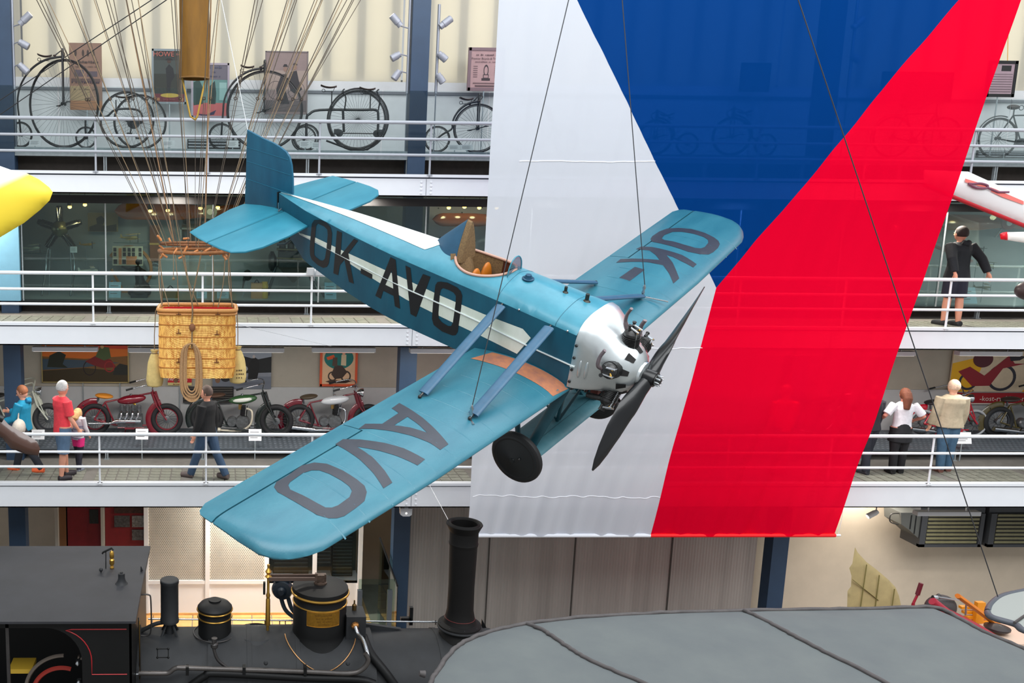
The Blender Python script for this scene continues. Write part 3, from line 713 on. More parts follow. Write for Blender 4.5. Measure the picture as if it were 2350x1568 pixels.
# -------- struts
def strut(a, b, ch, nm='wing_strut'):
    a, b = V(a), V(b); d = (b-a).normalized(); side = V((1, 0, 0)); u = (side-d*side.dot(d)).normalized(); w = d.cross(u)
    prof = [(cos(t)*ch, sin(t)*ch*.32*(1+.5*cos(t))) for t in [2*pi*k/14 for k in range(14)]]
    mb = MB(); vs = [a+u*p+w*q for p, q in prof]+[b+u*p+w*q for p, q in prof]
    mb.add(vs, [(i, (i+1) % 14, 14+(i+1) % 14, 14+i) for i in range(14)]+[tuple(range(14))[::-1], tuple(range(14, 28))])
    o = mb.build(nm, strut_m, air, 50)
    MB().tube([b-d*.02, b+d*.05], .012, 8).ball(b+d*.055, .02, 8, 6).build('strut_fitting', eng_m, o, 40)
    MB().tube([a+d*.02, a-d*.03], .012, 8).build('strut_fitting', eng_m, o, 40)
for s in (-1, 1):
    for xu, xl in ((-.86, -.85), (-.285, -.27)):
        strut((xu, s*(fw_(xu)+.03), ztp(xu)-.02), (xl, s*1.66, wtop(xl, 1.66)+.035), .055)
MB().tube([(-.22, 1.68, wtop(-.22, 1.68)+.03), (-.0, 1.78, wtop(-.2, 1.68)+.02)], .009, 8).build('pitot_tube', steel_m, air, 40)
for s in (-1, 1):
    MB().lathe([(.012, 0), (.02, .03), (.012, .06), (.02, .09), (.006, .13)], (-.27, s*1.70, wtop(-.27, 1.7)+.03), (0, 0, 1), 10).tube([(-.27, s*1.7, wtop(-.27, 1.7)-.01), (-.2, s*1.75, wtop(-.27, 1.7)+.0)], .012, 6).build('lifting_eye', steel_m, air, 40)
# -------- cowl: fuselage section blended to round nose
EC = V((.30, 0, .215))        # engine centre axis
def csec(t, k):              # k 0 = fuselage section, 1 = circle of radius r
    w = .397; zt, zb_ = .585, -.01
    # rounded top arch + square sides
    c, s_ = cos(t), sin(t)
    if s_ > .0:
        y0, z0 = w*(abs(c)**.62)*(1 if c > 0 else -1), (.45+(.735-.45)*s_**.8)
    else:
        y0, z0 = w*max(-1, min(1, c*1.9)), (.45-(.45-zb_)*min(1, -s_*1.9))
    return y0, z0
NR = 48
st_ = [(0, .0, 1.01), (.06, .05, 1), (.15, .28, 1), (.24, .62, 1), (.32, .86, 1), (.40, 1, .9), (.47, 1, .78), (.52, 1, .62), (.55, 1, .42)]
cw = MB(); vs = []
for x, k, sc in st_:
    for j in range(NR):
        t = 2*pi*j/NR; y0, z0 = csec(t, 0); r = .285*(1 if k < 1 else sc/ .9 if sc < .9 else 1)
        y1, z1 = r*cos(t), .215+r*sin(t)
        y, z = lerp(y0, y1, k), lerp(z0, z1, k)
        if k == 0: y *= 1.01
        vs.append((x, y, z))
cw.add(vs, [(i*NR+j, i*NR+(j+1) % NR, (i+1)*NR+(j+1) % NR, (i+1)*NR+j) for i in range(len(st_)-1) for j in range(NR)])
cowl = cw.build('engine_cowl', alu_m, air, 28)
MB().lathe([(.13, 0), (.125, .03), (.06, .04)], (.545, 0, .215), (1, 0, 0), 28).build('nose_plate', alu_m, cowl, 40)
# rivets along the rear edge of the cowl, louvres, dark cooling openings
for z in (.06, .2, .34, .48):
    MB().lathe([(.016, 0), (.014, .008), (.006, .01)], (.02, -.402, z), (0, -1, 0), 10).build('cowl_screw', eng_m, cowl, 40)
for (x, y, z) in ((.03, -.33, .63), (.03, -.18, .705)):
    MB().ball((x, y, z), .013, 8, 6).build('cowl_screw', eng_m, cowl, 40)
for x in (.09, .15):
    MB().ball((x, -.385+(x-.09)*.35, .23), (.018, .02, .10), 10, 10).build('louvre', alu_m, cowl, 50)
for k in range(10):
    t = 2*pi*(k+.5)/10
    def q(x, dt):
        i = next(i for i in range(len(st_)-1) if st_[i+1][0] >= x); u = (x-st_[i][0])/(st_[i+1][0]-st_[i][0])
        ra = .285*(st_[i][2]/.9 if st_[i][2] < .9 else 1); rb = .285*(st_[i+1][2]/.9 if st_[i+1][2] < .9 else 1); r = lerp(ra, rb, u)+.012
        return (x+.002, r*cos(t+dt), .215+r*sin(t+dt))
    MB().add([q(.43, -.14), q(.43, .14), q(.505, .11), q(.505, -.11)], [(0, 1, 2, 3)]).build('cooling_opening', mat('opening black', (14, 12, 12), .8), cowl, 0)
# -------- five cylinder radial engine
for k in range(5):
    a = radians(90+72*k); d = V((0, cos(a), sin(a))); o = V((.37, 0, .215))+d*.225
    prof = [(.085, -.06)]
    for i in range(9): prof += [(.088, .0+i*.016), (.088, .006+i*.016), (.068, .007+i*.016), (.068, .015+i*.016)]
    prof += [(.08, .146), (.076, .17), (.058, .195), (.035, .215)]
    cy = MB().lathe(prof, o, d, 20).build('cylinder', eng_m, air, 25)
    side = V((0, -sin(a), cos(a))); top = o+d*.205
    for s in (-1, 1):
        MB().tube([o+V((.07, 0, 0))+side*s*.04-d*.02, top+V((.06, 0, 0))+side*s*.04], .007, 6).tube([top+V((.075, 0, 0))+side*s*.04, top+V((-.02, 0, 0))+side*s*.035+d*.03], .010, 6).build('push_rod', steel_m, cy, 40)
        MB().lathe([(.014, 0), (.014, .05), (.02, .05), (.02, .06)], top+side*s*.045-V((.02, 0, 0)), d, 10).build('valve_spring', eng_m, cy, 40)
    MB().ball(top+V((.05, 0, 0))-side*.03, .012, 8, 6).tube([top+V((.03, 0, 0)), top+V((.07, 0, 0))+side*.05], .008, 6).build('spark_plug', brass_m, cy, 40)
    base = top-d*.05-V((.06, 0, 0))
    ex = [base+V((.04, 0, 0)), base+V((-.0, 0, 0))+d*.03, base+V((-.03, 0, 0))+d*.07+V((0, 0, .03)), base+V((-.03, 0, .12))+d*.06, base+V((.0, 0, .21))+d*.05]
    if k in (0, 1, 4): MB().tube(curve(ex, 5), [.03]*5+[.028]*5+[.024]*5+[.022]*6, 10, flat=.7).build('exhaust_stub', mat('burnt exhaust', (120, 108, 112), .45, metal=.6, var=.2), cy, 50)
    if k in (2, 3): MB().tube([base, base+V((-.16, 0, -.03))], .03, 10).build('exhaust_stub', eng_m, cy, 50)
    MB().lathe([(.09, -.02), (.075, .03), (.05, .06)], o+V((-.0, 0, 0))-d*.055, d, 18).build('cylinder_fairing', alu_m, cy, 40)
MB().lathe([(.07, 0), (.10, .05), (.10, .16), (.05, .2)], (.1, 0, .0), (1, 0, -.15), 16).build('oil_sump', eng_m, air, 40)
for a, b in (((.2, -.12, .0), (.32, -.2, -.1)), ((.12, .1, -.02), (.25, -.05, -.16)), ((.3, -.05, -.02), (.46, -.12, -.12)), ((.05, -.1, 0), (.1, -.16, -.14))):
    MB().tube([a, ((a[0]+b[0])/2, a[1], b[2]), b], .014, 8).build('pipe', eng_m, air, 40)
MB().box(.14, .22, -.14, -.06, -.14, -.02).build('carburettor', mat('reddish casting', (120, 66, 60), .5, metal=.4), air, 0)
# -------- propeller
hub = V((.63, 0, .21)); a = .658; bd = V((0, cos(a), sin(a))); ch_ = V((0, -sin(a), cos(a)))
pm = MB()
def blade(s):
    vs = []; nst = 26; npf = 12
    for i in range(nst):
        r = 1.10*i/(nst-1); u = r/1.10
        c = interp(u, [0, .06, .16, .35, .6, .8, .93, 1], [.065, .07, .075, .105, .105, .085, .055, .012])
        th = interp(u, [0, .08, .2, .5, 1], [.065, .06, .042, .018, .005])
        tw = radians(interp(u, [0, .15, .4, 1], [72, 62, 36, 17])) 
        sw = -.03*sin(u*pi)
        for j in range(npf):
            t = 2*pi*j/npf; p = cos(t)*c+sw; q = sin(t)*th
            cc = p*cos(tw)-q*sin(tw); xx = p*sin(tw)+q*cos(tw)
            vs.append(hub+bd*(s*r)+ch_*(s*cc)+V((xx, 0, 0)))
    pm.add(vs, [(i*npf+j, i*npf+(j+1) % npf, (i+1)*npf+(j+1) % npf, (i+1)*npf+j) for i in range(nst-1) for j in range(npf)]+[tuple(range((nst-1)*npf, nst*npf))])
blade(1); blade(-1); pm.lathe([(.08, -.065), (.085, 0), (.08, .065)], hub, (1, 0, 0), 24)
pr = pm.build('propeller', prop_m, air, 60)
MB().lathe([(.065, 0), (.065, .012), (.035, .014), (.03, .05), (.0, .055)], hub+V((.066, 0, 0)), (1, 0, 0), 20).build('hub_plate', eng_m, pr, 40)
for k in range(8):
    t = 2*pi*k/8; MB().lathe([(.009, 0), (.009, .03), (.005, .045)], hub+V((.075, .05*cos(t), .05*sin(t))), (1, 0, 0), 8).build('hub_bolt', steel_m, pr, 40)
# -------- undercarriage
WZ = -.80; WX = -.20
for s in (-1, 1):
    c = V((WX, s*.80, WZ))
    w = MB().lathe([(.235, -.045), (.262, -.042), (.285, -.025), (.29, 0), (.285, .025), (.262, .042), (.235, .045)], c, (0, 1, 0), 44).build('wheel', rubber_m, air, 40)
    for d in (-1, 1):
        MB().lathe([(.262, 0), (.258, .006), (.235, .012), (.232, .006), (.16, .02), (.05, .048), (.028, .052), (.026, .062), (.0, .062)], c+V((0, d*.036, 0)), (0, d, 0), 44).build('wheel_disc', disc_m, w, 25)
    MB().lathe([(.016, 0), (.012, .02)], c+V((.07, s*.078, .05)), (0, s, 0), 8).build('valve', eng_m, w, 30)
    strut_pts = ((-.02, s*.36, -.03), (-.16, s*.66, WZ+.02)), ((-.62, s*.36, -.13), (-.26, s*.66, WZ+.0))
    for k, (p, q) in enumerate(strut_pts):
        p, q = V(p), V(q); d = (q-p).normalized(); mb = MB(); u = (V((1, 0, 0))-d*d.x).normalized(); ww = d.cross(u); ch = .055 if k == 0 else .032
        pf_ = [(cos(t)*ch, sin(t)*ch*.4) for t in [2*pi*i/12 for i in range(12)]]
        mb.add([p+u*x+ww*y for x, y in pf_]+[q+u*x+ww*y for x, y in pf_], [(i, (i+1) % 12, 12+(i+1) % 12, 12+i) for i in range(12)]+[tuple(range(12))[::-1], tuple(range(12, 24))])
        mb.build('landing_gear_leg', gear_m, air, 50)
    for p in ((-.02, s*.36, -.03), (-.45, s*.36, -.10)):
        MB().tube([p, (-.20, s*.02, WZ+.06)], .018, 8, flat=.7).build('gear_brace', gear_m, air, 50)
# aerofoil axle fairing with a joint line
def axf(u, v):
    y = lerp(-.72, .72, v); t = 2*pi*u; x = -.20+.21*cos(t)*(1-.25*max(0, (abs(y)-.62)/.1)**2*.4); return (x-.02, y, WZ+.03+.034*sin(t)*(1+.4*cos(t)))
ax = MB().grid(axf, 24, 20).build('axle_fairing', mat('worn teal axle fairing', (54, 104, 116), .5, col2=(72, 118, 128), scale=6), air, 50)
MB().tube([(-.16, -.71, WZ+.068), (-.16, .71, WZ+.068)], .003, 5).build('fairing_joint', gear_m, ax, 40)
MB().tube([(WX, -.84, WZ), (WX, .84, WZ)], .022, 12).build('axle', eng_m, air, 40)
# tail skid
MB().tube([(-4.2, 0, .14), (-4.35, 0, .0), (-4.5, 0, -.06)], .018, 8).build('tail_skid', gear_m, air, 40)
# -------- suspension wires (world space)
AM = air.matrix_world.copy()
wire_m = mat('steel cable', (72, 74, 78), .5, metal=.6); wwire_m = mat('white cord', (236, 238, 240), .6)
def wire(name, lab, a, b, r, m, cat='cable'):
    a, b = V(a), V(b); o = MB().tube([a-a, b-a], r, 6).build(name, m, None, 60); o.location = a; tag(o, lab, cat); return o
wa = AM @ V((-.27, -1.70, wtop(-.27, 1.7)+.15)); wb = AM @ V((-.27, 1.70, wtop(-.27, 1.7)+.15))
ta = oY(1305, 0, wa.y-.2); ta2 = ta+(ta-wa)*.35; wire('suspension_cable', 'steel cable holding the near wing of the monoplane', wa, ta2, .0045, wire_m)
tb = oY(1428, 0, wb.y-.1); wire('suspension_cable', 'steel cable holding the far wing of the monoplane', wb, tb+(tb-wb)*.35, .005, wire_m)
tc = AM @ V((-5.05, 0, 1.39)); td = oY(508, 0, tc.y-.3); wire('hanging_line', 'white cord holding the rudder tip of the monoplane', tc, td+(td-tc)*.4, .005, wwire_m)
# ================================================================ THE BIG FLAG
def cloth(name, col, tr=.14, trans=.45, streak=.0):
    m = bpy.data.materials.new(name); m.use_nodes = True; nt = m.node_tree; N = nt.nodes; L = nt.links
    N.remove(N['Principled BSDF'])
    d = N.new('ShaderNodeBsdfDiffuse'); t = N.new('ShaderNodeBsdfTranslucent'); x = N.new('ShaderNodeBsdfTransparent')
    for q in (d, t): q.inputs[0].default_value = lin(col)
    x.inputs[0].default_value = tuple(min(1, c*1.15+.02) for c in lin(col)[:3])+(1,)
    a = N.new('ShaderNodeMixShader'); a.inputs[0].default_value = trans; b = N.new('ShaderNodeMixShader'); b.inputs[0].default_value = tr
    L.new(d.outputs[0], a.inputs[1]); L.new(t.outputs[0], a.inputs[2]); L.new(a.outputs[0], b.inputs[1]); L.new(x.outputs[0], b.inputs[2])
    L.new(b.outputs[0], N['Material Output'].inputs[0])
    return m
FY = 15.3
fBL, fBR = oY(1073, 1228, FY), oY(1917, 1228, FY)
wB = (fBR-fBL).length
lo, hi = 9.0, 15.0
for _ in range(40):
    m_ = (lo+hi)/2; w_ = (oY(2345, 0, m_)-oY(1240, 0, m_)).length
    if w_ < wB: lo = m_
    else: hi = m_
fTL = oY(1240, 0, lo); fX = V((1, 0, 0)); fU = (fTL-fBL); fU.x = 0; fLen = fU.length; fU.normalize(); fN = fX.cross(fU)
def fuv(px, py):
    r = ray(px, py); o = V((0, 0, E)); t = (fBL-o).dot(fN)/r.dot(fN); p = o+r*t-fBL; return (p.dot(fX), p.dot(fU))
def ffold(u, v, l=0):
    uu = u-(v*.12); a = .35+.65*max(0, 1-v/4.5)
    z = .018*sin(uu*13+.6*sin(v*.8))*a+.015*sin(uu*23+1.3+.5*sin(v*1.7))*a+.02*sin(uu*4.1+v*.5)+.0032*sin(uu*41+2*sin(v*.9))*a*(1 if u < 4.2 else .4)
    return fBL+fX*u+fU*v+fN*(-z+l)
def ext(a, b, v1):  # extend a line a->b up to height v1
    return (a[0]+(b[0]-a[0])*(v1-a[1])/(b[1]-a[1]), v1)
A0, A1 = fuv(1073, 1228), ext(fuv(1073, 1228), fuv(1240, 0), fLen+1.6)
B0, B1 = fuv(1917, 1228), ext(fuv(1917, 1228), fuv(2345, 0), fLen+1.6)
Cp = fuv(1645, 662); C0 = fuv(1492, 1229)
T1 = ext(Cp, fuv(1325, 0), fLen+1.6); T2 = ext(Cp, fuv(2255, 0), fLen+1.6)
A1 = (min(A1[0], T1[0]-.05), A1[1]) if A1[0] > T1[0] else A1
if T2[0] > B1[0]: T2 = (B1[0]-.02, B1[1])
flag = thing('flag', 'huge hanging flag with white left field, blue wedge and red right field', 'flag', fBL)
def fl(nm, P, m, st=.07):
    v, t = fill2d(P, [], st); return MB().add([ffold(a, b) for a, b in v], t).build(nm, m, flag, 80, off=flag.location)
fl('white_field', [A0, C0, Cp, T1, A1], cloth('white flag cloth', (222, 226, 236), .05, .35), .048)
fl('red_field', [C0, B0, B1, T2, Cp], cloth('red flag cloth', (255, 6, 52), .13, .35))
fl('blue_field', [Cp, T2, T1], cloth('blue flag cloth', (8, 66, 140), .2, .35))
seam_m = mat('white thread', (250, 250, 255), .6)
for (xa, ya, xb, yb) in ((1192, 370, 1505, 371), (1135, 797, 1612, 799), (1084, 1138, 1515, 1142)):
    p, q = fuv(xa, ya), fuv(xb, yb); n = 90
    MB().tube([ffold(lerp(p[0], q[0], i/n), lerp(p[1], q[1], i/n), .004) for i in range(n+1)], .006, 5).build('seam', seam_m, flag, 60, off=flag.location)
for a, b, m, nm in ((A0, C0, mat('hem white', (236, 238, 246), .6), 'hem_sleeve'), (C0, B0, mat('hem red', (255, 20, 30), .6), 'hem_sleeve')):
    MB().tube([ffold(a[0], 0)*0+fBL+fX*lerp(a[0], b[0], i/20)-fU*.015 for i in range(21)], .034, 12).build(nm, m, flag, 50, off=flag.location)
MB().tube([fBL+fX*(A0[0]-.02)-fU*.015, fBL+fX*(B0[0]+.09)-fU*.015], .02, 12).build('pole', mat('white pole', (240, 240, 240), .4), flag, 50, off=flag.location)
MB().tube([fBL+fX*(B0[0]+.05), oY(1932, 1190, FY), oY(1934, 1172, FY-.02)], .004, 6).build('tie_cord', wwire_m, flag, 50, off=flag.location)
# ================================================================ THE BALLOON BASKET
BY = 13.6
def b(px, py, dy=0): return oY(px, py, BY+dy)
rope_m = mat('tan rope', (140, 118, 90), .85, var=.2, scale=80); rope2_m = mat('dark hemp line', (84, 74, 64), .85, var=.2)
hemp_m = mat('pale hemp rope', (176, 138, 98), .85, var=.2, scale=60)
bas = thing('balloon_basket', 'honey coloured wicker balloon basket with red lining hanging on ropes', 'basket', b(453, 858))
BO = bas.location.copy()
# basket body: woven walls, slightly curved plan
L0, R0_, z0, z1 = b(368, 855).x, b(538, 855).x, b(453, 858).z, b(453, 708).z
bw, bh = (R0_-L0)/2, z1-z0; bcx = (L0+R0_)/2; bd_ = .36
def plan(t, k=1.0):     # rounded rectangle
    c, s_ = cos(t), sin(t); e = .28
    return (bcx+bw*k*(abs(c)**e)*(1 if c > 0 else -1), BY+.0+bd_*k*(abs(s_)**e)*(1 if s_ > 0 else -1))
wick = bpy.data.materials.new('woven wicker'); wick.use_nodes = True; nt = wick.node_tree; N = nt.nodes; L_ = nt.links
P_ = N['Principled BSDF']; P_.inputs['Roughness'].default_value = .5
uvn = N.new('ShaderNodeTexCoord'); mpn = N.new('ShaderNodeMapping'); mpn.inputs['Scale'].default_value = (14, 14, 5); L_.new(uvn.outputs['Object'], mpn.inputs[0])
nz = N.new('ShaderNodeTexNoise'); nz.inputs['Scale'].default_value = 2.5; nz.inputs['Detail'].default_value = 5; L_.new(mpn.outputs[0], nz.inputs['Vector'])
rp = N.new('ShaderNodeValToRGB'); rp.color_ramp.elements[0].position = .3; rp.color_ramp.elements[0].color = lin((206, 134, 54)); rp.color_ramp.elements[1].position = .62; rp.color_ramp.elements[1].color = lin((255, 210, 116))
L_.new(nz.outputs['Fac'], rp.inputs[0]); L_.new(rp.outputs[0], P_.inputs['Base Color'])
NT, NZ = 264, 76
vs = []
for j in range(NZ+1):
    zf = j/NZ
    for i in range(NT):
        t = 2*pi*i/NT; x, y = plan(t, 1+.015*sin(pi*zf)-(.03*(1-zf/.12) if zf < .12 else 0))
        s_ = (1 if (i//2+j) % 2 else -1); n_ = V((cos(t), sin(t), 0)); n_ = V((x-bcx, (y-BY)*2, 0)).normalized()
        vs.append((x+n_.x*.004*s_, y+n_.y*.004*s_, z0+bh*zf))
MB().add(vs, [(j*NT+i, j*NT+(i+1) % NT, (j+1)*NT+(i+1) % NT, (j+1)*NT+i) for j in range(NZ) for i in range(NT)]+[tuple(range(NT))[::-1]]).build('woven_wall', wick, bas, 0, off=BO)
vs = [(*plan(2*pi*i/NT, .95), z0+bh*f) for f in (.1, .98) for i in range(NT)]
MB().add(vs, [(i, NT+i, NT+(i+1) % NT, (i+1) % NT) for i in range(NT)]).build('lining', mat('red padded lining', (206, 20, 40), .7), bas, 60, off=BO)
cane = mat('cane roll', (214, 150, 84), .5, var=.15, scale=40, stretch=(4, 4, 1))
for zz, r in ((z1+.012, .03), (z1-.04, .018)):
    MB().tube([(*plan(2*pi*i/80, 1.03), zz) for i in range(80)], r, 8, closed=True, up=(0, 0, 1)).build('rim_roll', cane, bas, 50, off=BO)
for f in (.16, .30, .45, .62, .8):
    MB().tube([(*plan(2*pi*i/120, 1.012), z0+bh*f) for i in range(120)], .009, 5, closed=True, up=(0, 0, 1)).build('weave_band', mat('wicker band', (188, 120, 50), .6), bas, 50, off=BO)
for i in range(2):
    MB().tube([(bcx-.55*bw+i*bw*1.1, BY-bd_, z0-.03), (bcx-.55*bw+i*bw*1.1, BY+bd_, z0-.03)], .035, 10).build('skid', mat('skid wood', (92, 60, 36), .6), bas, 50, off=BO)
for px, py in ((410, 722), (500, 722), (410, 832), (497, 832), (410, 765), (498, 768)):
    q = b(px, py, -bd_-.03); m = MB().cbox(q, (.07, .012, .014)).cbox(q+V((0, 0, .03)), (.012, .012, .06)); m.build('leather_toggle', mat('leather strap', (120, 70, 34), .7), bas, 0, off=BO)
# load ring with toggles
rc = b(445, 576)
ring_ = MB().ring(rc, .50, .028, (0, 0, 1), 40, 10).build('load_ring', mat('load ring wood', (150, 96, 52), .5, var=.2, scale=20), bas, 50, off=BO)
ring2 = MB().ring(rc+V((0, 0, .10)), .47, .02, (0, .1, 1), 40, 8).build('load_ring', mat('load ring rope', (132, 86, 52), .7, var=.2, scale=20), bas, 50, off=BO)
rnd = random.Random(4)
tog = mat('toggle wood', (206, 134, 78), .5)
for k in range(38):
    t = 2*pi*k/26+rnd.uniform(-.1, .1); p = rc+V((.5*cos(t), .5*sin(t), rnd.uniform(-.1, .2))); d = V((rnd.uniform(-1, 1), rnd.uniform(-.3, .3), rnd.uniform(-1, 1))).normalized()*.045
    MB().tube([p-d, p+d], .016, 8).build('toggle', tog, ring_, 50, off=(0, 0, 0)); ring_.children[-1].location = -BO
    q = p+V((rnd.uniform(-.04, .04), 0, -.06)); MB().ball(q, (.03, .03, .05), 8, 6).build('knot', rope_m, ring_, 50); ring_.children[-1].location = -BO
# ropes from ring to basket
def rope(pts, r=.007, m=None, nm='basket_rope', k=5): return MB().tube(curve(pts, k) if len(pts) > 2 else pts, r, 6).build(nm, m or rope_m, bas, 60, off=BO)
rp_ = lambda t, z=0: rc+V((.5*cos(t), .5*sin(t), z))
for (t, px, py, dy, r) in ((3.3, 372, 704, -.3, .008), (3.05, 372, 704, .3, .008), (-.1, 534, 706, -.3, .008), (.15, 532, 704, .3, .008), (2.2, 410, 702, .33, .007), (1.9, 455, 702, .33, .007), (1.0, 490, 702, .33, .007), (3.4, 388, 704, -.33, .006), (-.45, 500, 706, -.36, .008)):
    rope([rp_(t, -.03), rp_(t, -.2)*.6+b(px, py, dy)*.4+V((.02*sin(t*9), 0, 0)), b(px, py, dy)], r)
rope([b(415, 570, -.5), b(440, 690, -.42), b(440, 740, -.40)], .012, rope_m); rope([b(463, 575, -.5), b(441, 685, -.42)], .012, rope_m)
rope([b(398, 576, -.45), b(398, 640, -.46)], .006); MB().ball(b(398, 640, -.46), .022, 8, 6).build('knot', rope_m, bas, 50, off=BO)
MB().ball(b(441, 752, -.42), (.045, .04, .06), 10, 8).build('knot', mat('knot brown', (134, 88, 58), .8), bas, 50, off=BO)
rope([b(441, 755, -.42), b(440, 800, -.42)], .012)
for k in range(7):   # coiled rope
    w = .07+k*.013; cx_ = b(439, 800, -.44-.01*(k % 3)); hgt = (.62+.02*k+(.04 if k % 2 else 0))
    pts = [cx_+V((-w*.7, 0, .02)), cx_+V((-w, 0, -.15)), cx_+V((-w, 0, -hgt*.8)), cx_+V((-w*.3, 0, -hgt)), cx_+V((w*.6, 0, -hgt*.98)), cx_+V((w, 0, -hgt*.75)), cx_+V((w*.9, 0, -.12)), cx_+V((w*.4, 0, .04)), cx_+V((0, 0, .07))]
    MB().tube(curve(pts, 5, True), .0125, 7, closed=True).build('rope_coil', hemp_m, bas, 60, off=BO)
# sand bags
bag_m = mat('ochre canvas sandbag', (216, 190, 124), .85, var=.12, scale=9, bump=.3, bscale=14)
for px, pt, pb, lab in ((355, 808, 888, 'ochre canvas sandbag hanging at the left end of the basket'), (545, 800, 880, 'ochre canvas sandbag with faded lettering at the right end of the basket')):
    q = b(px, pb); top = b(px, pt).z-q.z; t_ = thing('sandbag', lab, 'sandbag', q, 0, 'sandbags on the balloon basket')
    prof = [(.05, 0), (.11, .015), (.128, .1), (.118, top*.45), (.1, top*.7), (.06, top*.92), (.035, top*.97), (.06, top*1.06)]
    m = MB(); n = 26; pr_ = []
    for i, (r, h) in enumerate(prof): pr_ += [(r, h)]
    vs = []
    for i in range(29):
        h = top*1.06*i/28; r = interp(h, [p[1] for p in prof], [p[0] for p in prof])
        for j in range(n):
            t = 2*pi*j/n; rr = r*(1+.06*sin(5*t+h*6)*(1 if i > 8 else .4)); vs.append((rr*cos(t), rr*.85*sin(t), h))
    m.add(vs, [(i*n+j, i*n+(j+1) % n, (i+1)*n+(j+1) % n, (i+1)*n+j) for i in range(28) for j in range(n)]+[tuple(range(n))[::-1], tuple(range(28*n, 29*n))])
    o_ = m.build('sack', bag_m, t_, 60)
    MB().tube([V((0, 0, top)), V((0, 0, top+.25)), V((.02 if px < 400 else -.02, 0, top+.62))], .007, 6).build('cord', rope_m, t_, 60)
    MB().ring((0, 0, top*.97), .04, .008, (0, 0, 1), 16, 6).build('tie', rope_m, t_, 60)
    if px > 400:
        for k, s in enumerate(('~3', '~4', '~3')):
            m = MB(); text_into(m, s, lambda x, y, k=k: (-.02+x, -.112-.002+abs(x+.0)*.18, .20-k*.055+y), .05); m.build('lettering', mat('faded ink', (96, 76, 52), .8), o_, 0)
# net lines rising from the ring
top_l = [(84, 0), (110, 0), (92, 0), (160, 0), (165, 0), (220, 0), (243, 0), (216, 0), (290, 0), (302, 0), (317, 0), (393, 0), (401, 0), (404, 0), (480, 0), (484, 0), (503, 0), (592, 0), (659, 0), (663, 0), (681, 0), (722, 0), (728, 0), (737, 0), (778, 0), (785, 0), (808, 0), (812, 0), (740, 0), (250, 0), (585, 0), (670, 0)]
for k, (px, py) in enumerate(top_l):
    u = (px-84)/728; t = pi*(1-u); sgn = 1 if k % 2 else -1
    bx = 372+ (u**.9)*140 if True else 0
    p = rc+V((-.48+.96*u, sgn*.5*sqrt(max(.04, 1-(2*u-1)**2)), .08))
    q = oY(px, py, BY+sgn*.9)
    mid = p.lerp(q, .62); m = rope2_m
    e = q+(q-p)*.15
    if k % 3 == 0:
        MB().tube([mid+V((0, 0, .0)), e], .0065, 5).tube([mid, p], .0045, 5).tube([mid, e+V((.14, 0, 0))], .0055, 5).build('net_line', m, bas, 60, off=BO)
    else: MB().tube([p, mid], .005, 5).tube([mid, e], .006, 5).build('net_line', rope_m if k % 3 == 1 else m, bas, 60, off=BO)
    if k % 2 == 0: MB().ring(mid, .02, .006, (0, 1, 0), 14, 5).build('thimble', mat('iron thimble', (60, 50, 44), .5, metal=.5), bas, 60, off=BO)
for px, qx, qy in ((290, 400, 560), (484, 470, 545)):   # thicker tan ropes
    MB().tube([b(qx, qy), b(px, 0), b(px, 0)+(b(px, 0)-b(qx, qy))*.15], .010, 8).build('main_rope', mat('rust rope', (136, 104, 74), .8, var=.2), bas, 60, off=BO)
# balloon neck: mustard fabric sleeve
sl = thing('balloon_neck', 'mustard fabric neck of the balloon hanging open above the basket', 'fabric tube', b(445, 178))
SO = sl.location.copy(); sr = (b(478, 150).x-b(411, 150).x)/2; n = 40; vs = []
for i in range(40):
    z = b(445, 180).z+i*.085
    for j in range(n):
        t = 2*pi*j/n; r = sr*(1+.035*sin(3*t+i*.2)+.02*sin(7*t+i*.35)); vs.append((SO.x+r*cos(t), SO.y+r*sin(t), z))
MB().add(vs, [(i*n+j, i*n+(j+1) % n, (i+1)*n+(j+1) % n, (i+1)*n+j) for i in range(39) for j in range(n)]).build('sleeve', mat('mustard fabric', (118, 80, 14), .75, var=.16, scale=3, stretch=(3, 3, .6), bump=.3, bscale=12), sl, 70, off=SO)
MB().ring((SO.x, SO.y, b(445, 180).z), sr+.004, .012, (0, 0, 1), 40, 6).build('hem_ring', mat('hem brown', (120, 84, 34), .7), sl, 50, off=SO)
for s in (-1, 1): MB().tube([(SO.x+s*sr*.8, SO.y, b(445, 180).z), (SO.x+s*.05, SO.y-.05, b(449, 268).z), (SO.x+.02, SO.y, b(449, 275).z)], .014, 6).build('strap', mat('yellow strap', (190, 150, 60), .7), sl, 60, off=SO)
MB().tube([(SO.x+.02, SO.y, b(449, 265).z), (SO.x+.02, SO.y, b(449, 560).z)], .004, 6).build('cord', rope2_m, sl, 60, off=SO)
# ================================================================ DIAGONAL CABLES
dw = mat('dark stay', (66, 66, 70), .5, metal=.5)
wire('diagonal_cable', 'upper dark diagonal cable crossing the top left corner', oY(-30, 250, 15.2), oY(390, -28, 13.5), .007, dw)
wire('diagonal_cable', 'lower dark diagonal cable crossing the top left corner', oY(-30, 284, 15.2), oY(440, -40, 13.5), .007, dw)
wire('diagonal_cable', 'long thin cable running down across the flag to the grey wing at lower right', oY(2290, 1370, 8.9), oY(2290, 1370, 8.9)+(oY(1822, -30, 8.6)-oY(2290, 1370, 8.9))*1.6, .005, dw)
wire('white_line', 'white cord from the lowest girder to the smokestack rim', oY(985, 1112, 16.1), oY(1030, 1196, 12.4), .004, wwire_m, 'cord')
wire('white_line', 'fine white cord dangling from the middle gallery girder near the basket', oY(540, 744, 16.1), oY(760, 795, 16.1), .003, mat('fine line', (150, 154, 160), .5), 'cord')
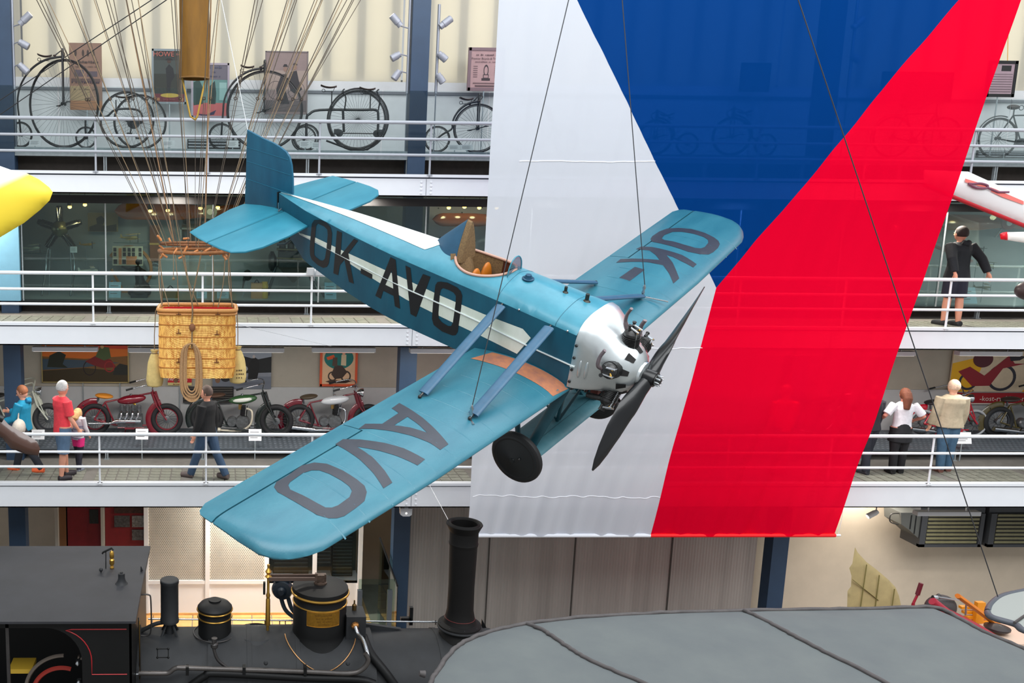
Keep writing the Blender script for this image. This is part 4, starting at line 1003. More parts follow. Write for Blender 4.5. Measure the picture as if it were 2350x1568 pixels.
# ================================================================ THE LOCOMOTIVE
LY = 12.0
iron = mat('matt black iron', (34, 36, 39), .6, var=.22, scale=5, bump=.05, bscale=30, spec=.45)
roofm = mat('cab roof grey', (44, 45, 50), .62, var=.14, scale=2.5, bump=.05)
blk2 = mat('black paint', (14, 15, 16), .5, spec=.3, var=.15, scale=4)
redl = mat('red lining', (170, 24, 32), .5)
pipem = mat('dark steel pipe', (72, 70, 70), .4, metal=.6, var=.15)
loco = thing('steam_locomotive', 'black tank locomotive with tall chimney, brass banded dome and flat cab roof', 'locomotive', (oY(700, 1450, LY).x, LY, 0))
LO = loco.location.copy()
def lx(px, py=1450, Y=LY): return oY(px, py, Y).x
def lz(px, py, Y=LY): return oY(px, py, Y).z
ZT = lz(1066, 1200)                      # chimney top
RZ = oY(200, 1332, LY).z
def lb(mb, nm, m, sm=35, par=None, **k):
    o = mb.build(nm, m, par or loco, sm, off=LO if par is None else (0, 0, 0), **k)
    if par is not None: o.location = -LO
    return o
# cab
cr = lx(330, 1332); yn, yf = LY-1.22, LY+1.22
prof = [(yn-.0, RZ-.03), (yn, RZ+.0)]+[(lerp(yn, yf, i/12), RZ+.05*sin(pi*i/12)) for i in range(1, 12)]+[(yf, RZ), (yf, RZ-.03)]
mb = MB(); mb.prism(prof, lambda y, z: (-6.2, y, z), lambda y, z: (cr, y, z)); lb(mb, 'cab_roof', roofm, 30)
cab_r = lx(302, 1500, yn+.08)
sz0, sz1 = 1.35, RZ-.03
ys = yn+.10
# near side sheet with arched opening, red lining
ox = lx(188, 1500, ys)            # opening's right edge
P = [(cab_r, sz0), (cab_r, sz1), (-6.2, sz1), (-6.2, sz1-.1), (ox-.45, sz1-.1)]
arc = [(ox-.45+.45*sin(a), sz1-.55+.45*cos(a)) for a in [pi/2*i/8 for i in range(9)]]
v, t = fill2d([(cab_r, sz0), (cab_r, sz1), (-6.2, sz1), (-6.2, sz1-.1)]+arc+[(ox, sz0)], [], .2)
mb = MB(); mb.add([(x, ys, z) for x, z in v], t); mb.add([(x, ys+.02, z) for x, z in v], t); lb(mb, 'cab_side', blk2, 0)
ln = [V((cab_r-.06, ys-.004, sz1-.12)), V((ox-.12, ys-.004, sz1-.12))]+[V((ox-.3+.42*sin(a), ys-.004, sz1-.54+.42*cos(a))) for a in [pi/12+pi/2*i/8*.83 for i in range(9)]]+[V((ox+.12, ys-.004, lz(205, 1548, ys))), V((cab_r-.06, ys-.004, lz(205, 1548, ys)))]
lb(MB().tube(ln, .007, 5), 'red_lining', redl)
lb(MB().box(-6.2, cab_r, yf-.12, yf-.10, sz0, sz1), 'cab_far_side', blk2, 0)
fw2 = MB().box(cab_r-.03, cab_r, ys, yf-.1, sz0, sz1); lb(fw2, 'cab_front', blk2, 0)
lb(MB().box(-6.2, cab_r, ys, yf-.1, sz0-.05, sz0), 'cab_floor', blk2, 0)
lb(MB().box(lx(18, 1500, ys)-.02, lx(18, 1500, ys)+.02, ys, ys+.03, sz0, sz1), 'cab_pillar', pipem, 0)
# inside the cab: quadrant, gauges, lever
q = V((lx(120, 1530, LY-.7), LY-.7, lz(120, 1530, LY-.7)))
mb = MB().ring(q+V((.15, 0, -.35)), .5, .025, (0, 1, 0), 20, 6, pi*.05, pi*.5)
for i in range(14): a = pi*.12+i*.075; mb.cbox(q+V((.15, 0, -.35))+V((.52*sin(a), 0, .52*cos(a))), (.02, .05, .03), Matrix.Rotation(a, 3, 'Y'))
lb(mb, 'reversing_quadrant', mat('worn quadrant', (110, 100, 92), .5, metal=.3), 30)
lb(MB().ring(q+V((.12, 0, -.4)), .38, .03, (0, 1, 0), 20, 6, 0, pi*.6), 'reversing_link', mat('red link', (150, 44, 34), .5), 40)
for dx, dz in ((.33, .02), (.34, -.25)): lb(MB().lathe([(.03, 0), (.035, .02), (.02, .05), (.03, .07)], q+V((dx, 0, dz)), (0, 0, 1), 12), 'gauge_cock', steel_m)
lb(MB().cbox((lx(52, 1530, LY-.5), LY-.5, lz(52, 1528, LY-.5)), (.3, .3, .06)), 'yellow_crate', mat('yellow paint', (196, 160, 50), .6), 0)
# roof fittings
def rp2(px, py, z=None): return oZ(px, py, RZ+.04)
q = rp2(257, 1306); wh_ = MB().lathe([(.022, 0), (.03, .02), (.02, .05), (.035, .08), (.035, .13), (.02, .15), (.032, .17), (.03, .24), (.015, .26)], q, (0, 0, 1), 14)
lb(wh_, 'steam_whistle', brass_m); lb(MB().tube([q+V((.02, 0, .27)), q+V((0, 0, .30)), q+V((-.12, 0, .24)), q+V((-.13, 0, .22))], .014, 6).tube([q+V((-.08, 0, .26)), q+V((-.085, 0, -.02))], .007, 6), 'whistle_lever', blk2)
q = rp2(279, 1341); lb(MB().lathe([(.10, 0), (.075, .015), (.055, .05), (.045, .09), (.045, .15), (.02, .155), (.018, .17)], q, (0, 0, 1), 18), 'roof_vent', iron)
q = rp2(232, 1316); lb(MB().tube([q, q+V((0, 0, .03))], .01, 6).ball(q+V((0, 0, .05)), .028, 8, 6), 'roof_knob', iron)
q = rp2(324, 1314); lb(MB().tube([q, q+V((0, 0, .08)), q+V((.02, 0, .02))], .012, 6), 'roof_hook', iron)
# handrail loop and gauge pipes at the cab front
lb(MB().tube(curve([(cab_r+.02, LY-.2, RZ-.12), (cab_r+.14, LY-.2, RZ-.12), (cab_r+.17, LY-.2, RZ-.2), (cab_r+.17, LY-.2, RZ-.62), (cab_r+.12, LY-.2, RZ-.7), (cab_r+.02, LY-.2, RZ-.7)], 4), .011, 6), 'handrail_loop', pipem, 50)
for k, m_ in ((0, pipem), (1, brass_m), (2, pipem)):
    lb(MB().tube([(cab_r+.03+k*.02, LY-.5-.1*k, RZ-.3), (cab_r+.04+k*.015, LY-.5-.1*k, RZ-.9), (cab_r+.02, LY-.6, sz0)], .008, 6), 'gauge_pipe', m_, 50)
# boiler: firebox wrapper, barrel, smokebox
bz = 2.02; br = .70; xF0, xF1 = cab_r, lx(478, 1500)
xB1 = lx(840, 1500); xS1 = lx(1090, 1500)+.25
topz = lz(640, 1446)
bz = topz-br-.03
def drum(x0, x1, r, nm, m, n=48, y=LY, z=None, rings=()):
    mb = MB(); pr_ = [(r, 0)]
    for x in rings: pr_ += [(r, x-.03), (r+.008, x-.03), (r+.008, x+.03), (r, x+.03)]
    pr_ += [(r, x1-x0)]; mb.lathe(pr_, (x0, y, z or bz), (1, 0, 0), n); return lb(mb, nm, m, 30)
drum(xF0, xF1, br, 'firebox_wrapper', iron)
drum(xF1, xB1+.05, br+.03, 'boiler_barrel', iron, rings=(.55, 1.2))
drum(xB1+.02, xS1, br-.03, 'smokebox', iron, rings=(.95,))
lb(MB().box(cab_r, xS1+.4, LY-1.15, LY+1.15, 1.28, 1.34), 'running_board', blk2, 0)
lb(MB().box(cab_r-.0, xB1+.2, LY-1.12, LY-.80, 1.34, bz-.08), 'side_tank', iron, 0)
lb(MB().box(cab_r, xB1+.2, LY+.8, LY+1.12, 1.34, bz-.08), 'side_tank', iron, 0)
mb = MB().box(-6, xS1+.3, LY-.9, LY+.9, .75, 1.28); lb(mb, 'main_frame', blk2, 0)
for i in range(4):
    for s in (-1, 1):
        c = V((-3.6+i*1.7, LY+s*.72, .55)); mb = MB().ring(c, .5, .05, (0, 1, 0), 36, 8)
        for k in range(10): a = 2*pi*k/10; mb.tube([c, c+V((.5*cos(a), 0, .5*sin(a)))], .025, 5)
        mb.lathe([(.1, -.06), (.1, .06)], c, (0, 1, 0), 16); lb(mb, 'driving_wheel', blk2)
# long pipe along the near side
yp = LY-.72
pz = lambda px, py: oY(px, py, yp)
lb(MB().tube(curve([pz(318, 1546), pz(372, 1546), pz(388, 1544), pz(404, 1534), pz(440, 1534), pz(700, 1542), pz(800, 1546), pz(832, 1536), pz(845, 1516), pz(838, 1500)], 5), .032, 10), 'steam_pipe', mat('pipe worn', (92, 88, 86), .35, metal=.6, var=.15), 50)
lb(MB().tube([pz(312, 1548), pz(372, 1546)], .016, 8), 'polished_pipe_end', steel_m, 50)
lb(MB().tube(curve([pz(430, 1580), pz(470, 1552), pz(500, 1546), pz(700, 1556), pz(820, 1560), pz(860, 1570)], 5), .05, 10), 'steam_pipe', blk2, 50)
for px in (430, 560, 700): q = pz(px, 1538); lb(MB().cbox(q, (.04, .09, .11)), 'pipe_clip', blk2, 0)
q = [oY(x, y, LY-.62) for x, y in ((490, 1468), (491, 1490), (500, 1515), (520, 1532))]; lb(MB().tube(curve(q, 5), .022, 8), 'feed_pipe', pipem, 50)
lb(MB().lathe([(.035, 0), (.05, .02), (.05, .06), (.03, .08), (.04, .14)], oY(492, 1488, LY-.6), (0, 0, 1), 14), 'feed_cock', pipem)
# small bracket frame on the firebox
q = oY(374, 1497, LY-.62)
mb = MB(); c4 = [q+V((sx*.07, -.03-.0*sz, sz*.06)) for sx, sz in ((-1, -1), (1, -1), (1, 1), (-1, 1))]; mb.tube(c4, .008, 5, closed=True)
for c in c4: mb.ball(c, .016, 8, 6)
lb(mb, 'boiler_bracket', blk2)
# blower / generator cylinder on feet
def stack(px, ptop, pbot, pw, Y=LY): c = oY(px, ptop, Y); r = (oY(px+pw/2, ptop, Y).x-oY(px-pw/2, ptop, Y).x)/2; return V((c.x, Y, 0)), r, c.z, lz(px, pbot, Y)
o, r, zt, zb_ = stack(389, 1330, 1428, 42)
lb(MB().lathe([(r*.9, zb_), (r*1.03, zb_+.01), (r*1.03, zb_+.05), (r*.98, zb_+.06), (r*.98, zt-.06), (r*1.03, zt-.05), (r*1.03, zt-.01), (r*.95, zt), (0, zt+.005)], o, (0, 0, 1), 32), 'air_pump_cylinder', iron)
mb = MB()
for k in range(4): a = pi/4+k*pi/2; mb.tube([o+V((.05*cos(a), .05*sin(a), zb_)), o+V((.15*cos(a), .15*sin(a), bz+br-.02))], .018, 6)
mb.lathe([(.06, bz+br-.03), (.06, zb_)], o, (0, 0, 1), 14); lb(mb, 'pump_feet', iron)
lb(MB().tube(curve([o+V((-.05, 0, zb_-.0)), o+V((-.2, .0, zb_-.03)), V((cab_r, LY, zb_-.14))], 5), .03, 8), 'pump_pipe', iron, 50)
# sand dome with brass bands
o, r, zt, zb_ = stack(493, 1392, 1470, 76)
z0_ = bz+br-.16
lb(MB().lathe([(r*1.35, z0_), (r*1.12, z0_+.10), (r, z0_+.16), (r, zt-.14), (r*.98, zt-.13), (r*.98, zt-.07), (r*1.04, zt-.06), (r*1.05, zt-.0), (r*.9, zt+.04), (r*.5, zt+.075), (r*.38, zt+.08), (r*.38, zt+.10), (0, zt+.10)], o, (0, 0, 1), 40), 'sand_dome', blk2, 30)
for z in (zt-.135, zt-.035): lb(MB().ring(o+V((0, 0, z)), r*1.02+.008*(z > zt-.1), .011, (0, 0, 1), 44, 6), 'brass_band', brass_m)
lb(MB().ring(o+V((0, 0, bz+br-.0)), r*1.28, .01, (0, .0, 1), 44, 6), 'dome_piping', pipem)
# flat hatch
o, r, zt, zb_ = stack(588, 1462, 1480, 90)
lb(MB().lathe([(r*1.2, bz+br-.22), (r*1.15, bz+br-.04), (r, bz+br), (r, zt-.01), (r*.97, zt), (0, zt+.01)], o, (0, 0, 1), 40), 'flat_hatch', iron, 30)
# steam dome
o, r, zt, zb_ = stack(735, 1345, 1500, 122)
z0_ = bz+br-.3
lb(MB().lathe([(r*1.45, z0_), (r*1.2, z0_+.16), (r*1.02, z0_+.30), (r, z0_+.36), (r, zt-.2), (r*.985, zt-.19), (r*.985, zt-.12), (r*1.03, zt-.10), (r*1.06, zt-.05), (r*1.04, zt), (r*.6, zt+.035), (0, zt+.045)], o, (0, 0, 1), 56), 'steam_dome', blk2, 30)
for z, rr, t_ in ((zt-.21, r*1.0, .012), (zt-.07, r*1.055, .018)): lb(MB().ring(o+V((0, 0, z)), rr, t_, (0, 0, 1), 56, 8), 'brass_band', brass_m)
g = [V((o.x+r*1.25*cos(a), 0, 0)) for a in [0]]
pts = []
for k in range(25):
    a = pi+pi*k/24; x = r*1.32*cos(a); y = r*1.32*sin(a)*1.0; yy = y-.12; zz = bz+sqrt(max(.01, (br+.04)**2-yy*yy)); pts.append((o.x+x, LY+yy, zz))
lb(MB().tube(pts, .008, 6), 'copper_wire', mat('copper', (200, 150, 100), .4, metal=.7), 60)
# brass plate on the dome
def onc(a, z, l=.0): return (o.x+(r+l)*sin(a), LY-(r+l)*cos(a), z)
px0, px1 = -.60, .63; a0, a1 = -.62, .62; zc0, zc1 = zt-.62, zt-.42
zp = oY(735, 1424, LY-r).z
pl = MB().grid(lambda u, v: onc(lerp(-.58, .66, u), lerp(zp-.10, zp+.10, v), .006), 16, 2); pl_ = lb(pl, 'brass_plate', mat('aged brass plate', (158, 116, 42), .4, metal=.8, var=.2, scale=30), 60)
fr_ = MB(); 
for v_ in (-.10, .10): fr_.tube([onc(lerp(-.58, .66, i/12), zp+v_, .008) for i in range(13)], .005, 5)
for a_ in (-.58, .66): fr_.tube([onc(a_, zp-.1, .008), onc(a_, zp+.1, .008)], .005, 5)
lb(fr_, 'plate_rim', brass_m, 40)
m = MB()
for i, (s, sz_) in enumerate((('~11', .04), ('~16', .028), ('~14', .028), ('~9', .03))):
    text_into(m, s, lambda x, y, i=i: onc(.04+x/r, zp+.052-i*.042+y, .008), sz_*.85, align='CENTER')
lb(m, 'engraved_lettering', mat('engraving', (120, 84, 28), .5, metal=.6), 0, kind='stuff')
# safety valve gear on the dome and the lever arm to the brass column
tp_ = o+V((0, 0, zt+.03)); mb = MB().lathe([(.09, 0), (.09, .03), (.05, .04), (.05, .1)], tp_, (0, 0, 1), 18).cbox(tp_+V((.0, 0, .09)), (.1, .09, .09)).cbox(tp_+V((.05, .03, .06)), (.06, .06, .14)).cbox(tp_+V((-.06, -.03, .08)), (.03, .05, .17))
lb(mb, 'safety_valve', mat('oily bronze', (92, 76, 66), .45, metal=.6, var=.3, scale=30), 20)
for sy in (-.05, .06): lb(MB().cbox(tp_+V((-.38, sy, .09)), (.66, .02, .045)), 'valve_lever', mat('lever steel', (110, 92, 84), .4, metal=.7), 0)
cpx = lambda y: oY(614, y, LY)
c1, c2, c3, c4_ = cpx(1298), cpx(1350), cpx(1420), cpx(1455)
lb(MB().lathe([(.02, 0), (.02, .12), (.035, .13), (.03, .5), (.022, .52), (.03, .56), (.018, .6), (.018, .8), (.05, .83), (.02, .86), (.045, .9), (.015, .95), (.02, 1.0)], V((c4_.x, LY, c4_.z)), (0, 0, 1), 14), 'spring_balance', brass_m, 30)
lb(MB().cbox((c2.x-.045, LY, c2.z), (.03, .05, .17)), 'balance_scale', blk2, 0)
# turbo pump behind (black round casing with bent pipes)
q = oY(648, 1352, LY+.5)
mb = MB().lathe([(.06, -.08), (.13, -.07), (.15, -.03), (.15, .03), (.13, .07)], q, (.2, 1, 0), 28).lathe([(.04, -.14), (.07, -.12), (.07, .1)], q, (.2, 1, 0), 16)
for k in range(10): a = 2*pi*k/10; mb.ball(q+V((.13*cos(a), -.05, .13*sin(a))), .012, 6, 4)
mb.cbox(q+V((0, 0, .17)), (.3, .12, .07)); tg = lb(mb, 'injector_casing', mat('blue black casing', (26, 36, 46), .35, spec=.6), 30)
for dx, ex_ in ((-.02, .3), (.08, .3)): lb(MB().tube(curve([q+V((dx, 0, -.12)), q+V((dx+.06, 0, -.3)), q+V((dx+.18, 0, -.42)), q+V((dx+ex_+.1, -.1, -.5))], 5), .03, 8), 'bent_pipe', mat('blue grey pipe', (58, 72, 84), .4, metal=.3), 50)
lb(MB().tube([q+V((.12, 0, .0)), q+V((.35, -.2, -.1))], .035, 8), 'bent_pipe', mat('blue grey pipe', (58, 72, 84)), 50)
# box with oil cup, union and bright pipe at the right of the dome
bx0, bx1 = lx(790, 1430), lx(834, 1430); bt = lz(812, 1400)
lb(MB().box(bx0, bx1, LY-.22, LY+.12, bz+br-.1, bt), 'lubricator_box', iron, 0)
q = V(((bx0+bx1)/2, LY, bt)); lb(MB().lathe([(.03, 0), (.032, .07), (.02, .08), (.012, .09), (.01, .14)], q, (0, 0, 1), 14), 'oil_cup', mat('aged brass', (110, 88, 54), .4, metal=.8))
q = oY(815, 1437, LY-.25); lb(MB().lathe([(.055, 0), (.055, .03), (.035, .05)], q+V((0, .03, 0)), (.2, -1, -.3), 8), 'union_nut', mat('copper brass', (206, 144, 84), .35, metal=.9), 20)
lb(MB().tube(curve([q, q+V((.03, -.06, -.08)), oY(832, 1468, LY-.42), oY(842, 1495, LY-.6), oY(845, 1515, LY-.66)], 6), .028, 10), 'bright_pipe', steel_m, 50)
lb(MB().tube(curve([oY(834, 1462, LY-.15), oY(850, 1500, LY-.45), oY(885, 1545, LY-.6), oY(910, 1580, LY-.65)], 6), .06, 12), 'main_steam_pipe', blk2, 50)
lb(MB().add([(bx1, LY+.1, bt-.25), (bx1, LY+.16, bt-.25), (bx1+.55, LY+.1, bz+br-.02), (bx1+.55, LY+.16, bz+br-.02), (bx1, LY+.1, bz+br-.1), (bx1, LY+.16, bz+br-.1)], [(0, 2, 4), (1, 5, 3), (0, 1, 3, 2)]), 'gusset_plate', iron, 0)
# chimney
o, r, zt, zb_ = stack(1066, 1203, 1440, 70)
cb = lz(1058, 1437)
H = zt-cb
lb(MB().lathe([(r*1.9, bz+br-.28), (r*1.3, bz+br-.02), (r*1.12, cb-.04), (r*1.35, cb-.03), (r*1.42, cb+.0), (r*1.4, cb+.04), (r*1.1, cb+.07), (r*.98, cb+.12), (r*.86, cb+.25), (r*.84, cb+H*.4), (r*.9, cb+H*.80), (r*.93, cb+H*.80), (r*.95, cb+H*.82), (r*.92, cb+H*.83), (r*.93, cb+H*.93), (r*1.08, cb+H*.975), (r*1.18, cb+H), (r*1.14, cb+H*1.01), (r*1.0, cb+H*1.0), (r*.9, cb+H*1.015), (r*.84, cb+H), (r*.8, cb+H*.9), (r*.7, cb+H*.3)], o, (0, 0, 1), 44), 'chimney', mat('sooty black', (14, 13, 13), .62, spec=.25, var=.2, scale=3), 24)
lb(MB().ring(o+V((0, 0, cb+.0)), r*1.38, .02, (0, 0, 1), 44, 8), 'chimney_collar', iron)
lb(MB().ring(o+V((0, 0, cb+.13)), r*.965, .006, (0, 0, 1), 44, 6), 'red_lining', mat('dull red band', (90, 26, 24), .6))
for k in range(16): a = 2*pi*k/16; lb(MB().ball(o+V((r*1.27*cos(a), r*1.27*sin(a), cb+.05)), .01, 6, 4), 'collar_bolt', iron) if k % 2 == 0 else None
# boiler handrail with stanchions, far side
yr = LY+.30
a, c = oY(340, 1421, yr), oY(1020, 1428, yr)
lb(MB().tube([a, c], .012, 8), 'boiler_handrail', steel_m, 50)
for px in (608, 642, 655, 1000): q = oY(px, 1424, yr); lb(MB().tube([q, (q.x, yr, bz+br-.05)], .008, 6), 'handrail_stanchion', pipem, 50)
q = oY(943, 1400, LY+.4); lb(MB().box(q.x-.02, q.x+.03, LY+.38, LY+.44, bz+br-.1, q.z+.04).box(q.x-.14, q.x, LY+.38, LY+.44, lz(930, 1421, LY+.4)-.02, lz(930, 1421, LY+.4)+.02), 'lamp_bracket', blk2, 0)
q = oY(1113, 1440, LY+.3); lb(MB().prism([(0, -.18), (.17, -.18), (0, .12)], lambda x, z: (q.x+x-.05, q.y, q.z+z), lambda x, z: (q.x+x-.05, q.y+.02, q.z+z)), 'front_lamp_bracket', blk2, 0)
for px, py in ((610, 1522), (798, 1523)): q = oY(px, py, LY-.66); lb(MB().lathe([(.03, 0), (.03, .01), (.015, .02), (.015, .03)], q, (0, -1, .4), 12), 'boiler_plug', iron)
# ================================================================ FOREGROUND GREY WINGS
gw = mat('grey doped fabric', (78, 83, 85), .7, var=.05, scale=2.5, col2=(86, 91, 91), bump=.06, bscale=120, spec=.3)
cord = mat('dark corded seam', (62, 58, 58), .7, var=.2, scale=20)
GZ = E-2.55
wingt = thing('aircraft_wing', 'large grey fabric aircraft wing with dark corded ribs filling the lower right foreground', 'wing', oZ(1600, 1500, GZ)); GO = wingt.location.copy()
def gp(px, py): p = oZ(px, py, GZ); return (p.x, p.y)
E0 = [gp(*q) for q in ((985, 1568), (992, 1548), (1010, 1520), (1040, 1482), (1072, 1460), (1130, 1438), (1208, 1421), (1320, 1408), (1440, 1400), (1560, 1395), (1708, 1391), (1860, 1389), (2000, 1387), (2142, 1384), (2200, 1408), (2260, 1440), (2350, 1478), (2440, 1520))]
bot = [(E0[-1][0]+.6, 3.0), (E0[0][0]-.3, 3.0)]
outl = E0+bot
def gz(x, y, l=0):
    d_ = 9.0
    for i in range(len(E0)-1):
        ax_, ay_ = E0[i]; bx_, by_ = E0[i+1]; q_ = max(0, min(1, ((x-ax_)*(bx_-ax_)+(y-ay_)*(by_-ay_))/((bx_-ax_)**2+(by_-ay_)**2)))
        d_ = min(d_, math.hypot(x-ax_-q_*(bx_-ax_), y-ay_-q_*(by_-ay_)))
    return GZ-.035*max(0, 1-d_/.2)**2+l
v, t = fill2d(outl, [], .12)
mb = MB(); mb.add([(x, y, gz(x, y)) for x, y in v], t); lb2 = lambda mb, nm, m, sm=60: mb.build(nm, m, wingt, sm, off=GO)
lb2(mb, 'fabric_skin', gw)
v2_ = [(x, y, GZ-.2) for x, y in v]; lb2(MB().add(v2_, t), 'lower_skin', gw)
n = len(outl); lb2(MB().add([(x, y, gz(x, y)) for x, y in outl]+[(x, y, GZ-.2) for x, y in outl], [(i, (i+1) % n, n+(i+1) % n, n+i) for i in range(n)]), 'wing_edge', gw)
ec = curve([(x, y, gz(x, y)+.004) for x, y in E0], 6)
rn = random.Random(2); ec = [p+V((rn.uniform(-.004, .004), rn.uniform(-.004, .004), rn.uniform(-.003, .003))) for p in ec]
lb2(MB().tube(ec, .014, 8), 'edge_cord', cord)
for P in ([(1208, 1421), (1245, 1447), (1300, 1485), (1360, 1520), (1480, 1572), (1620, 1640)], [(1708, 1391), (1722, 1405), (1790, 1444), (1880, 1492), (2020, 1562), (2150, 1640)], [(985, 1566), (1010, 1580), (1040, 1610)]):
    pp = [gp(*q) for q in P]; c = curve([(x, y, gz(x, y)+.004) for x, y in pp], 10); c = [p+V((rn.uniform(-.005, .005), 0, 0)) for p in c]
    lb2(MB().tube(c, .013, 8), 'rib_cord', cord)
q = oZ(975, 1548, GZ-.0); lb2(MB().lathe([(.02, 0), (.014, .03)], q, (-1, 0, .2), 10), 'edge_fitting', cord)
# second grey tip panel with a rib
tipw = thing('wing_tip', 'small rounded grey fabric wing tip at the right edge', 'wing', oY(2320, 1400, 8.8)); TO = tipw.location.copy()
TY = 8.8
P = [(2268, 1400), (2275, 1384), (2300, 1366), (2350, 1354), (2440, 1340), (2480, 1440), (2400, 1450), (2350, 1443), (2330, 1429), (2285, 1416), (2270, 1408)]
pt = [oZ(x, y, oY(2300, 1400, TY).z) for x, y in P]
v, t = fill2d([(p.x, p.y) for p in pt], [], .15); zz_ = pt[0].z
for dz, nm in ((0, 'fabric_skin'), (-.05, 'lower_skin')): MB().add([(x, y, zz_+dz) for x, y in v], t).build(nm, mat('grey beige fabric', (140, 146, 142), .65), tipw, 60, off=TO)
MB().tube(curve([(p.x, p.y, p.z-.02) for p in pt], 5, True), .032, 8, closed=True).build('edge_cord', mat('slate edge', (72, 76, 84), .5), tipw, 60, off=TO)
a, c = oZ(2328, 1432, zz_), oZ(2352, 1415, zz_); MB().tube([a+V((0, 0, .01)), c+V((0, 0, .01))], .014, 6).build('rib_cord', cord, tipw, 60, off=TO)
# ================================================================ HIGH-WHEEL BICYCLES
bkm = mat('black bicycle enamel', (26, 26, 30), .4, spec=.6); rubg = mat('dark rubber tyre', (40, 38, 40), .7); spk = mat('spoke steel', (84, 86, 92), .35, metal=.6); sadm = mat('dark leather saddle', (48, 32, 28), .5)
BYY = 18.45; PZ3 = PLAT[3][0]
def wheel(c, R, n=28, r=.016, nm='wheel', par=None, yaw=0, m1=None, m2=None, k=44, rim=True):
    ax = V((sin(yaw), cos(yaw), 0)); a, b_ = basis(ax, (0, 0, 1)); c = V(c)
    w = MB().ring(c, R-r, r, ax, k, 7).build(nm, m1 or rubg, par, 60)
    if rim: MB().ring(c, R-2.6*r, r*.55, ax, k, 5).build('rim', m2 or bkm, w, 60)
    s = MB()
    for i in range(n):
        t = 2*pi*i/n; e = .022 if i % 2 else -.022
        s.tube([c+ax*e*.8+(a*cos(t+.2)+b_*sin(t+.2))*.03, c+(a*cos(t)+b_*sin(t))*(R-2.5*r)], .0022, 4, cap=False)
    s.build('spokes', spk, w, 60); MB().lathe([(.03, -.05), (.035, -.045), (.018, -.02), (.018, .02), (.035, .045), (.03, .05)], c, ax, 12).build('hub', bkm, w, 40)
    return w
def saddle(p, par, L=.26, s=-1, nm='saddle'):
    p = V(p); m = MB(); vs = []; n = 10; K = 9
    for i in range(K):
        u = i/(K-1); w = interp(u, [0, .3, .7, 1], [.02, .03, .08, .075]); z = .03*(2*u-1)**2+.015*u
        for j in range(n): t = 2*pi*j/n; vs.append(p+V((s*(u-.3)*L, w*cos(t), z+.018*sin(t))))
    m.add(vs, [(i*n+j, i*n+(j+1) % n, (i+1)*n+(j+1) % n, (i+1)*n+j) for i in range(K-1) for j in range(n)]+[tuple(range(n))[::-1], tuple(range((K-1)*n, K*n))])
    o = m.build(nm, sadm, par, 50)
    MB().ring(p+V((s*.16, 0, -.05)), .03, .006, (0, 1, 0), 14, 5).tube([p+V((-s*.05, 0, 0)), p+V((-s*.02, 0, -.07)), p+V((s*.14, 0, -.07))], .006, 5).build('saddle_spring', bkm, o, 50)
    return o
def penny(px, Rp, spx, Rs, lab, Y=BYY, yaw=0.0, sad=None, extra=None, bars=1):
    R = Rp/2150*Y*1.0; rs = Rs/2150*Y
    c = oY(px, 300, Y); sc = oY(spx, 300, Y); t = thing('high_wheel_bicycle', lab, 'bicycle', (c.x, Y, PZ3), 0, 'old bicycles on the top gallery')
    zc_ = R; s = 1 if sc.x > c.x else -1; dx = sc.x-c.x
    wheel((0, 0, R), R, 40 if R > .6 else 34, .017, 'large_wheel', t, yaw)
    wheel((dx, 0, rs), rs, 16, .014, 'small_wheel', t, yaw*.5, k=26)
    g = R+.035; arc = [V((s*g*sin(a), 0, R+g*cos(a))) for a in [radians(q) for q in (2, 18, 34, 50, 66, 80, 92)]]
    arc += [V((lerp(arc[-1].x, dx, .6), 0, lerp(arc[-1].z, rs, .5))), V((dx, .03, rs))]
    MB().tube(curve(arc, 4), [.021]*13+[.018]*(len(curve(arc, 4))-13), 8).build('backbone', bkm, t, 60)
    f = MB()
    for e in (-.06, .06): f.tube([(0, e*.5, 2*R+.10), (0, e, 2*R), (0, e, R)], .014, 7)
    f.lathe([(.028, 0), (.028, .17), (.018, .2)], (0, 0, 2*R-.01), (0, 0, 1), 12); f.build('fork', bkm, t, 60)
    h = curve([(s*.08, -.33, 2*R+.02), (0, -.25, 2*R+.1), (0, 0, 2*R+.15), (0, .25, 2*R+.1), (s*.08, .33, 2*R+.02)], 5)
    hb = MB().tube(h, .011, 7).build('handlebar', bkm, t, 60)
    for e in (-1, 1): MB().ball((s*.09, e*.34, 2*R+.01), (.03, .02, .02), 8, 6).build('grip', sadm, hb, 60)
    for e in (-1, 1):
        MB().tube([(0, e*.07, R), (-e*.11, e*.1, R-.03*e)], .011, 6).cbox((-e*.12, e*.15, R-.03*e), (.07, .09, .02)).build('pedal', bkm, t, 40)
    sp = sad or (s*R*.45, 2*R-.0)
    saddle((s*min(.28, R*.4), 0, R+sqrt(max(.01, g*g-(R*.4)**2))+.06), t, s=s)
    return t
penny(147, 97, 47, 29, 'largest high-wheel bicycle at the left end of the top gallery', yaw=.5)
t3 = penny(606, 88, 508, 30, 'tall high-wheel bicycle in front of the photograph of two riders', yaw=.25)
penny(1096, 55, 1004, 30, 'small high-wheel bicycle just right of the navy column', yaw=.1)
penny(1209, 58, 1300, 28, 'high-wheel bicycle half hidden by the white edge of the flag', yaw=.1)
penny(1505, 40, 1580, 26, 'dark bicycle faintly visible through the left of the blue flag field', yaw=.1)
penny(1680, 44, 1760, 26, 'dark bicycle faintly visible through the middle of the blue flag field', yaw=.1)
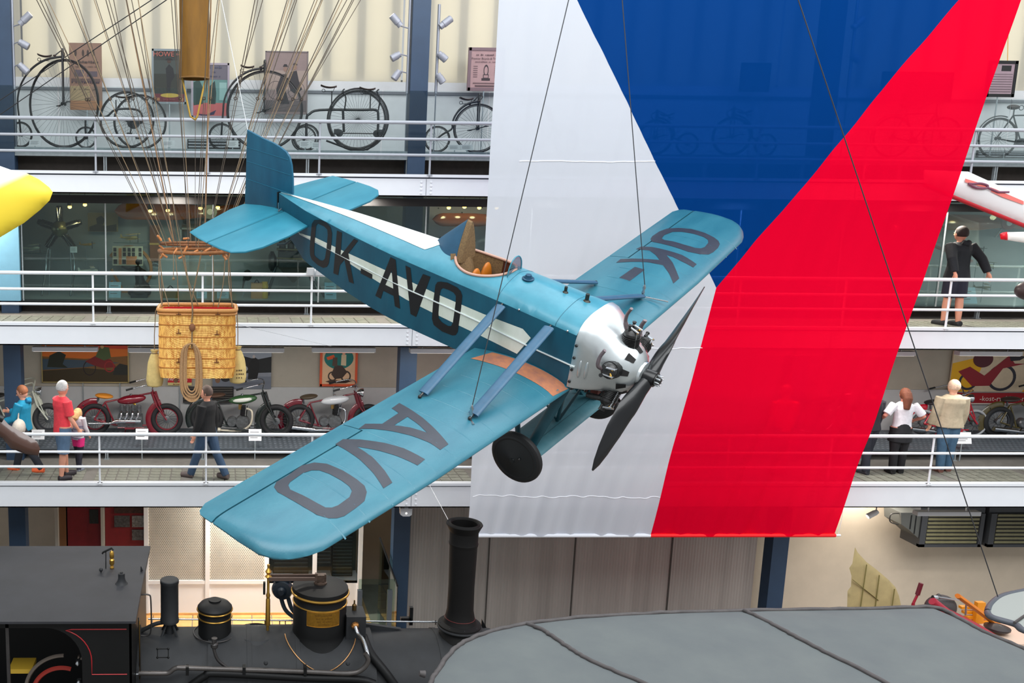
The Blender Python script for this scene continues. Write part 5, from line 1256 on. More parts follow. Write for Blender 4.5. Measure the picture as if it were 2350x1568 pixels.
# geared tricycle with twin wheels
c = oY(303, 300, BYY); t = thing('tricycle', 'old tricycle with two large side by side wheels and a long saddle spring', 'tricycle', (c.x, BYY, PZ3), 0, 'old bicycles on the top gallery')
wheel((-.07, -.28, .53), .53, 34, .015, 'large_wheel', t, .12); wheel((.13, .28, .53), .53, 34, .015, 'large_wheel', t, .12)
wheel((oY(197, 315, BYY).x-c.x, 0, .21), .21, 14, .012, 'small_wheel', t, .1, k=24)
wx = oY(197, 315, BYY).x-c.x
MB().tube(curve([(wx, 0, .21), (wx, 0, .54), (wx+.04, 0, .58), (-.5, 0, .60), (-.3, 0, .74), (.1, 0, .74), (.2, 0, .6), (.18, 0, .5)], 4), .02, 8).build('frame', bkm, t, 60)
MB().tube([(-.1, -.3, .53), (.15, .3, .53)], .02, 8).lathe([(.12, -.02), (.12, .02)], (.03, 0, .5), (0, 1, 0), 18).build('axle', bkm, t, 40)
saddle((-.2, 0, .96), t, .36, 1); MB().tube([(-.05, 0, .98), (-.05, 0, .74)], .012, 6).tube([(-.3, 0, .92), (-.3, 0, .74)], .012, 6).build('seat_post', bkm, t, 50)
MB().tube([(.0, -.1, .5), (-.02, -.1, .28), (.12, -.1, .2)], .014, 6).cbox((.13, -.14, .2), (.1, .1, .03)).cbox((-.06, .1, .3), (.1, .1, .03)).build('pedal', bkm, t, 40)
MB().tube(curve([(-.12, -.2, 1.02), (.0, -.1, 1.05), (.0, .1, 1.05), (-.12, .2, 1.02)], 4), .012, 6).build('handlebar', bkm, t, 60)
# tandem tricycle with one very large wheel, two saddles
c = oY(819, 300, BYY); t = thing('tandem_tricycle', 'long tandem tricycle with one big wheel and two saddles', 'tricycle', (c.x, BYY, PZ3), 0, 'old bicycles on the top gallery')
R = .60; wheel((0, -.1, R), R, 44, .018, 'large_wheel', t, .05); wheel((0, -.02, R), R-.045, 2, .012, 'inner_wheel_ring', t, .05)
wx = oY(703, 315, BYY).x-c.x; wheel((wx, 0, .26), .26, 16, .015, 'small_wheel', t, .1, k=26); wheel((wx-.02, .3, .25), .25, 14, .012, 'small_wheel', t, .1, k=24)
MB().tube(curve([(wx, 0, .26), (wx, 0, .62), (wx+.05, 0, .7), (wx+.25, 0, .78), (.05, -.15, .78), (.33, -.15, .78), (.38, -.15, .68), (.38, -.15, .36), (.36, -.15, .3)], 4), .024, 8).tube([(-.3, -.15, .78), (-.27, -.15, .36)], .024, 8).tube([(-.3, -.15, .34), (.4, -.15, .34)], .01, 6).tube([(-.6, -.1, .2), (-.2, -.1, .0+.06), (.2, -.1, .04), (.42, -.1, .2)], .02, 6).build('frame', bkm, t, 60)
for x, z in ((-.52, 1.06), (.22, 1.03)):
    saddle((x, -.15, z+.12), t, .3, -1); MB().tube([(x, -.15, z+.06), (x, -.15, .78)], .012, 6).build('seat_post', bkm, t, 50)
for x in (-.27, .38):
    MB().tube(curve([(x, -.15, .78), (x+.02, -.15, 1.0), (x-.04, -.15, 1.12), (x-.04, -.35, 1.14)], 4), .014, 6).tube([(x-.04, -.15, 1.12), (x-.04, .1, 1.14)], .014, 6).build('handlebar', bkm, t, 60)
for x in (-.42, .42): MB().cbox((x, -.25, .36), (.1, .08, .1)).lathe([(.07, 0), (.07, .02)], (x*.85, -.18, .34), (0, 1, 0), 14).build('pedal', bkm, t, 40)
# safety bicycle at the right
def safety(px, lab, rp, wb=1.0, yaw=0, dx=0):
    c = oY(px, 300, BYY); R = rp/2150*BYY; t = thing('safety_bicycle', lab, 'bicycle', (c.x, BYY, PZ3), yaw, 'old bicycles on the top gallery')
    wheel((0, 0, R), R, 28, .015, 'rear_wheel', t); wheel((wb, 0, R), R, 28, .015, 'front_wheel', t)
    f = MB(); B = (wb*.42, 0, R*.8); S = (wb*.22, 0, R*2.1); H = (wb*.82, 0, R*2.15)
    for p, q in ((B, S), (S, H), (H, B), ((0, .03, R), B), ((0, .03, R), S), (H, (wb, .03, R))): f.tube([p, q], .014, 7)
    f.build('frame', bkm, t, 50); MB().lathe([(.09, -.01), (.09, .01)], B, (0, 1, 0), 20).tube([B, (B[0]+.15, -.06, B[2]+.02)], .01, 6).cbox((B[0]+.17, -.1, B[2]+.02), (.08, .09, .02)).build('crank', bkm, t, 40)
    MB().ball((S[0]-.02, 0, S[2]+.16), (.12, .08, .05), 14, 8).build('saddle', sadm, t, 50); MB().ring((S[0]+.14, 0, S[2]+.15), .045, .008, (0, 1, 0), 16, 5).build('saddle_spring', spk, t, 50)
    MB().tube([S, (S[0], 0, S[2]+.13)], .012, 6).build('seat_post', bkm, t, 50)
    MB().tube(curve([(H[0]-.15, -.25, H[2]+.12), (H[0], 0, H[2]+.22), (H[0]-.15, .25, H[2]+.12)], 5), .012, 6).tube([H, (H[0], 0, H[2]+.22)], .012, 6).build('handlebar', bkm, t, 50)
    MB().ring((0, 0, R), R+.03, .012, (0, 1, 0), 16, 5, -.3, 1.9).build('mudguard', bkm, t, 50)
safety(2292, 'black safety bicycle at the right edge of the top gallery', 47, 1.15)
safety(2050, 'dark safety bicycle seen faintly through the flag, left of the one at the edge', 47, 1.0)
safety(1115, 'low bicycle standing behind the small high-wheel bicycle', 36, .9) if False else None
# ================================================================ CARDS, GRILLES, POSTERS
card_m = mat('white card', (214, 214, 216), .6); ink = mat('print ink', (120, 120, 124), .7)
def card(px0, py0, px1, py1, Y, lab, tilt=.5, m=None, grp=None):
    a, c_ = oY(px0, py0, Y), oY(px1, py1, Y); w, h = (c_.x-a.x), (a.z-c_.z)
    t = thing('label_card', lab, 'label', ((a.x+c_.x)/2, Y, c_.z), 0, grp)
    f = lambda x, z: (x, tilt*z, z)
    MB().add([f(-w/2, 0), f(w/2, 0), f(w/2, h), f(-w/2, h), (-w/2, .012, 0), (w/2, .012, 0), (w/2, tilt*h+.012, h), (-w/2, tilt*h+.012, h)], [(0, 1, 2, 3), (7, 6, 5, 4), (0, 4, 5, 1), (3, 2, 6, 7), (1, 5, 6, 2), (0, 3, 7, 4)]).build('board', m or card_m, t, 0)
    g = MB()
    for i in range(4):
        z = h*(.25+.16*i); g.add([(x, y-.002, zz) for x, y, zz in (f(-w*.38, z), f(w*(.2+.1*(i % 2)), z), f(w*(.2+.1*(i % 2)), z+h*.05), f(-w*.38, z+h*.05))], [(0, 1, 2, 3)])
    g.build('print', ink, t, 0)
    if Y < 18.3: MB().box(-.01, .01, .0, .01, -.12 if Y > 17.9 else LV[1][0]-.02-c_.z, .0).build('stem', galv_m, t, 0)
for p, n in (((66, 320, 94, 335), 'beside the small wheel at the far left'), ((372, 322, 400, 337), 'left of the wall grille'), ((521, 322, 547, 338), 'right of the wall grille'), ((688, 323, 713, 339), 'left one in front of the tandem small wheel'), ((715, 326, 741, 341), 'right one in front of the tandem small wheel'), ((1030, 332, 1057, 345), 'left one beneath the small high-wheel bicycle'), ((1058, 332, 1086, 345), 'right one beneath the small high-wheel bicycle')):
    card(*p, 18.0, 'small white label card '+n, grp='label cards on the top gallery')
def grille(px0, py0, px1, py1, Y, lab, n=5, m=None, nm='wall_grille', gap=.35):
    a, c_ = oY(px0, py0, Y), oY(px1, py1, Y); t = thing(nm, lab, 'grille', ((a.x+c_.x)/2, Y, c_.z)); w = (c_.x-a.x)/2; h = a.z-c_.z
    MB().box(-w, w, 0, .03, 0, h).build('backing', mat('grille black', (30, 30, 32), .7), t, 0)
    s = None
    for i in range(n):
        z = h*(i+.5)/n
        if s is None: s = MB().box(-w*.96, w*.96, -.03, .0, -h/n*gap, h/n*gap).build('slat', m or mat('grille grey', (138, 142, 146), .5), t, 0); o = s
        else: o = s.copy(); COL.objects.link(o)
        o.location = (0, 0, z); o.parent = t
grille(430, 319, 552, 348, 19.38, 'grey slatted wall grille behind the small front wheel, top gallery', 4, gap=.3)
grille(2243, 345, 2380, 368, 19.38, 'grey slatted wall grille at the right end of the top gallery', 4, gap=.3)
grille(420, 888, 536, 925, 19.38, 'dark slatted wall grille behind the man in black', 7, mat('grille brown', (70, 66, 62), .5), gap=.3)
def poster(x0, y0, x1, y1, Y, base, shapes, lab, border=None, texts=(), th=.03, bw_=.03, post=None, name='poster', grp='posters and photographs on the back walls'):
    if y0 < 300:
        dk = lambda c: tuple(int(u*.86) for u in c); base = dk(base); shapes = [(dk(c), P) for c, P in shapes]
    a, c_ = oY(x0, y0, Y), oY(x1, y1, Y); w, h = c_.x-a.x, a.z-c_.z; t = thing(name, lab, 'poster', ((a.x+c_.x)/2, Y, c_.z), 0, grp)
    MB().box(-w/2, w/2, 0, th, 0, h).build('panel', mat('poster '+str(base), base, .6, var=.08, scale=5), t, 0)
    if border:
        m = mat('frame '+str(border), border, .5)
        for q in ((-w/2-.01, -w/2+bw_, -.01, h+.01), (w/2-bw_, w/2+.01, -.01, h+.01), (-w/2, w/2, -.01, bw_), (-w/2, w/2, h-bw_, h+.01)): MB().box(q[0], q[1], -.012, th, q[2], q[3]).build('frame', m, t, 0)
    if shapes:
        mb = MB(); ms = []
        for i, (col, P) in enumerate(shapes):
            m = mat('ink '+str(col), col, .6)
            if m not in ms: ms.append(m)
            y = -.0015-.0006*i
            if isinstance(P, tuple) and P[0] == 'E':
                _, cx, cy, rx, ry = P; P = [(cx+rx*cos(2*pi*k/28), cy+ry*sin(2*pi*k/28)) for k in range(28)]
            if isinstance(P, tuple) and P[0] == 'O':
                _, cx, cy, rx, ry, tt = P; n = 28
                vs = [((cx+rx*k*cos(2*pi*j/n)-.5)*w, y, (1-(cy+ry*k*sin(2*pi*j/n)))*h) for k in (1, tt) for j in range(n)]
                mb.add(vs, [(j, (j+1) % n, n+(j+1) % n, n+j) for j in range(n)], ms.index(m)); continue
            mb.add([((x-.5)*w, y, (1-z)*h) for x, z in P], [tuple(range(len(P)))], ms.index(m))
        mb.build('print', ms, t, 0)
    if texts:
        mb = MB(); ms = []
        for s, x, z, size, col in texts:
            m = mat('ink '+str(col), col, .6)
            if m not in ms: ms.append(m)
            text_into(mb, s, lambda u, v, x=x, z=z: ((x-.5)*w+u, -.03+.0, (1-z)*h+v) if False else ((x-.5)*w+u, -.0135, (1-z)*h+v), size*h, ms.index(m), 'CENTER')
        mb.build('lettering', ms, t, 0)
    if post:
        for px in post: q = oY(px, y1, Y); MB().box(q.x-t.location.x-.01, q.x-t.location.x+.01, .0, .015, (PZ3 if y1 < 400 else PLAT[2][0] if y1 < 700 else PLAT[1][0])-t.location.z, 0).build('post', galv_m, t, 0)
    return t
B_ = (34, 30, 32)
def rct(x0, y0, x1, y1): return [(x0, y0), (x1, y0), (x1, y1), (x0, y1)]
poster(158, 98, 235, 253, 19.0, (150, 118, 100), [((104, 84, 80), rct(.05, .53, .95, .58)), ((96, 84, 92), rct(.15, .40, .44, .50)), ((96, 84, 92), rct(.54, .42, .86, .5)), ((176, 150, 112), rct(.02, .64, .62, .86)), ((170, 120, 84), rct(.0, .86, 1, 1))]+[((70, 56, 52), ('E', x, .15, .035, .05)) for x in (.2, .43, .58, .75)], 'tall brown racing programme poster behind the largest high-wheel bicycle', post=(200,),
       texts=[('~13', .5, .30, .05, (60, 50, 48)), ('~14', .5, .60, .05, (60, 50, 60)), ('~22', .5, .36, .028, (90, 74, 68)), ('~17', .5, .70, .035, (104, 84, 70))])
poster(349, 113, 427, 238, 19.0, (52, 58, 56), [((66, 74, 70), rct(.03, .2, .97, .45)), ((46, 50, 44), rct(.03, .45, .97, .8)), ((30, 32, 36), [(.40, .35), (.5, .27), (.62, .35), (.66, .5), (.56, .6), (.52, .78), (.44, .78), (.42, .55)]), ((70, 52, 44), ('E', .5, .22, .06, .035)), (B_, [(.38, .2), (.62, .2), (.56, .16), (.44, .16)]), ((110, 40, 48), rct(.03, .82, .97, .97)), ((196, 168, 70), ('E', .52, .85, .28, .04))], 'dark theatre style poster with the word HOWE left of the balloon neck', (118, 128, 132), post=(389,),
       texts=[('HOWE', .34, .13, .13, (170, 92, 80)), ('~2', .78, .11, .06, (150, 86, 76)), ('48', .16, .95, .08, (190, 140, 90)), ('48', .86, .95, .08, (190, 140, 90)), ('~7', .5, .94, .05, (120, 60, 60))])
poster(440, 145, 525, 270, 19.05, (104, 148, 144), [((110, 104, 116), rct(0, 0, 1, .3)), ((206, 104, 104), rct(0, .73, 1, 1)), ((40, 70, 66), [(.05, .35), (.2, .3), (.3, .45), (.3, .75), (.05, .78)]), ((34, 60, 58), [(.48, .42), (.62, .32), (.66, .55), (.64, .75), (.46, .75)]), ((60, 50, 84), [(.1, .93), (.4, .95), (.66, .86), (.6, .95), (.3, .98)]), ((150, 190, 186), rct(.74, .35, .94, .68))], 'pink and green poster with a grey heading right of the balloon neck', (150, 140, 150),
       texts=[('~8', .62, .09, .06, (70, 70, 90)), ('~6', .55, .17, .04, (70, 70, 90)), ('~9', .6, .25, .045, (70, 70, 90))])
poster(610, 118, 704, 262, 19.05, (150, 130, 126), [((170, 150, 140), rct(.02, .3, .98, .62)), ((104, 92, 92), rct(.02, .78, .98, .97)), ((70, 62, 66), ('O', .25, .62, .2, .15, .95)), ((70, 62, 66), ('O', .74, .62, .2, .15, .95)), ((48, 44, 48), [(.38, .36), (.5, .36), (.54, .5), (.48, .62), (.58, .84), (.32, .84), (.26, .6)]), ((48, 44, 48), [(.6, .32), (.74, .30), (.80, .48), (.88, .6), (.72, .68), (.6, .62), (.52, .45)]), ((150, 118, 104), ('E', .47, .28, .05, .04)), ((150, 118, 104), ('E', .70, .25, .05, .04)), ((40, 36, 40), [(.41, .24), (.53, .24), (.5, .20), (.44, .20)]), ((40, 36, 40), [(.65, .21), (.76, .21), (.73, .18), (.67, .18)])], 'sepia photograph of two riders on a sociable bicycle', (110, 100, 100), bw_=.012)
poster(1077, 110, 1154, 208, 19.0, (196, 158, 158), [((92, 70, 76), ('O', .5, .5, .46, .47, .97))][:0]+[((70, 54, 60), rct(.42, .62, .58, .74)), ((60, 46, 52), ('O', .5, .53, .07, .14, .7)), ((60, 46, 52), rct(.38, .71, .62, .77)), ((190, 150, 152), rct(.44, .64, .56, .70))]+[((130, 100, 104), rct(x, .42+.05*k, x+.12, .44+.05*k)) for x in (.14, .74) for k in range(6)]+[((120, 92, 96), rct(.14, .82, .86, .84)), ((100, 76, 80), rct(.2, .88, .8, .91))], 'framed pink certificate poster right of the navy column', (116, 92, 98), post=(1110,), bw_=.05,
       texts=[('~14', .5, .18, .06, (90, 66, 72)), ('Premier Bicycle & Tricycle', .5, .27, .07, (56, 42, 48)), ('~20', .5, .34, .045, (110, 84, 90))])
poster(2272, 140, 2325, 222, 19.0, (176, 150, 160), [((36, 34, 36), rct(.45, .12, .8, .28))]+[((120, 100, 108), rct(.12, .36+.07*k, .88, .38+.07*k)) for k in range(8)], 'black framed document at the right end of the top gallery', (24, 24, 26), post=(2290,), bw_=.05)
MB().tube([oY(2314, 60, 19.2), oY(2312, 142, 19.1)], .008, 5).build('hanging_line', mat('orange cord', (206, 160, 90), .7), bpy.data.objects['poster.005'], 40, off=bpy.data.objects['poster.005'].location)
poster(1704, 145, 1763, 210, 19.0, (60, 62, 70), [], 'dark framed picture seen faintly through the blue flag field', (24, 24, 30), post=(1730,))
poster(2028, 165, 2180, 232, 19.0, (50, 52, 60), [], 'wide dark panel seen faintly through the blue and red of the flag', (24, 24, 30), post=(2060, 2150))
# lowest gallery posters
poster(95, 790, 295, 878, 19.43, (120, 84, 40), [((214, 110, 30), [(0, 0), (1, 0), (1, .3), (.5, .38), (0, .32)]), ((196, 60, 30), [(.6, 0), (1, 0), (1, .12), (.62, .1)]), ((60, 78, 92), [(0, .38), (.55, .42), (.9, .48), (.5, .6), (0, .68)]), ((58, 46, 20), [(0, .7), (.5, .62), (1, .72), (1, 1), (0, 1)]), ((34, 38, 22), [(.06, .6), (.09, .3), (.2, .18), (.28, .28), (.24, .52), (.3, .62)]), ((30, 34, 28), [(.84, .62), (.9, .5), (1, .55), (1, .8), (.82, .8)]), ((28, 18, 18), ('O', .55, .62, .075, .2, .86)), ((120, 26, 28), [(.5, .45), (.62, .3), (.8, .4), (.86, .6), (.7, .62), (.6, .55)]), ((150, 30, 30), ('O', .78, .58, .06, .15, .8)), ((74, 92, 50), [(.62, .32), (.68, .05), (.78, .08), (.8, .35), (.72, .42)]), ((196, 150, 96), ('E', .70, .06, .02, .05))], 'landscape painting of a red motorcycle rider against an orange sky', (170, 150, 96), bw_=.012, post=(190, 275), name='painting')
poster(385, 852, 440, 885, 19.43, (212, 196, 130), [((240, 220, 60), rct(.75, 0, 1, .45)), ((196, 28, 40), rct(0, .35, 1, .8))], 'small red and yellow sign lettered FAHREN SIE below the basket', None, texts=[('FAHREN SIE', .42, .66, .26, (250, 240, 230)), ('~12', .5, .95, .12, (120, 30, 40))], name='sign', post=(412,))
poster(488, 808, 622, 893, 19.43, (138, 142, 152), [((150, 158, 170), rct(0, 0, 1, .3)), ((28, 30, 32), [(0, .12), (.2, .16), (.5, .1), (.75, .2), (1, .12), (1, .55), (0, .6)]), ((112, 118, 130), rct(0, .66, 1, 1)), ((160, 164, 170), ('E', .4, .45, .2, .14)), ((30, 32, 36), ('E', .22, .68, .09, .13)), ((18, 18, 20), [(.62, .3), (.7, .12), (.78, .2), (.8, .4), (.76, .72), (.6, .74)]), ((190, 180, 176), ('E', .7, .12, .025, .045))], 'black and white photograph of a sidecar outfit and a standing rider', None, name='photograph', grp='posters and photographs on the back walls')
poster(736, 806, 818, 886, 19.43, (226, 186, 148), [((24, 118, 112), ('E', .5, .2, .4, .32)), ((226, 90, 40), [(.16, .18), (.36, .1), (.40, .2), (.2, .26)]), ((60, 46, 40), ('O', .34, .72, .13, .14, .72)), ((60, 46, 40), ('O', .70, .72, .14, .16, .72)), ((66, 50, 42), [(.3, .66), (.4, .4), (.6, .42), (.74, .6), (.6, .78), (.4, .8)]), ((84, 66, 54), [(.32, .42), (.34, .18), (.46, .18), (.46, .44)]), ((216, 196, 160), [(.56, .4), (.57, .1), (.7, .1), (.7, .42)]), ((220, 170, 140), ('E', .63, .07, .04, .05)), ((70, 50, 40), [(.14, .88), (.3, .82), (.6, .86), (.9, .84), (.7, .92), (.3, .92)])], 'orange framed poster of a couple with a motorcycle', (222, 88, 44), bw_=.04, post=(766,))
poster(2190, 806, 2430, 900, 19.42, (220, 200, 170), [((240, 180, 20), [(0, .3), (.3, .1), (.2, 1), (0, 1)]), ((244, 170, 20), [(.72, 0), (1, 0), (1, 1), (.66, 1), (.8, .5)]), ((236, 110, 30), rct(.86, 0, 1, .2)), ((46, 44, 56), ('O', .46, .65, .13, .33, .8)), ((46, 44, 56), ('O', .16, .74, .085, .22, .75)), ((150, 26, 40), [(.06, .5), (.16, .38), (.3, .6), (.42, .3), (.5, .1), (.56, .3), (.66, .3), (.46, .42), (.36, .85), (.2, .86)]), ((90, 30, 40), ('E', .27, .2, .09, .2)), ((40, 30, 40), [(.5, .1), (.66, .12), (.6, .22), (.52, .24)])], 'yellow poster with a large red motorcycle at the right edge', None, th=.03, name='poster')
poster(2190, 902, 2430, 929, 19.4, (166, 20, 34), [((226, 206, 196), rct(0, .88, 1, 1))], 'dark red banner lettered kost-rychlost-rado under the yellow poster', None, texts=[('-kost-rychlost-rado', .5, .68, .62, (240, 226, 216))], name='banner', grp=None)
# ---------------------------------------------------------------- spotlights on poles by the columns
spm = mat('spot housing', (160, 162, 172), .4, metal=.2); pole_m = mat('grey conduit pole', (150, 154, 164), .4, metal=.4)
def spots(pxp, pys, pye, S, lab):
    Q = 17.97
    t = thing('spotlight_pole', lab, 'spotlight pole', oY(pxp, pye, 17.97)); o = t.location.copy()
    k = -.04*(pxp-430)/500
    MB().tube([V((o.x, Q, oY(pxp, pys, Q).z)), V((o.x, Q, o.z))], .028, 8).build('pole', pole_m, t, 50, off=o)
    MB().tube([V((o.x, Q, o.z)), V((o.x, Q, PZ3))], .012, 6).build('conduit', pole_m, t, 50, off=o)
    for (x0, y0, x1, y1, lit) in S:
        a, c_ = oY(x0, y0, 17.9), oY(x1, y1, 17.9); d = (c_-a)
        h = MB().lathe([(.06, 0), (.068, .01), (.068, d.length*.7), (.058, d.length*.72), (.058, d.length)], a, d, 16).build('lamp_head', spm, t, 35, off=o)
        MB().lathe([(.05, -.004), (.05, .004)], a, d, 16).build('lens', mat('spot lens', (255, 240, 220), .4, emit=2) if lit else mat('spot lens dark', (120, 116, 112), .3), h, 30, off=o)
        MB().tube([c_, (o.x, Q, c_.z-.03)], .012, 6).build('bracket', spm, h, 50, off=o)
spots(934, -20, 215, ((899, 35, 920, 60, 1), (898, 135, 918, 124, 0), (903, 182, 917, 163, 0)), 'grey pole with three spotlights left of the middle navy column')
spots(1000, 10, 215, ((1036, 42, 1010, 62, 0), (1024, 138, 1006, 122, 0), (1017, 190, 1004, 170, 0)), 'grey pole with three spotlights right of the middle navy column')
spots(33, -20, 205, ((70, 32, 45, 56, 1), (66, 108, 44, 96, 0), (64, 167, 44, 148, 0)), 'grey pole with three spotlights right of the left navy column')
spots(1945, -20, 215, ((1982, 42, 1958, 64, 0), (1972, 140, 1956, 126, 0)), 'pole with spotlights seen faintly through the blue flag field')
# ================================================================ MOTORCYCLES
chrome = mat('chrome', (214, 216, 220), .12, metal=1.0); engb = mat('engine grey', (120, 122, 124), .35, metal=.7, var=.3, scale=18); tyre = mat('motorcycle tyre', (30, 30, 32), .7, bump=.3, bscale=80)
def moto(lab, pr, pf, col, tank=None, seat=(120, 84, 50), eng='single', R=.335, fend=1, exh=None, lamp=True, tyr=.055, grp='motorcycles on the lowest gallery', zp=None, tires=None, bars='up'):
    zp = PLAT[1][0]+.006
    a = oZ(pr[0], pr[1], zp); c_ = oZ(pf[0], pf[1], zp)
    a.y = min(a.y, 18.9); c_.y = min(c_.y, 18.9); a = oY(pr[0], 0, a.y); c_ = oY(pf[0], 0, c_.y); a.z = c_.z = 0
    a.x = oY(pr[0], pr[1], a.y).x; c_.x = oY(pf[0], pf[1], c_.y).x
    d = c_-a; wb = d.length; t = thing('motorcycle', lab, 'motorcycle', (a.x, a.y, zp), atan2(d.y, d.x), grp)
    P = mat('paint '+str(col), col, .22, coat=.6, spec=.6); K = mat('paint '+str(tank), tank, .22, coat=.6) if tank else P; S = mat('seat '+str(seat), seat, .5)
    for x, nm in ((0, 'rear_wheel'), (wb, 'front_wheel')):
        c = V((x, 0, R)); w = MB().ring(c, R-tyr, tyr, (0, 1, 0), 44, 10).build(nm, tires or tyre, t, 60)
        MB().ring(c, R-2*tyr-.005, .016, (0, 1, 0), 40, 6, flat=1.6).build('rim', P if not lamp else spk, w, 60)
        s = MB()
        for i in range(20): q = 2*pi*i/20; s.tube([c+V((.04*cos(q+.5), .035*(1 if i % 2 else -1), .04*sin(q+.5))), c+V(((R-2*tyr)*cos(q), 0, (R-2*tyr)*sin(q)))], .0035, 4, cap=False)
        s.build('spokes', spk, w, 60); MB().lathe([(.05, -.06), (.075, -.05), (.075, -.02), (.04, 0), (.05, .06)], c, (0, 1, 0), 16).build('hub', engb, w, 40)
        if fend:
            a0, a1 = (-.5, 1.75) if x == 0 else (-1.05, 1.25)
            MB().ring(c, R+.03, .075, (0, 1, 0), 26, 8, a0, a1, flat=.0+.35).build('mudguard', P, w, 60)
            w.children[-1].rotation_euler = (0, 0, 0)
    h = V((wb-.30, 0, R*2+.22)); hb = V((wb-.22, 0, R*2-.02)); F = MB()
    sp_ = V((.22, 0, R*2+.02)); eb = V((.42, 0, .2)); ef = V((wb-.42, 0, .2))
    for p, q in ((h, sp_), (hb, ef), (ef, eb), (eb, (0, .07, R)), (eb, (0, -.07, R)), (sp_, (0, .07, R)), (sp_, (0, -.07, R)), (sp_, eb)): F.tube([p, q], .019, 8)
    F.lathe([(.032, 0), (.032, .24)], hb-V((0, 0, .0)), h-hb, 12); F.build('frame', P, t, 50)
    fk = MB()
    for s in (-.09, .09): fk.tube([h+V((0, s, .05)), hb+V((.0, s, 0)), (wb, s, R)], .018, 8).tube([h+V((.05, s, 0)), (wb-.06, s, R+.12)], .012, 6)
    fk.tube([h+V((.06, 0, .03)), hb+V((.07, 0, -.05))], .035, 10); fk.build('fork', P, t, 50)
    hbz = h+V((0, 0, .06)); B1 = 1 if bars == 'up' else 0
    H = MB()
    for s in (-1, 1): H.tube(curve([hbz, hbz+V((.02, s*.12, .10+.06*B1)), hbz+V((-.10, s*.33, .12+.05*B1)), hbz+V((-.42, s*.36, .03+.06*B1))], 5), .013, 7)
    ho = H.build('handlebar', chrome if col[0] < 200 else P, t, 60)
    for s in (-1, 1): MB().tube([hbz+V((-.36, s*.36, .05+.06*B1)), hbz+V((-.50, s*.365, .01+.06*B1))], .02, 8).build('grip', mat('grip black', (24, 24, 26), .6), ho, 50)
    tk = MB().ball((0, 0, 0), (.30, .095, .095), 20, 12).build('fuel_tank', K, t, 60); tk.location = ((sp_.x+h.x)/2+.06, 0, R*2+.08); tk.rotation_euler = (0, -.14, 0)
    MB().lathe([(.03, 0), (.03, .03)], (0, 0, .085), (0, 0, 1), 12).build('filler_cap', chrome, tk, 40)
    se = MB().ball((0, 0, 0), (.19, .14, .05), 18, 10).build('seat', S, t, 60); se.location = (.20, 0, R*2+.15); se.rotation_euler = (0, -.12 if eng != 'four' else .1, 0)
    MB().tube([(-.12, .06, -.03), (-.12, .06, -.12)], .018, 8).tube([(-.12, -.06, -.03), (-.12, -.06, -.12)], .018, 8).build('seat_spring', spk, se, 40)
    ex = mat('paint '+str(exh), exh, .4, metal=.3) if exh else chrome
    cx = (eb.x+ef.x)/2
    if eng == 'four':
        e = MB().box(cx-.26, cx+.24, -.12, .12, .2, .42).build('crankcase', engb, t, 0)
        for i in range(4):
            x = cx-.18+i*.115; pr_ = []
            for k in range(7): pr_ += [(.055, k*.03), (.055, k*.03+.012), (.042, k*.03+.013), (.042, k*.03+.029)]
            MB().lathe(pr_, (x, 0, .42), (0, 0, 1), 14).build('cylinder', engb, t, 25)
            MB().tube(curve([(x, -.06, .52), (x, -.13, .50), (x-.01, -.16, .42), (x-.06, -.16, .36)], 4), .02, 8).build('exhaust_pipe', ex, t, 60)
        MB().tube([(cx+.22, -.17, .33), (cx-.28, -.17, .33), (cx-.42, -.17, .28), (cx-.85, -.17, .28)], [.045, .045, .022, .022], 12).build('silencer', ex, t, 60)
        MB().tube(curve([(cx-.15, 0, .66), (cx-.05, 0, .70), (cx+.1, 0, .64)], 4), .014, 6).build('brass_pipe', mat('brass yellow', (222, 176, 40), .3, metal=.6), t, 50)
    else:
        MB().lathe([(.13, -.08), (.15, -.05), (.15, .05), (.13, .08)], (cx+.02, 0, .30), (0, 1, 0), 22).build('crankcase', engb, t, 30)
        MB().lathe([(.09, -.07), (.11, -.04), (.11, .06)], (cx-.20, 0, .30), (0, 1, 0), 18).build('gearbox', engb, t, 30)
        pr_ = []
        for k in range(9): pr_ += [(.078, k*.026), (.078, k*.026+.01), (.055, k*.026+.011), (.055, k*.026+.025)]
        MB().lathe(pr_, (cx+.04, 0, .42), (.08, 0, 1), 16).build('cylinder', mat('cylinder black', (44, 44, 46), .5, metal=.4) , t, 25)
        MB().tube([(cx+.08, -.06, .45), (cx+.10, -.06, .68)], .012, 6).tube([(cx+.12, -.05, .45), (cx+.14, -.05, .68)], .012, 6).build('push_rod', chrome, t, 40)
        MB().tube(curve([(cx+.1, -.04, .60), (cx+.22, -.10, .55), (cx+.2, -.14, .3), (cx-.0, -.15, .16), (cx-.35, -.16, .15), (cx-.45, -.16, .16)], 5), .022, 9).tube([(cx-.42, -.16, .16), (cx-.95, -.16, .22)], [.045, .05], 12).build('exhaust', ex, t, 60)
        MB().lathe([(.05, -.05), (.06, .03)], (cx+.22, 0, .24), (0, 1, 0), 16).build('magneto', chrome, t, 40)
        MB().cbox((cx-.03, 0, .62), (.07, .06, .1)).build('carburettor', mat('brass dull', (150, 120, 70), .4, metal=.8), t, 0)
    if lamp: MB().lathe([(.03, -.1), (.08, -.04), (.095, .02), (.09, .03), (.05, .035)], h+V((.14, 0, .02)), (1, 0, -.05), 20).build('headlamp', chrome if lamp is True else P, t, 40)
    MB().lathe([(.02, -.02), (.03, 0), (.03, .02)], (-.02-R*.6, 0, R*2-.05), (-1, 0, .2), 12).build('tail_lamp', mat('tail lamp black', (30, 26, 26), .4), t, 40)
    MB().tube([(cx-.25, -.2, .2), (cx+.3, -.2, .2)], .012, 6).cbox((cx+.0, -.24, .2), (.2, .1, .02)).build('footrest', P, t, 40)
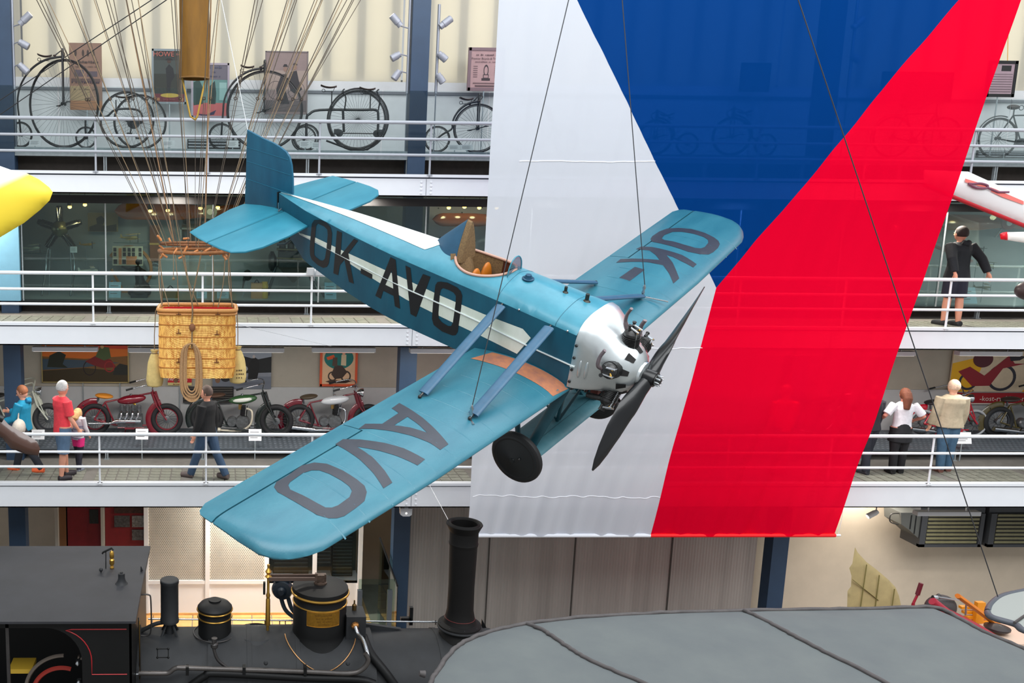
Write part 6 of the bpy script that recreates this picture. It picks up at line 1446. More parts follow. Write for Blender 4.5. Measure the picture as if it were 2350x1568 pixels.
    MB().tube([(wb*.45, .1, .2), (wb*.40, .16, 0)], .012, 6).build('stand', P, t, 40)
    return t
moto('dark red four cylinder motorcycle with tan saddle and chrome exhausts', (218, 985), (383, 996), (124, 18, 36), seat=(224, 142, 46), eng='four', lamp=False)
g_ = moto('black and green motorcycle with a white tank panel behind the man in black', (475, 990), (634, 1004), (26, 34, 32), tank=(54, 92, 52), seat=(84, 60, 46), exh=(206, 196, 176), lamp=False, R=.35)
tk = [c for c in g_.children if c.name.startswith('fuel_tank')][0]
MB().ball((0, -.075, .0), (.2, .03, .045), 16, 8).build('tank_panel', mat('tank white', (232, 232, 222), .3), tk, 60)
moto('maroon motorcycle with a chrome tank and brown saddle beside the aircraft wing', (685, 986), (845, 988), (110, 14, 34), tank=(214, 216, 220), seat=(78, 66, 50))
moto('cream motorcycle with round chrome headlamp at the left end', (-28, 985), (112, 988), (214, 216, 200), seat=(50, 46, 44), tires=mat('grey tyre', (60, 60, 62), .7))
moto('bright red light motorcycle partly hidden by the man in the beige jacket', (2112, 998), (2231, 1000), (190, 14, 40), seat=(40, 34, 36), tyr=.03, R=.30, tires=mat('pale tyre', (176, 178, 180), .6))
moto('olive brown motorcycle with chrome exhaust at the right edge', (2286, 998), (2440, 1002), (84, 72, 34), seat=(60, 44, 40))
moto('dark motorcycle behind the red field of the flag', (1800, 996), (1950, 998), (60, 50, 50), seat=(60, 44, 40))
for p, n in (((311, 986, 340, 1009), 'in front of the red motorcycle'), ((571, 987, 600, 1012), 'in front of the green motorcycle'), ((72, 988, 102, 1009), 'left of the man in red'), ((2188, 994, 2230, 1019), 'lit one beside the man in beige')):
    card(*p, 17.86, 'white label stand '+n, tilt=.25, m=mat('bright card', (238, 238, 240), .5), grp='label stands on the lowest gallery')
# ================================================================ PEOPLE
def person(lab, px, py, zf, H, rz, cloth, skin=(214, 150, 124), hair=(90, 66, 50), legs=((0, 0), (0, 0)), arms=((5, 6, 12), (5, 6, 12)), lean=0, hairlen=0, head=(0, 0), shoe=(60, 50, 50), shoe_h=.05, child=False, build=1.0, Ymin=None):
    """legs: (hip swing deg, knee bend) right, left; arms: (forward swing, spread, elbow bend); +x faces forward"""
    p = oZ(px, py, zf); t = thing('person', lab, 'person', (p.x, p.y, zf), rz)
    hs = H*(.86 if child else .825); sw = H*.105*build; hw = H*.052; hipz = H*(.49 if child else .52); th = H*.245; sh = H*.245
    S = Matrix.Rotation(radians(lean), 3, 'Y')
    hip = V((0, 0, hipz))
    def up(x, y, z): return hip+S @ V((x, y, z-hipz))
    J = {}
    for i, s in ((0, -1), (1, 1)):
        a, k = radians(legs[i][0]), radians(legs[i][1]); h = V((0, s*hw, hipz-.01*H)); kn = h+V((sin(a), s*.008, -cos(a)))*th; an = kn+V((sin(a-k), 0, -cos(a-k)))*sh
        J['h', i], J['k', i], J['a', i] = h, kn, an; J['t', i] = an+V((cos(a-k)*.5+.5, s*.12, sin(min(0, a-k))*.6 if k > .3 else 0)).normalized()*.11*H
        f_, ab, el = [radians(q) for q in arms[i]]; sp = up(0, s*sw, hs-.012*H)
        d = V((sin(f_)*cos(ab), s*sin(ab), -cos(f_)*cos(ab))); e = sp+d*.175*H; f2 = f_+el; d2 = V((sin(f2)*cos(ab*.4), s*sin(ab*.4)-(s*sin(el*.35) if ab > .5 else 0), -cos(f2)*cos(ab*.4))).normalized(); w = e+d2*.15*H
        J['s', i], J['e', i], J['w', i], J['d', i] = sp, e, w, d2
    lo = min(J['a', i].z for i in (0, 1))-.035*H
    off = V((0, 0, -lo))
    hc = up(.012*H, 0, H*(.90 if child else .928)); hr = H*(.082 if child else .066)
    Hm = S @ Matrix.Rotation(radians(head[0]), 3, 'Z') @ Matrix.Rotation(radians(head[1]), 3, 'Y')
    def mk(nm, mb, m, vox, par=t, sm=3):
        mb.v = [tuple(V(q)+off) for q in mb.v]; o = mb.build(nm, m, None, 0)
        applied(o, [('REMESH', dict(mode='VOXEL', voxel_size=vox)), ('SMOOTH', dict(factor=.5, iterations=sm))]); o.parent = par; return o
    k = H/1.75*build
    b_ = MB()
    def torso(mb, g, z0=.50, z1=.83):
        zs = [(z0, .085), (.56, .088), (.62, .078), (.70, .088), (.76, .10), (.81, .092), (.84, .05)]
        zs = [q for q in zs if q[0] >= z0-.001 and q[0] <= z1+.02]
        mb.tube([up(-.004*H, 0, q[0]*H*(hs/(.825*H))) for q in zs], [q[1]*H*build+g for q in zs], 16, up=(1, 0, 0), flat=.62)
    torso(b_, 0)
    b_.tube([up(0, 0, hs), hc-V((0, 0, hr*.4))], .034*H, 10)
    b_.ball(hc, (hr*.92, hr*.76, hr*1.12), 16, 12, M3=Hm); b_.ball(hc+Hm @ V((hr*.25, 0, -hr*.55)), (hr*.6, hr*.55, hr*.52), 12, 8, M3=Hm)
    b_.tube([hc+Hm @ V((hr*.85, 0, hr*.12)), hc+Hm @ V((hr*1.12, 0, -hr*.22)), hc+Hm @ V((hr*.8, 0, -hr*.3))], hr*.13, 6)
    for s in (-1, 1): b_.ball(hc+Hm @ V((-.02*hr, s*hr*.78, -.05*hr)), (hr*.16, hr*.1, hr*.26), 8, 6, M3=Hm)
    for i, s in ((0, -1), (1, 1)):
        b_.tube([J['h', i]+V((0, 0, .04*H)), J['h', i].lerp(J['k', i], .45), J['k', i], J['k', i].lerp(J['a', i], .3), J['a', i]], [.062*H*build, .052*H*build, .036*H, .037*H, .022*H], 12)
        b_.tube([J['a', i], J['a', i].lerp(J['t', i], .5)-V((0, 0, .02*H)), J['t', i]-V((0, 0, .02*H))], [.024*H, .022*H, .016*H], 8)
        b_.tube([J['s', i], J['s', i].lerp(J['e', i], .5), J['e', i], J['e', i].lerp(J['w', i], .35), J['w', i]], [.034*H*build, .028*H, .024*H, .024*H, .015*H], 10)
        w, d = J['w', i], J['d', i]; a_, c_ = basis(d, (0, 1, 0) if abs(d.y) < .9 else (1, 0, 0)); L = .105*H
        pc = w+d*L*.28; b_.ball(pc, (L*.22, L*.13, L*.34), 10, 8, M3=Matrix((a_, c_, d)).transposed())
        for q, (o_, ln) in enumerate(((-.16, .38), (-.055, .44), (.05, .42), (.15, .34))):
            f0 = w+d*L*.5+a_*(o_*L); f1 = f0+d*ln*L*.5+c_*(.03*L); f2_ = f1+d*ln*L*.45+c_*(.12*L); b_.tube([f0, f1, f2_], [.052*L, .048*L, .038*L], 6)
        tb = w+d*L*.2+a_*(-.2*L); b_.tube([tb, tb-a_*.14*L+d*.16*L, tb-a_*.17*L+d*.34*L], [.06*L, .055*L, .042*L], 6)
    mk('body', b_, mat('skin '+str(skin), skin, .55, var=.05), .0085*H/1.75+.001, sm=2)
    # hair
    hm = mat('hair '+str(hair), hair, .7, var=.2, scale=40, bump=.4, bscale=120); g = MB()
    g.ball(hc+Hm @ V((-hr*.14, 0, hr*.14)), (hr*.98, hr*.88, hr*1.12), 16, 12, M3=Hm)
    if hairlen:
        g.tube([hc+Hm @ V((-hr*.5, 0, hr*.3)), hc+Hm @ V((-hr*1.05, 0, -hr*.6)), hc+Hm @ V((-hr*(.8+.45*hairlen), hr*.25, -hr*(.8+hairlen)))], [hr*.8, hr*.78, hr*.45], 12)
    cut = [(x, y, z) for x, y, z in g.v]
    # clear the face
    vs = []
    for q in g.v:
        l = Hm.inverted() @ (V(q)-hc)
        if l.x > hr*.30 and l.z < hr*.62: l.x = hr*.30+(l.x-hr*.3)*.1
        if l.z < -hr*.35 and not hairlen: l.z = -hr*.35+(l.z+hr*.35)*.3
        vs.append(tuple(hc+Hm @ l))
    g.v = vs; mk('hair', g, hm, .012*H/1.75, sm=2)
    for s in (-1, 1): MB().ball(hc+off+Hm @ V((hr*.84, s*hr*.30, hr*.10)), (hr*.1, hr*.14, hr*.09), 8, 6).build('eye', mat('eye dark', (50, 40, 36), .3), t, 60)
    MB().ball(hc+off+Hm @ V((hr*.80, 0, -hr*.56)), (hr*.1, hr*.26, hr*.06), 8, 6).build('mouth', mat('lips', (170, 92, 84), .5), t, 60)
    # clothes
    for kind, col, prm in cloth:
        m = mat('cloth '+str(col), col, .85, var=.10, scale=14, bump=.25, bscale=30); c = MB()
        if kind in ('tee', 'jacket', 'tunic'):
            g_ = {'tee': .012, 'jacket': .022, 'tunic': .012}[kind]*k; z0 = prm
            zs = [(z0, .09+g_/H*1.0+(.012 if kind != 'tee' else .006)), (.6, .092), (.70, .092), (.76, .104), (.81, .094), (.845, .052)]
            zs = [q for q in zs if q[0] >= z0]
            c.tube([up(-.004*H, 0, q[0]*H*(hs/(.825*H))) for q in zs], [q[1]*H*build+g_ for q in zs], 18, up=(1, 0, 0), flat=.66)
            for i in (0, 1):
                s_, e_, w_ = J['s', i], J['e', i], J['w', i]
                if kind == 'jacket' or prm == -1 or kind == 'tunic': c.tube([s_, s_.lerp(e_, .5), e_, e_.lerp(w_, .5), w_-J['d', i]*.01], [.040*H+g_, .036*H+g_, .031*H+g_, .028*H+g_, .022*H+g_], 12)
                else: c.tube([s_, s_.lerp(e_, .5), s_.lerp(e_, .85)], [.040*H+g_, .040*H+g_, .040*H+g_], 12)
            mk({'tee': 't_shirt', 'jacket': 'jacket', 'tunic': 'shirt'}[kind], c, m, .011*k)
        elif kind in ('trousers', 'shorts'):
            c.tube([up(0, 0, .575*H), up(0, 0, .50*H), up(0, 0, .475*H)], [.088*H*build+.008, .092*H*build+.01, .07*H], 16, up=(1, 0, 0), flat=.68)
            for i in (0, 1):
                h_, k_, a_ = J['h', i], J['k', i], J['a', i]
                if kind == 'trousers': c.tube([h_+V((0, 0, .03*H)), h_.lerp(k_, .5), k_, k_.lerp(a_, .5), a_+V((0, 0, -.005*H))], [.068*H, .060*H, .046*H, .044*H, .040*H], 12)
                else: c.tube([h_+V((0, 0, .03*H)), h_.lerp(k_, .5), h_.lerp(k_, prm)], [.07*H, .066*H, .062*H], 12)
            mk(kind, c, m, .011*k)
        elif kind == 'wrap':
            c.tube([up(0, 0, .60*H), up(0, 0, .53*H), up(0, 0, .44*H), up(0, 0, .37*H)], [.092*H, .108*H, .125*H, .13*H], 18, up=(1, 0, 0), flat=.75); mk('tied_jacket', c, m, .012*k)
        elif kind == 'hood':
            c.tube([up(-.05*H, -.04*H, .845*H), up(-.075*H, 0, .83*H), up(-.05*H, .04*H, .845*H)], .03*H, 10); mk('hood', c, m, .012*k)
        elif kind == 'bag':
            q = up(prm[0]*H, prm[1]*H, prm[2]*H); c.ball(q, (.07*H, .10*H, .10*H), 14, 10); c.tube([q+V((0, 0, .08*H)), up(0, prm[1]*H*.6, hs+.015*H), q+V((.02, 0, .08*H))], .008*H, 6); mk('shoulder_bag', c, m, .010*k)
        elif kind == 'stripes':
            for z in prm: c_ = MB().tube([up(-.004*H, 0, z*H), up(-.004*H, 0, (z+.018)*H)], .118*H, 18, up=(1, 0, 0), flat=.72); c_.v = [tuple(V(q)+off) for q in c_.v]; c_.build('stripe', m, t, 50)
    for i in (0, 1):
        a_, tt = J['a', i], J['t', i]; c = MB().tube([a_-V((.03*H, 0, .012*H)), a_.lerp(tt, .5)-V((0, 0, .016*H)), tt-V((0, 0, .02*H))], [.032*H, .034*H, .026*H], 10).tube([a_+V((0, 0, .01)), a_-V((0, 0, .015*H))], [.028*H, .032*H], 10)
        mk('shoe', c, mat('shoe '+str(shoe), shoe, .6), .010*k)
    return t
F1, F2 = LV[1][0]-.018, LV[2][0]-.018
person('man with grey hair in a red t-shirt and denim shorts', 146, 1098, F1, 1.80, radians(35), [('tee', (228, 62, 74), .47), ('shorts', (84, 110, 138), 1.0)], hair=(196, 194, 192), legs=((-6, 0), (8, 2)), arms=((8, 6, 25), (14, 6, 22)), build=1.12, shoe=(40, 34, 40), head=(15, 8))
person('small blond child in a striped hooded top and dark leggings', 181, 1078, F1, 1.15, radians(60), [('tunic', (206, 200, 206), .46), ('trousers', (36, 36, 50), 0), ('shorts', (220, 40, 120), .3), ('stripes', (120, 112, 136), (.5, .55, .6, .65, .7)), ('hood', (198, 190, 204), 0)], hair=(206, 166, 112), legs=((-8, 0), (10, 5)), arms=((10, 8, 20), (10, 8, 20)), child=True, shoe=(130, 134, 144), hairlen=.3)
person('woman with short auburn hair in a blue quilted jacket carrying a cream bag', 58, 1084, F1, 1.66, radians(165), [('jacket', (22, 136, 172), .50), ('trousers', (36, 38, 46), 0), ('hood', (20, 120, 160), 0), ('bag', (214, 204, 190), (-.02, .16, .56))], hair=(140, 84, 52), legs=((18, 4), (-22, 12)), arms=((30, 8, 60), (20, 8, 50)), shoe=(236, 104, 58), head=(10, 22))
person('man with cropped hair in a black sweater and blue jeans walking', 475, 1097, F1, 1.76, radians(150), [('jacket', (20, 20, 22), .49), ('trousers', (56, 78, 104), 0)], hair=(84, 66, 58), legs=((-20, 8), (20, 0)), arms=((-6, 7, 10), (8, 7, 10)), shoe=(96, 84, 82), head=(20, 5))
person('woman with long brown hair in a white top, black jacket at her waist', 2055, 1086, F1, 1.64, radians(82), [('tee', (232, 232, 238), .52), ('trousers', (30, 30, 34), 0), ('wrap', (30, 32, 36), 0)], hair=(106, 56, 34), hairlen=1.6, legs=((2, 0), (-3, 0)), arms=((-14, 38, 75), (-14, 38, 75)), shoe=(24, 24, 26), skin=(212, 140, 120))
person('bald older man in a beige jacket and blue jeans seen from behind', 2164, 1082, F1, 1.78, radians(84), [('jacket', (184, 170, 144), .49), ('trousers', (66, 98, 124), 0)], hair=(214, 184, 160), legs=((3, 0), (-3, 0)), arms=((4, 9, 14), (4, 9, 14)), shoe=(110, 70, 60), skin=(222, 168, 140), build=1.12)
person('person in dark trousers mostly hidden behind the edge of the flag', 1984, 1084, F1, 1.70, radians(100), [('jacket', (44, 44, 52), .49), ('trousers', (40, 44, 54), 0)], hair=(70, 50, 40), legs=((8, 0), (-8, 0)), shoe=(50, 52, 60))
person('man in a black hooded jacket and dark shorts holding the middle gallery railing', 2180, 747, F2, 1.80, radians(98), [('jacket', (18, 22, 28), .47), ('shorts', (34, 34, 50), .95), ('hood', (18, 22, 28), 0)], hair=(40, 28, 24), legs=((-4, 0), (4, 0)), arms=((-30, 26, 6), (-34, 20, 6)), shoe=(30, 30, 34), build=1.1)
person('person in a red top faintly visible through the red field of the flag', 1785, 1090, F1, 1.72, radians(90), [('tee', (220, 70, 80), .49), ('trousers', (60, 60, 80), 0)], hair=(120, 80, 60), shoe=(50, 52, 60))
# ================================================================ EXHIBITS IN THE GLASS CASES
CZ = PLAT[2][0]; CYY = 18.7
def ct(nm, lab, cat, px, py, Y=CYY, grp=None): q = oY(px, py, Y); return thing(nm, lab, cat, (q.x, Y, q.z), 0, grp), q
t, q = ct('radial_engine', 'five cylinder radial engine with a bright round crankcase on a tubular stand', 'engine', 137, 525)
MB().lathe([(.16, .1), (.17, .0), (.15, -.06), (.09, -.12), (.04, -.16), (.02, -.2)], (0, 0, 0), (0, 1, 0), 30).build('crankcase', mat('olive steel', (150, 150, 112), .3, metal=.8), t, 40)
for k in range(5):
    a = radians(90+72*k); d = V((cos(a), 0, sin(a))); pr_ = []
    for i in range(10): pr_ += [(.075, i*.024), (.075, i*.024+.01), (.055, i*.024+.011), (.055, i*.024+.022)]
    MB().lathe(pr_+[(.06, .26), (.05, .3)], d*.15, d, 14).build('cylinder', eng_m, t, 25)
    MB().tube([d*.14+V((.0, -.12, 0)), d*.42+V((.03, -.1, 0))], .008, 6).tube([d*.14+V((0, -.12, 0)), d*.42+V((-.03, -.1, 0))], .008, 6).build('push_rod', steel_m, t, 40)
for s in (-1, 1):
    MB().tube(curve([(s*.14, 0, -.1), (s*.26, -.02, -.5), (s*.28, -.05, -.8), (s*.28-.05, -.3, CZ-q.z+.02)], 5), .02, 8).tube([(s*.2, 0, -.4), (s*.24, -.0, CZ-q.z)], .016, 8).build('stand_leg', steel_m, t, 50)
card(161, 566, 177, 580, 18.45, 'white oval label in front of the radial engine', 0, m=mat('bright card', (238, 238, 240), .5))
t_ = [o for o in bpy.data.objects if o.name.startswith('label_card')][-1]
# wooden propellers with warm bulbs standing for reflected lights
def wprop(x0, x1, y, Y, hubx, lab, w=.16, red=False):
    a, c_ = oY(x0, y, Y), oY(x1, y, Y); t = thing('wooden_propeller', lab, 'propeller', ((a.x+c_.x)/2, Y, a.z)); L = (c_.x-a.x)/2; n = 30; k = 12; vs = []
    hx = oY(hubx, y, Y).x-t.location.x
    for i in range(n+1):
        x = -L+2*L*i/n; e = 1-abs(x)/L; dh = abs(x-hx); ww = w*min(1, (e*6)**.5)*(.55+.45*min(1, dh/.6)); 
        for j in range(k): q_ = 2*pi*j/k; vs.append((x, .035*sin(q_)-.02*cos(q_)*(1 if x > hx else -1), ww*cos(q_)))
    MB().add(vs, [(i*k+j, i*k+(j+1) % k, (i+1)*k+(j+1) % k, (i+1)*k+j) for i in range(n) for j in range(k)]+[tuple(range(k))[::-1], tuple(range(n*k, n*k+k))]).build('blade', mat('varnished walnut', (122, 66, 30), .18, coat=.8, var=.25, scale=2, stretch=(.5, 4, 6)), t, 60)
    h = MB().lathe([(.14, -.06), (.14, .06)], (hx, 0, 0), (0, 1, 0), 28).build('hub', mat('hub red wood', (120, 36, 30), .4) if red else mat('hub disc', (120, 128, 126), .4, metal=.4), t, 40)
    MB().lathe([(.06, -.08), (.06, -.05)], (hx, 0, 0), (0, 1, 0), 24).build('hub_plate', mat('hub plate', (200, 206, 206), .4, metal=.3), h, 40)
    MB().tube([(hx, .02, .1), (hx+.03, .1, max(.26, LV[3][1]-a.z-.02) if Y < 18.7 else .26)], .012, 6).tube([(hx-.05, .02, -.1), (hx-.15, .05, -.3)], .014, 6).build('bracket', pole_m, t, 40)
    return t
wprop(262, 560, 484, 18.9, 482, 'long dark wooden propeller hung behind the balloon ropes', .17)
wprop(992, 1240, 504, 18.6, 1163, 'varnished wooden propeller with a red hub right of the headrest', .13, True)
wprop(2150, 2420, 510, 18.9, 2310, 'dark wooden propeller behind the man in the black hooded jacket', .16, True)
bulb = mat('warm bulb', (255, 196, 90), .4, emit=9)  # glowing bulbs added in place of warm reflections on the propellers
for i, (px, py) in enumerate(((160, 474), (195, 469), (345, 483), (385, 482), (460, 477), (500, 475), (1030, 476), (1066, 474), (1100, 476), (1140, 476), (2282, 490))):
    q = oY(px, py, 18.35); t = thing('glint_bulb', 'small warm bulb added for a reflection, number %s along the case ceiling' % ('one', 'two', 'three', 'four', 'five', 'six', 'seven', 'eight', 'nine', 'ten', 'eleven')[i], 'lamp', q, 0, 'warm bulbs added for reflections in the display cases')
    t['label'] = 'warm bulb added for a reflection, '+['left one of two near the radial engine', 'right one of two near the radial engine', 'left one left of the balloon ropes', 'right one left of the balloon ropes', 'left one behind the balloon ropes', 'right one behind the balloon ropes', 'leftmost above the varnished propeller', 'second from left above the varnished propeller', 'third from left above the varnished propeller', 'rightmost above the varnished propeller', 'above the dark propeller at the right'][i]
    MB().lathe([(.012, 0), (.05, .02), (.05, .1), (.01, .12)], (0, 0, 0), (0, 0, 1), 12).tube([(0, 0, .1), (0, 0, LV[3][1]-q.z)], .006, 5).build('housing', mat('lamp black', (30, 28, 28), .5), t, 30)
    MB().ball((0, 0, -.01), (.04, .04, .03), 10, 8).build('bulb', bulb, t, 60)
    l = bpy.data.lights.new('glint_light', 'POINT'); l.energy = 2.5; l.color = (1, .78, .45); l.shadow_soft_size = .05; o = bpy.data.objects.new('glint_light', l); COL.objects.link(o); o.location = q-V((0, 0, .08))
# pictures and boards in the cases
poster(201, 488, 271, 532, 19.3, (120, 108, 76), [((50, 44, 34), [(.05, .75), (.3, .6), (.6, .7), (.95, .6), (.95, .98), (.05, .98)]), ((40, 36, 30), [(.3, .6), (.28, .3), (.45, .15), (.58, .35), (.5, .65)])], 'sepia picture of an early aircraft between radial engine and propeller', None, name='photograph')
poster(258, 565, 328, 610, 19.1, (206, 198, 176), [((226, 140, 80), rct(.2, .1, .3, .95)), ((226, 140, 80), rct(.45, .5, .8, .95))]+[((52, 46, 48), rct(x, y, x+.1, y+.2)) for x in (.03, .34, .5, .64, .86) for y in (.08, .32)]+[((52, 46, 48), rct(x, .68, x+.12, .92)) for x in (.03, .32, .86)], 'patterned black, white and orange poster above the statue', None, name='poster')
t, q = ct('arched_frame', 'orange ring shaped frame behind the statue', 'frame', 296, 618, 19.2)
MB().ring((0, 0, 0), .45, .035, (0, 1, 0), 36, 6, 0.6, 5.7).build('ring', mat('orange wood', (176, 116, 62), .5), t, 50); MB().box(-.35, -.28, -.03, .03, -.5, .1).box(.28, .35, -.03, .03, -.5, .1).build('post', mat('orange wood'), t, 0) if False else MB().tube([(-.36, 0, .0), (-.15, 0, -.4)], .03, 6).build('post', mat('orange wood', (176, 116, 62)), t, 40)
MB().box(-.15, .15, -.03, .03, CZ-q.z, -.42).build('stand', mat('orange wood', (176, 116, 62)), t, 0)
t, q = ct('statue', 'dark bronze statue of a winged figure on a block plinth', 'statue', 320, 660, 18.4)
mb = MB().tube([(0, 0, -.05), (.02, 0, .12), (-.02, 0, .3), (-.03, 0, .42)], [.12, .10, .08, .05], 10).ball((-.03, 0, .50), (.05, .045, .06), 10, 8).tube([(-.04, 0, .38), (-.2, -.05, .36), (-.34, -.08, .42)], [.04, .03, .02], 8).tube([(0, 0, .36), (.16, .02, .26), (.32, .02, .28)], [.05, .05, .015], 8).tube([(.0, 0, .1), (.16, 0, .02), (.2, 0, -.08)], [.1, .06, .05], 8).ball((0, 0, -.1), (.24, .16, .10), 12, 8)
o = mb.build('figure', mat('dark bronze cast', (44, 40, 38), .4, metal=.5), None, 0); applied(o, [('REMESH', dict(mode='VOXEL', voxel_size=.015)), ('SMOOTH', dict(factor=.5, iterations=3))]); o.parent = t
MB().box(-.16, .16, -.14, .14, CZ-q.z, -.1).build('plinth', mat('plinth dark', (40, 42, 44), .5), t, 0)
# model aeroplanes on little shelves
def model(px, py, lab, col, s=.22, Y=18.5, shelf=True, mono=False):
    t, q = ct('model_aeroplane', lab, 'model', px, py, Y, 'model aeroplanes in the glass cases'); m = mat('model '+str(col), col, .45, var=.1)
    MB().tube([(-s*.9, 0, 0), (-s*.3, 0, .0), (s*.6, 0, .01), (s*.8, 0, .01)], [s*.05, s*.12, s*.14, s*.05], 10).build('fuselage', m, t, 50)
    for z in ((.02,) if mono else (-.03, .07)): MB().box(s*.1, s*.5, -s, s, z, z+.008).build('wing', m, t, 0)
    MB().box(-s*.95, -s*.7, -s*.35, s*.35, 0, .006).prism([(-s*.95, 0), (-s*.7, 0), (-s*.85, s*.3), (-s*.98, s*.3)], lambda x, z: (x, -.004, z), lambda x, z: (x, .004, z)).build('tailplane', m, t, 0)
    MB().box(s*.8, s*.82, -.01, .01, -s*.4, s*.4).build('propeller', spk, t, 0)
    if shelf: MB().box(-s*1.3, s*1.3, -.15, .15, -.10, -.092).build('glass_shelf', gc, t, 0); MB().tube([(0, 0, -.09), (0, 0, 0)], .01, 6).tube([(0, .1, -.1), (0, .8, -.1)], .008, 5).build('stem', galv_m, t, 40)
    else: MB().tube([(0, 0, -.01), (0, 0, CZ-q.z)], .006, 6).build('stem', galv_m, t, 40)
    t.rotation_euler = (0, 0, random.uniform(-.6, .6)); return t
model(72, 570, 'silver model biplane on a glass shelf beside the pale blue board', (180, 184, 170))
model(298, 546, 'gold model biplane above the patterned poster', (190, 170, 120))
model(204, 622, 'white model biplane on low glass stand right of the radial engine', (214, 214, 206))
model(198, 562, 'golden bird shaped model aeroplane on a thin rod', (176, 140, 70), .18, Y=18.9, shelf=False, mono=True)
model(600, 545, 'silver model aeroplane above the engine test bench', (160, 164, 160))
model(2262, 610, 'green model aeroplane right of the man in the hooded jacket', (120, 124, 96), .18, shelf=False)
model(2255, 660, 'olive model aeroplane low behind the railing at right', (130, 120, 90), .16, shelf=False)
model(2245, 572, 'small dark model aeroplane right of the black hood', (70, 72, 70), .14, shelf=False, mono=True)
# wall belt / leather strap
t, q = ct('leather_harness', 'brown leather harness strap hanging on the case wall', 'harness', 355, 560, 19.3)
MB().box(-.10, .10, 0, .04, -.35, .38).build('strap', mat('brown leather strap', (124, 70, 36), .5, var=.15), t, 0); MB().ring((0, 0, -.48), .09, .015, (0, 1, 0), 20, 6).tube([(-.03, 0, -.35), (-.05, 0, -.42)], .012, 6).build('buckle', steel_m, t, 50); MB().box(-.11, .11, -.01, .0, -.02, .02).build('band', mat('gold band', (190, 150, 80), .4), t, 0)
def screen(x0, y0, x1, y1, Y, lab): poster(x0, y0, x1, y1, Y, (44, 50, 58), [], lab, post=((x0+x1)/2,), border=(140, 146, 150), bw_=.025, name='screen', grp='dark screens in the cases')
screen(414, 524, 450, 562, 19.2, 'small black screen left of the load ring'); screen(1129, 541, 1200, 580, 18.9, 'dark grey framed screen below the varnished propeller')
struct('wall_case_panel', MB().box(oY(985, 500, 19.3).x, oY(1240, 500, 19.3).x, 19.3, 19.34, CZ, LV[3][1]-.1), mat('pinkish white panel', (206, 196, 202), .7, var=.04))
pt_ = thing('panel_pegs', 'small dark peg holes on the pinkish white panel', 'pegs', (oY(1070, 540, 19.3).x, 19.3, oY(1070, 540, 19.3).z))
for px, py in ((1006, 478), (1060, 488), (1106, 476), (1116, 530), (1090, 553), (1010, 545), (1150, 486), (1190, 600)): q = oY(px, py, 19.297); MB().lathe([(.015, 0), (.015, .012)], q-pt_.location, (0, -1, 0), 8).build('peg', blkp_m, pt_, 0)
# engine test bench and small instruments behind the fuselage
t, q = ct('engine_test_bench', 'dark aero engine mounted on a splayed leg stand behind the fuselage lettering', 'engine', 668, 600, 18.6)
MB().box(-.25, .42, -.2, .2, -.1, .2).build('crankcase', eng_m, t, 0)
for i in range(4): MB().lathe([(.07, 0), (.07, .2), (.05, .24), (.03, .3)], (-.18+i*.17, -.03, .2), (0, -.1, 1), 14).build('cylinder', eng_m, t, 30)
MB().tube([(-.3, -.15, .25), (.5, -.15, .22)], .025, 8).tube([(-.3, -.2, .08), (.45, -.2, .05)], .02, 8).build('manifold', mat('dull brass pipe', (110, 98, 70), .4, metal=.7), t, 50)
MB().lathe([(.12, 0), (.2, .04), (.2, .1), (.08, .16)], (-.45, 0, .0), (1, 0, 0), 18).build('flywheel', eng_m, t, 40)
for s in (-1, 1): MB().tube([(s*.3, 0, -.1), (s*.62+.06, -.1, CZ-q.z+.02)], .03, 8).tube([(s*.3, 0, -.1), (s*.5+.06, .2, CZ-q.z+.02)], .03, 8).build('stand_leg', mat('stand grey', (90, 94, 96), .4, metal=.4), t, 50)
MB().add([(-.28, -.1, -.1), (.38, -.1, -.1), (.38, .1, -.1), (-.28, .1, -.1), (.03, -.02, -.42), (.07, -.02, -.42), (.07, .02, -.42), (.03, .02, -.42)], [(0, 1, 5, 4), (1, 2, 6, 5), (2, 3, 7, 6), (3, 0, 4, 7), (4, 5, 6, 7)]).build('oil_pan', mat('pan brown', (70, 62, 54), .5), t, 0)
t, q = ct('flying_helmet', 'dark leather flying helmet on a stand', 'helmet', 568, 632, 18.4)
MB().ball((0, 0, 0), (.09, .1, .11), 14, 10).tube([(-.06, -.03, -.05), (-.09, -.03, -.25)], [.03, .01], 8).build('helmet', mat('helmet leather', (52, 46, 42), .5), t, 50); MB().tube([(0, 0, -.1), (-.1, 0, CZ-q.z)], .01, 6).build('stem', galv_m, t, 40)
for i, (x0, y0, x1, y1, col, lab, cat) in enumerate(((576, 655, 602, 690, (196, 142, 92), 'tan wooden instrument box near the yellow canister', 'box'), (372, 664, 410, 684, (120, 96, 44), 'brass instrument box behind the basket ropes', 'box'))):
    a, c_ = oY(x0, y0, 18.4), oY(x1, y1, 18.4); t = thing('instrument_box', lab, cat, ((a.x+c_.x)/2, 18.4, CZ)); w = (c_.x-a.x)/2; h = min(.35, a.z-c_.z)
    MB().box(-w, w, -.1, .1, 0, h).build('case', mat('box '+str(col), col, .5), t, 0); MB().tube(curve([(-w*.4, 0, h), (0, 0, h+.06), (w*.4, 0, h)], 5), .012, 6).build('handle', blkp_m, t, 50)
t, q = ct('canister', 'tall yellow canister beside the instrument box', 'canister', 607, 688, 18.35); t.location.z = CZ
MB().lathe([(.06, 0), (.07, .01), (.07, .28), (.055, .30), (.06, .33), (.0, .335)], (0, 0, 0), (0, 0, 1), 18).build('body', mat('canister yellow', (206, 164, 66), .4), t, 30); MB().ring((0, 0, .2), .072, .006, (0, 0, 1), 20, 5).build('band', blkp_m, t, 50)
blu = mat('pale blue text board', (164, 196, 214), .6)
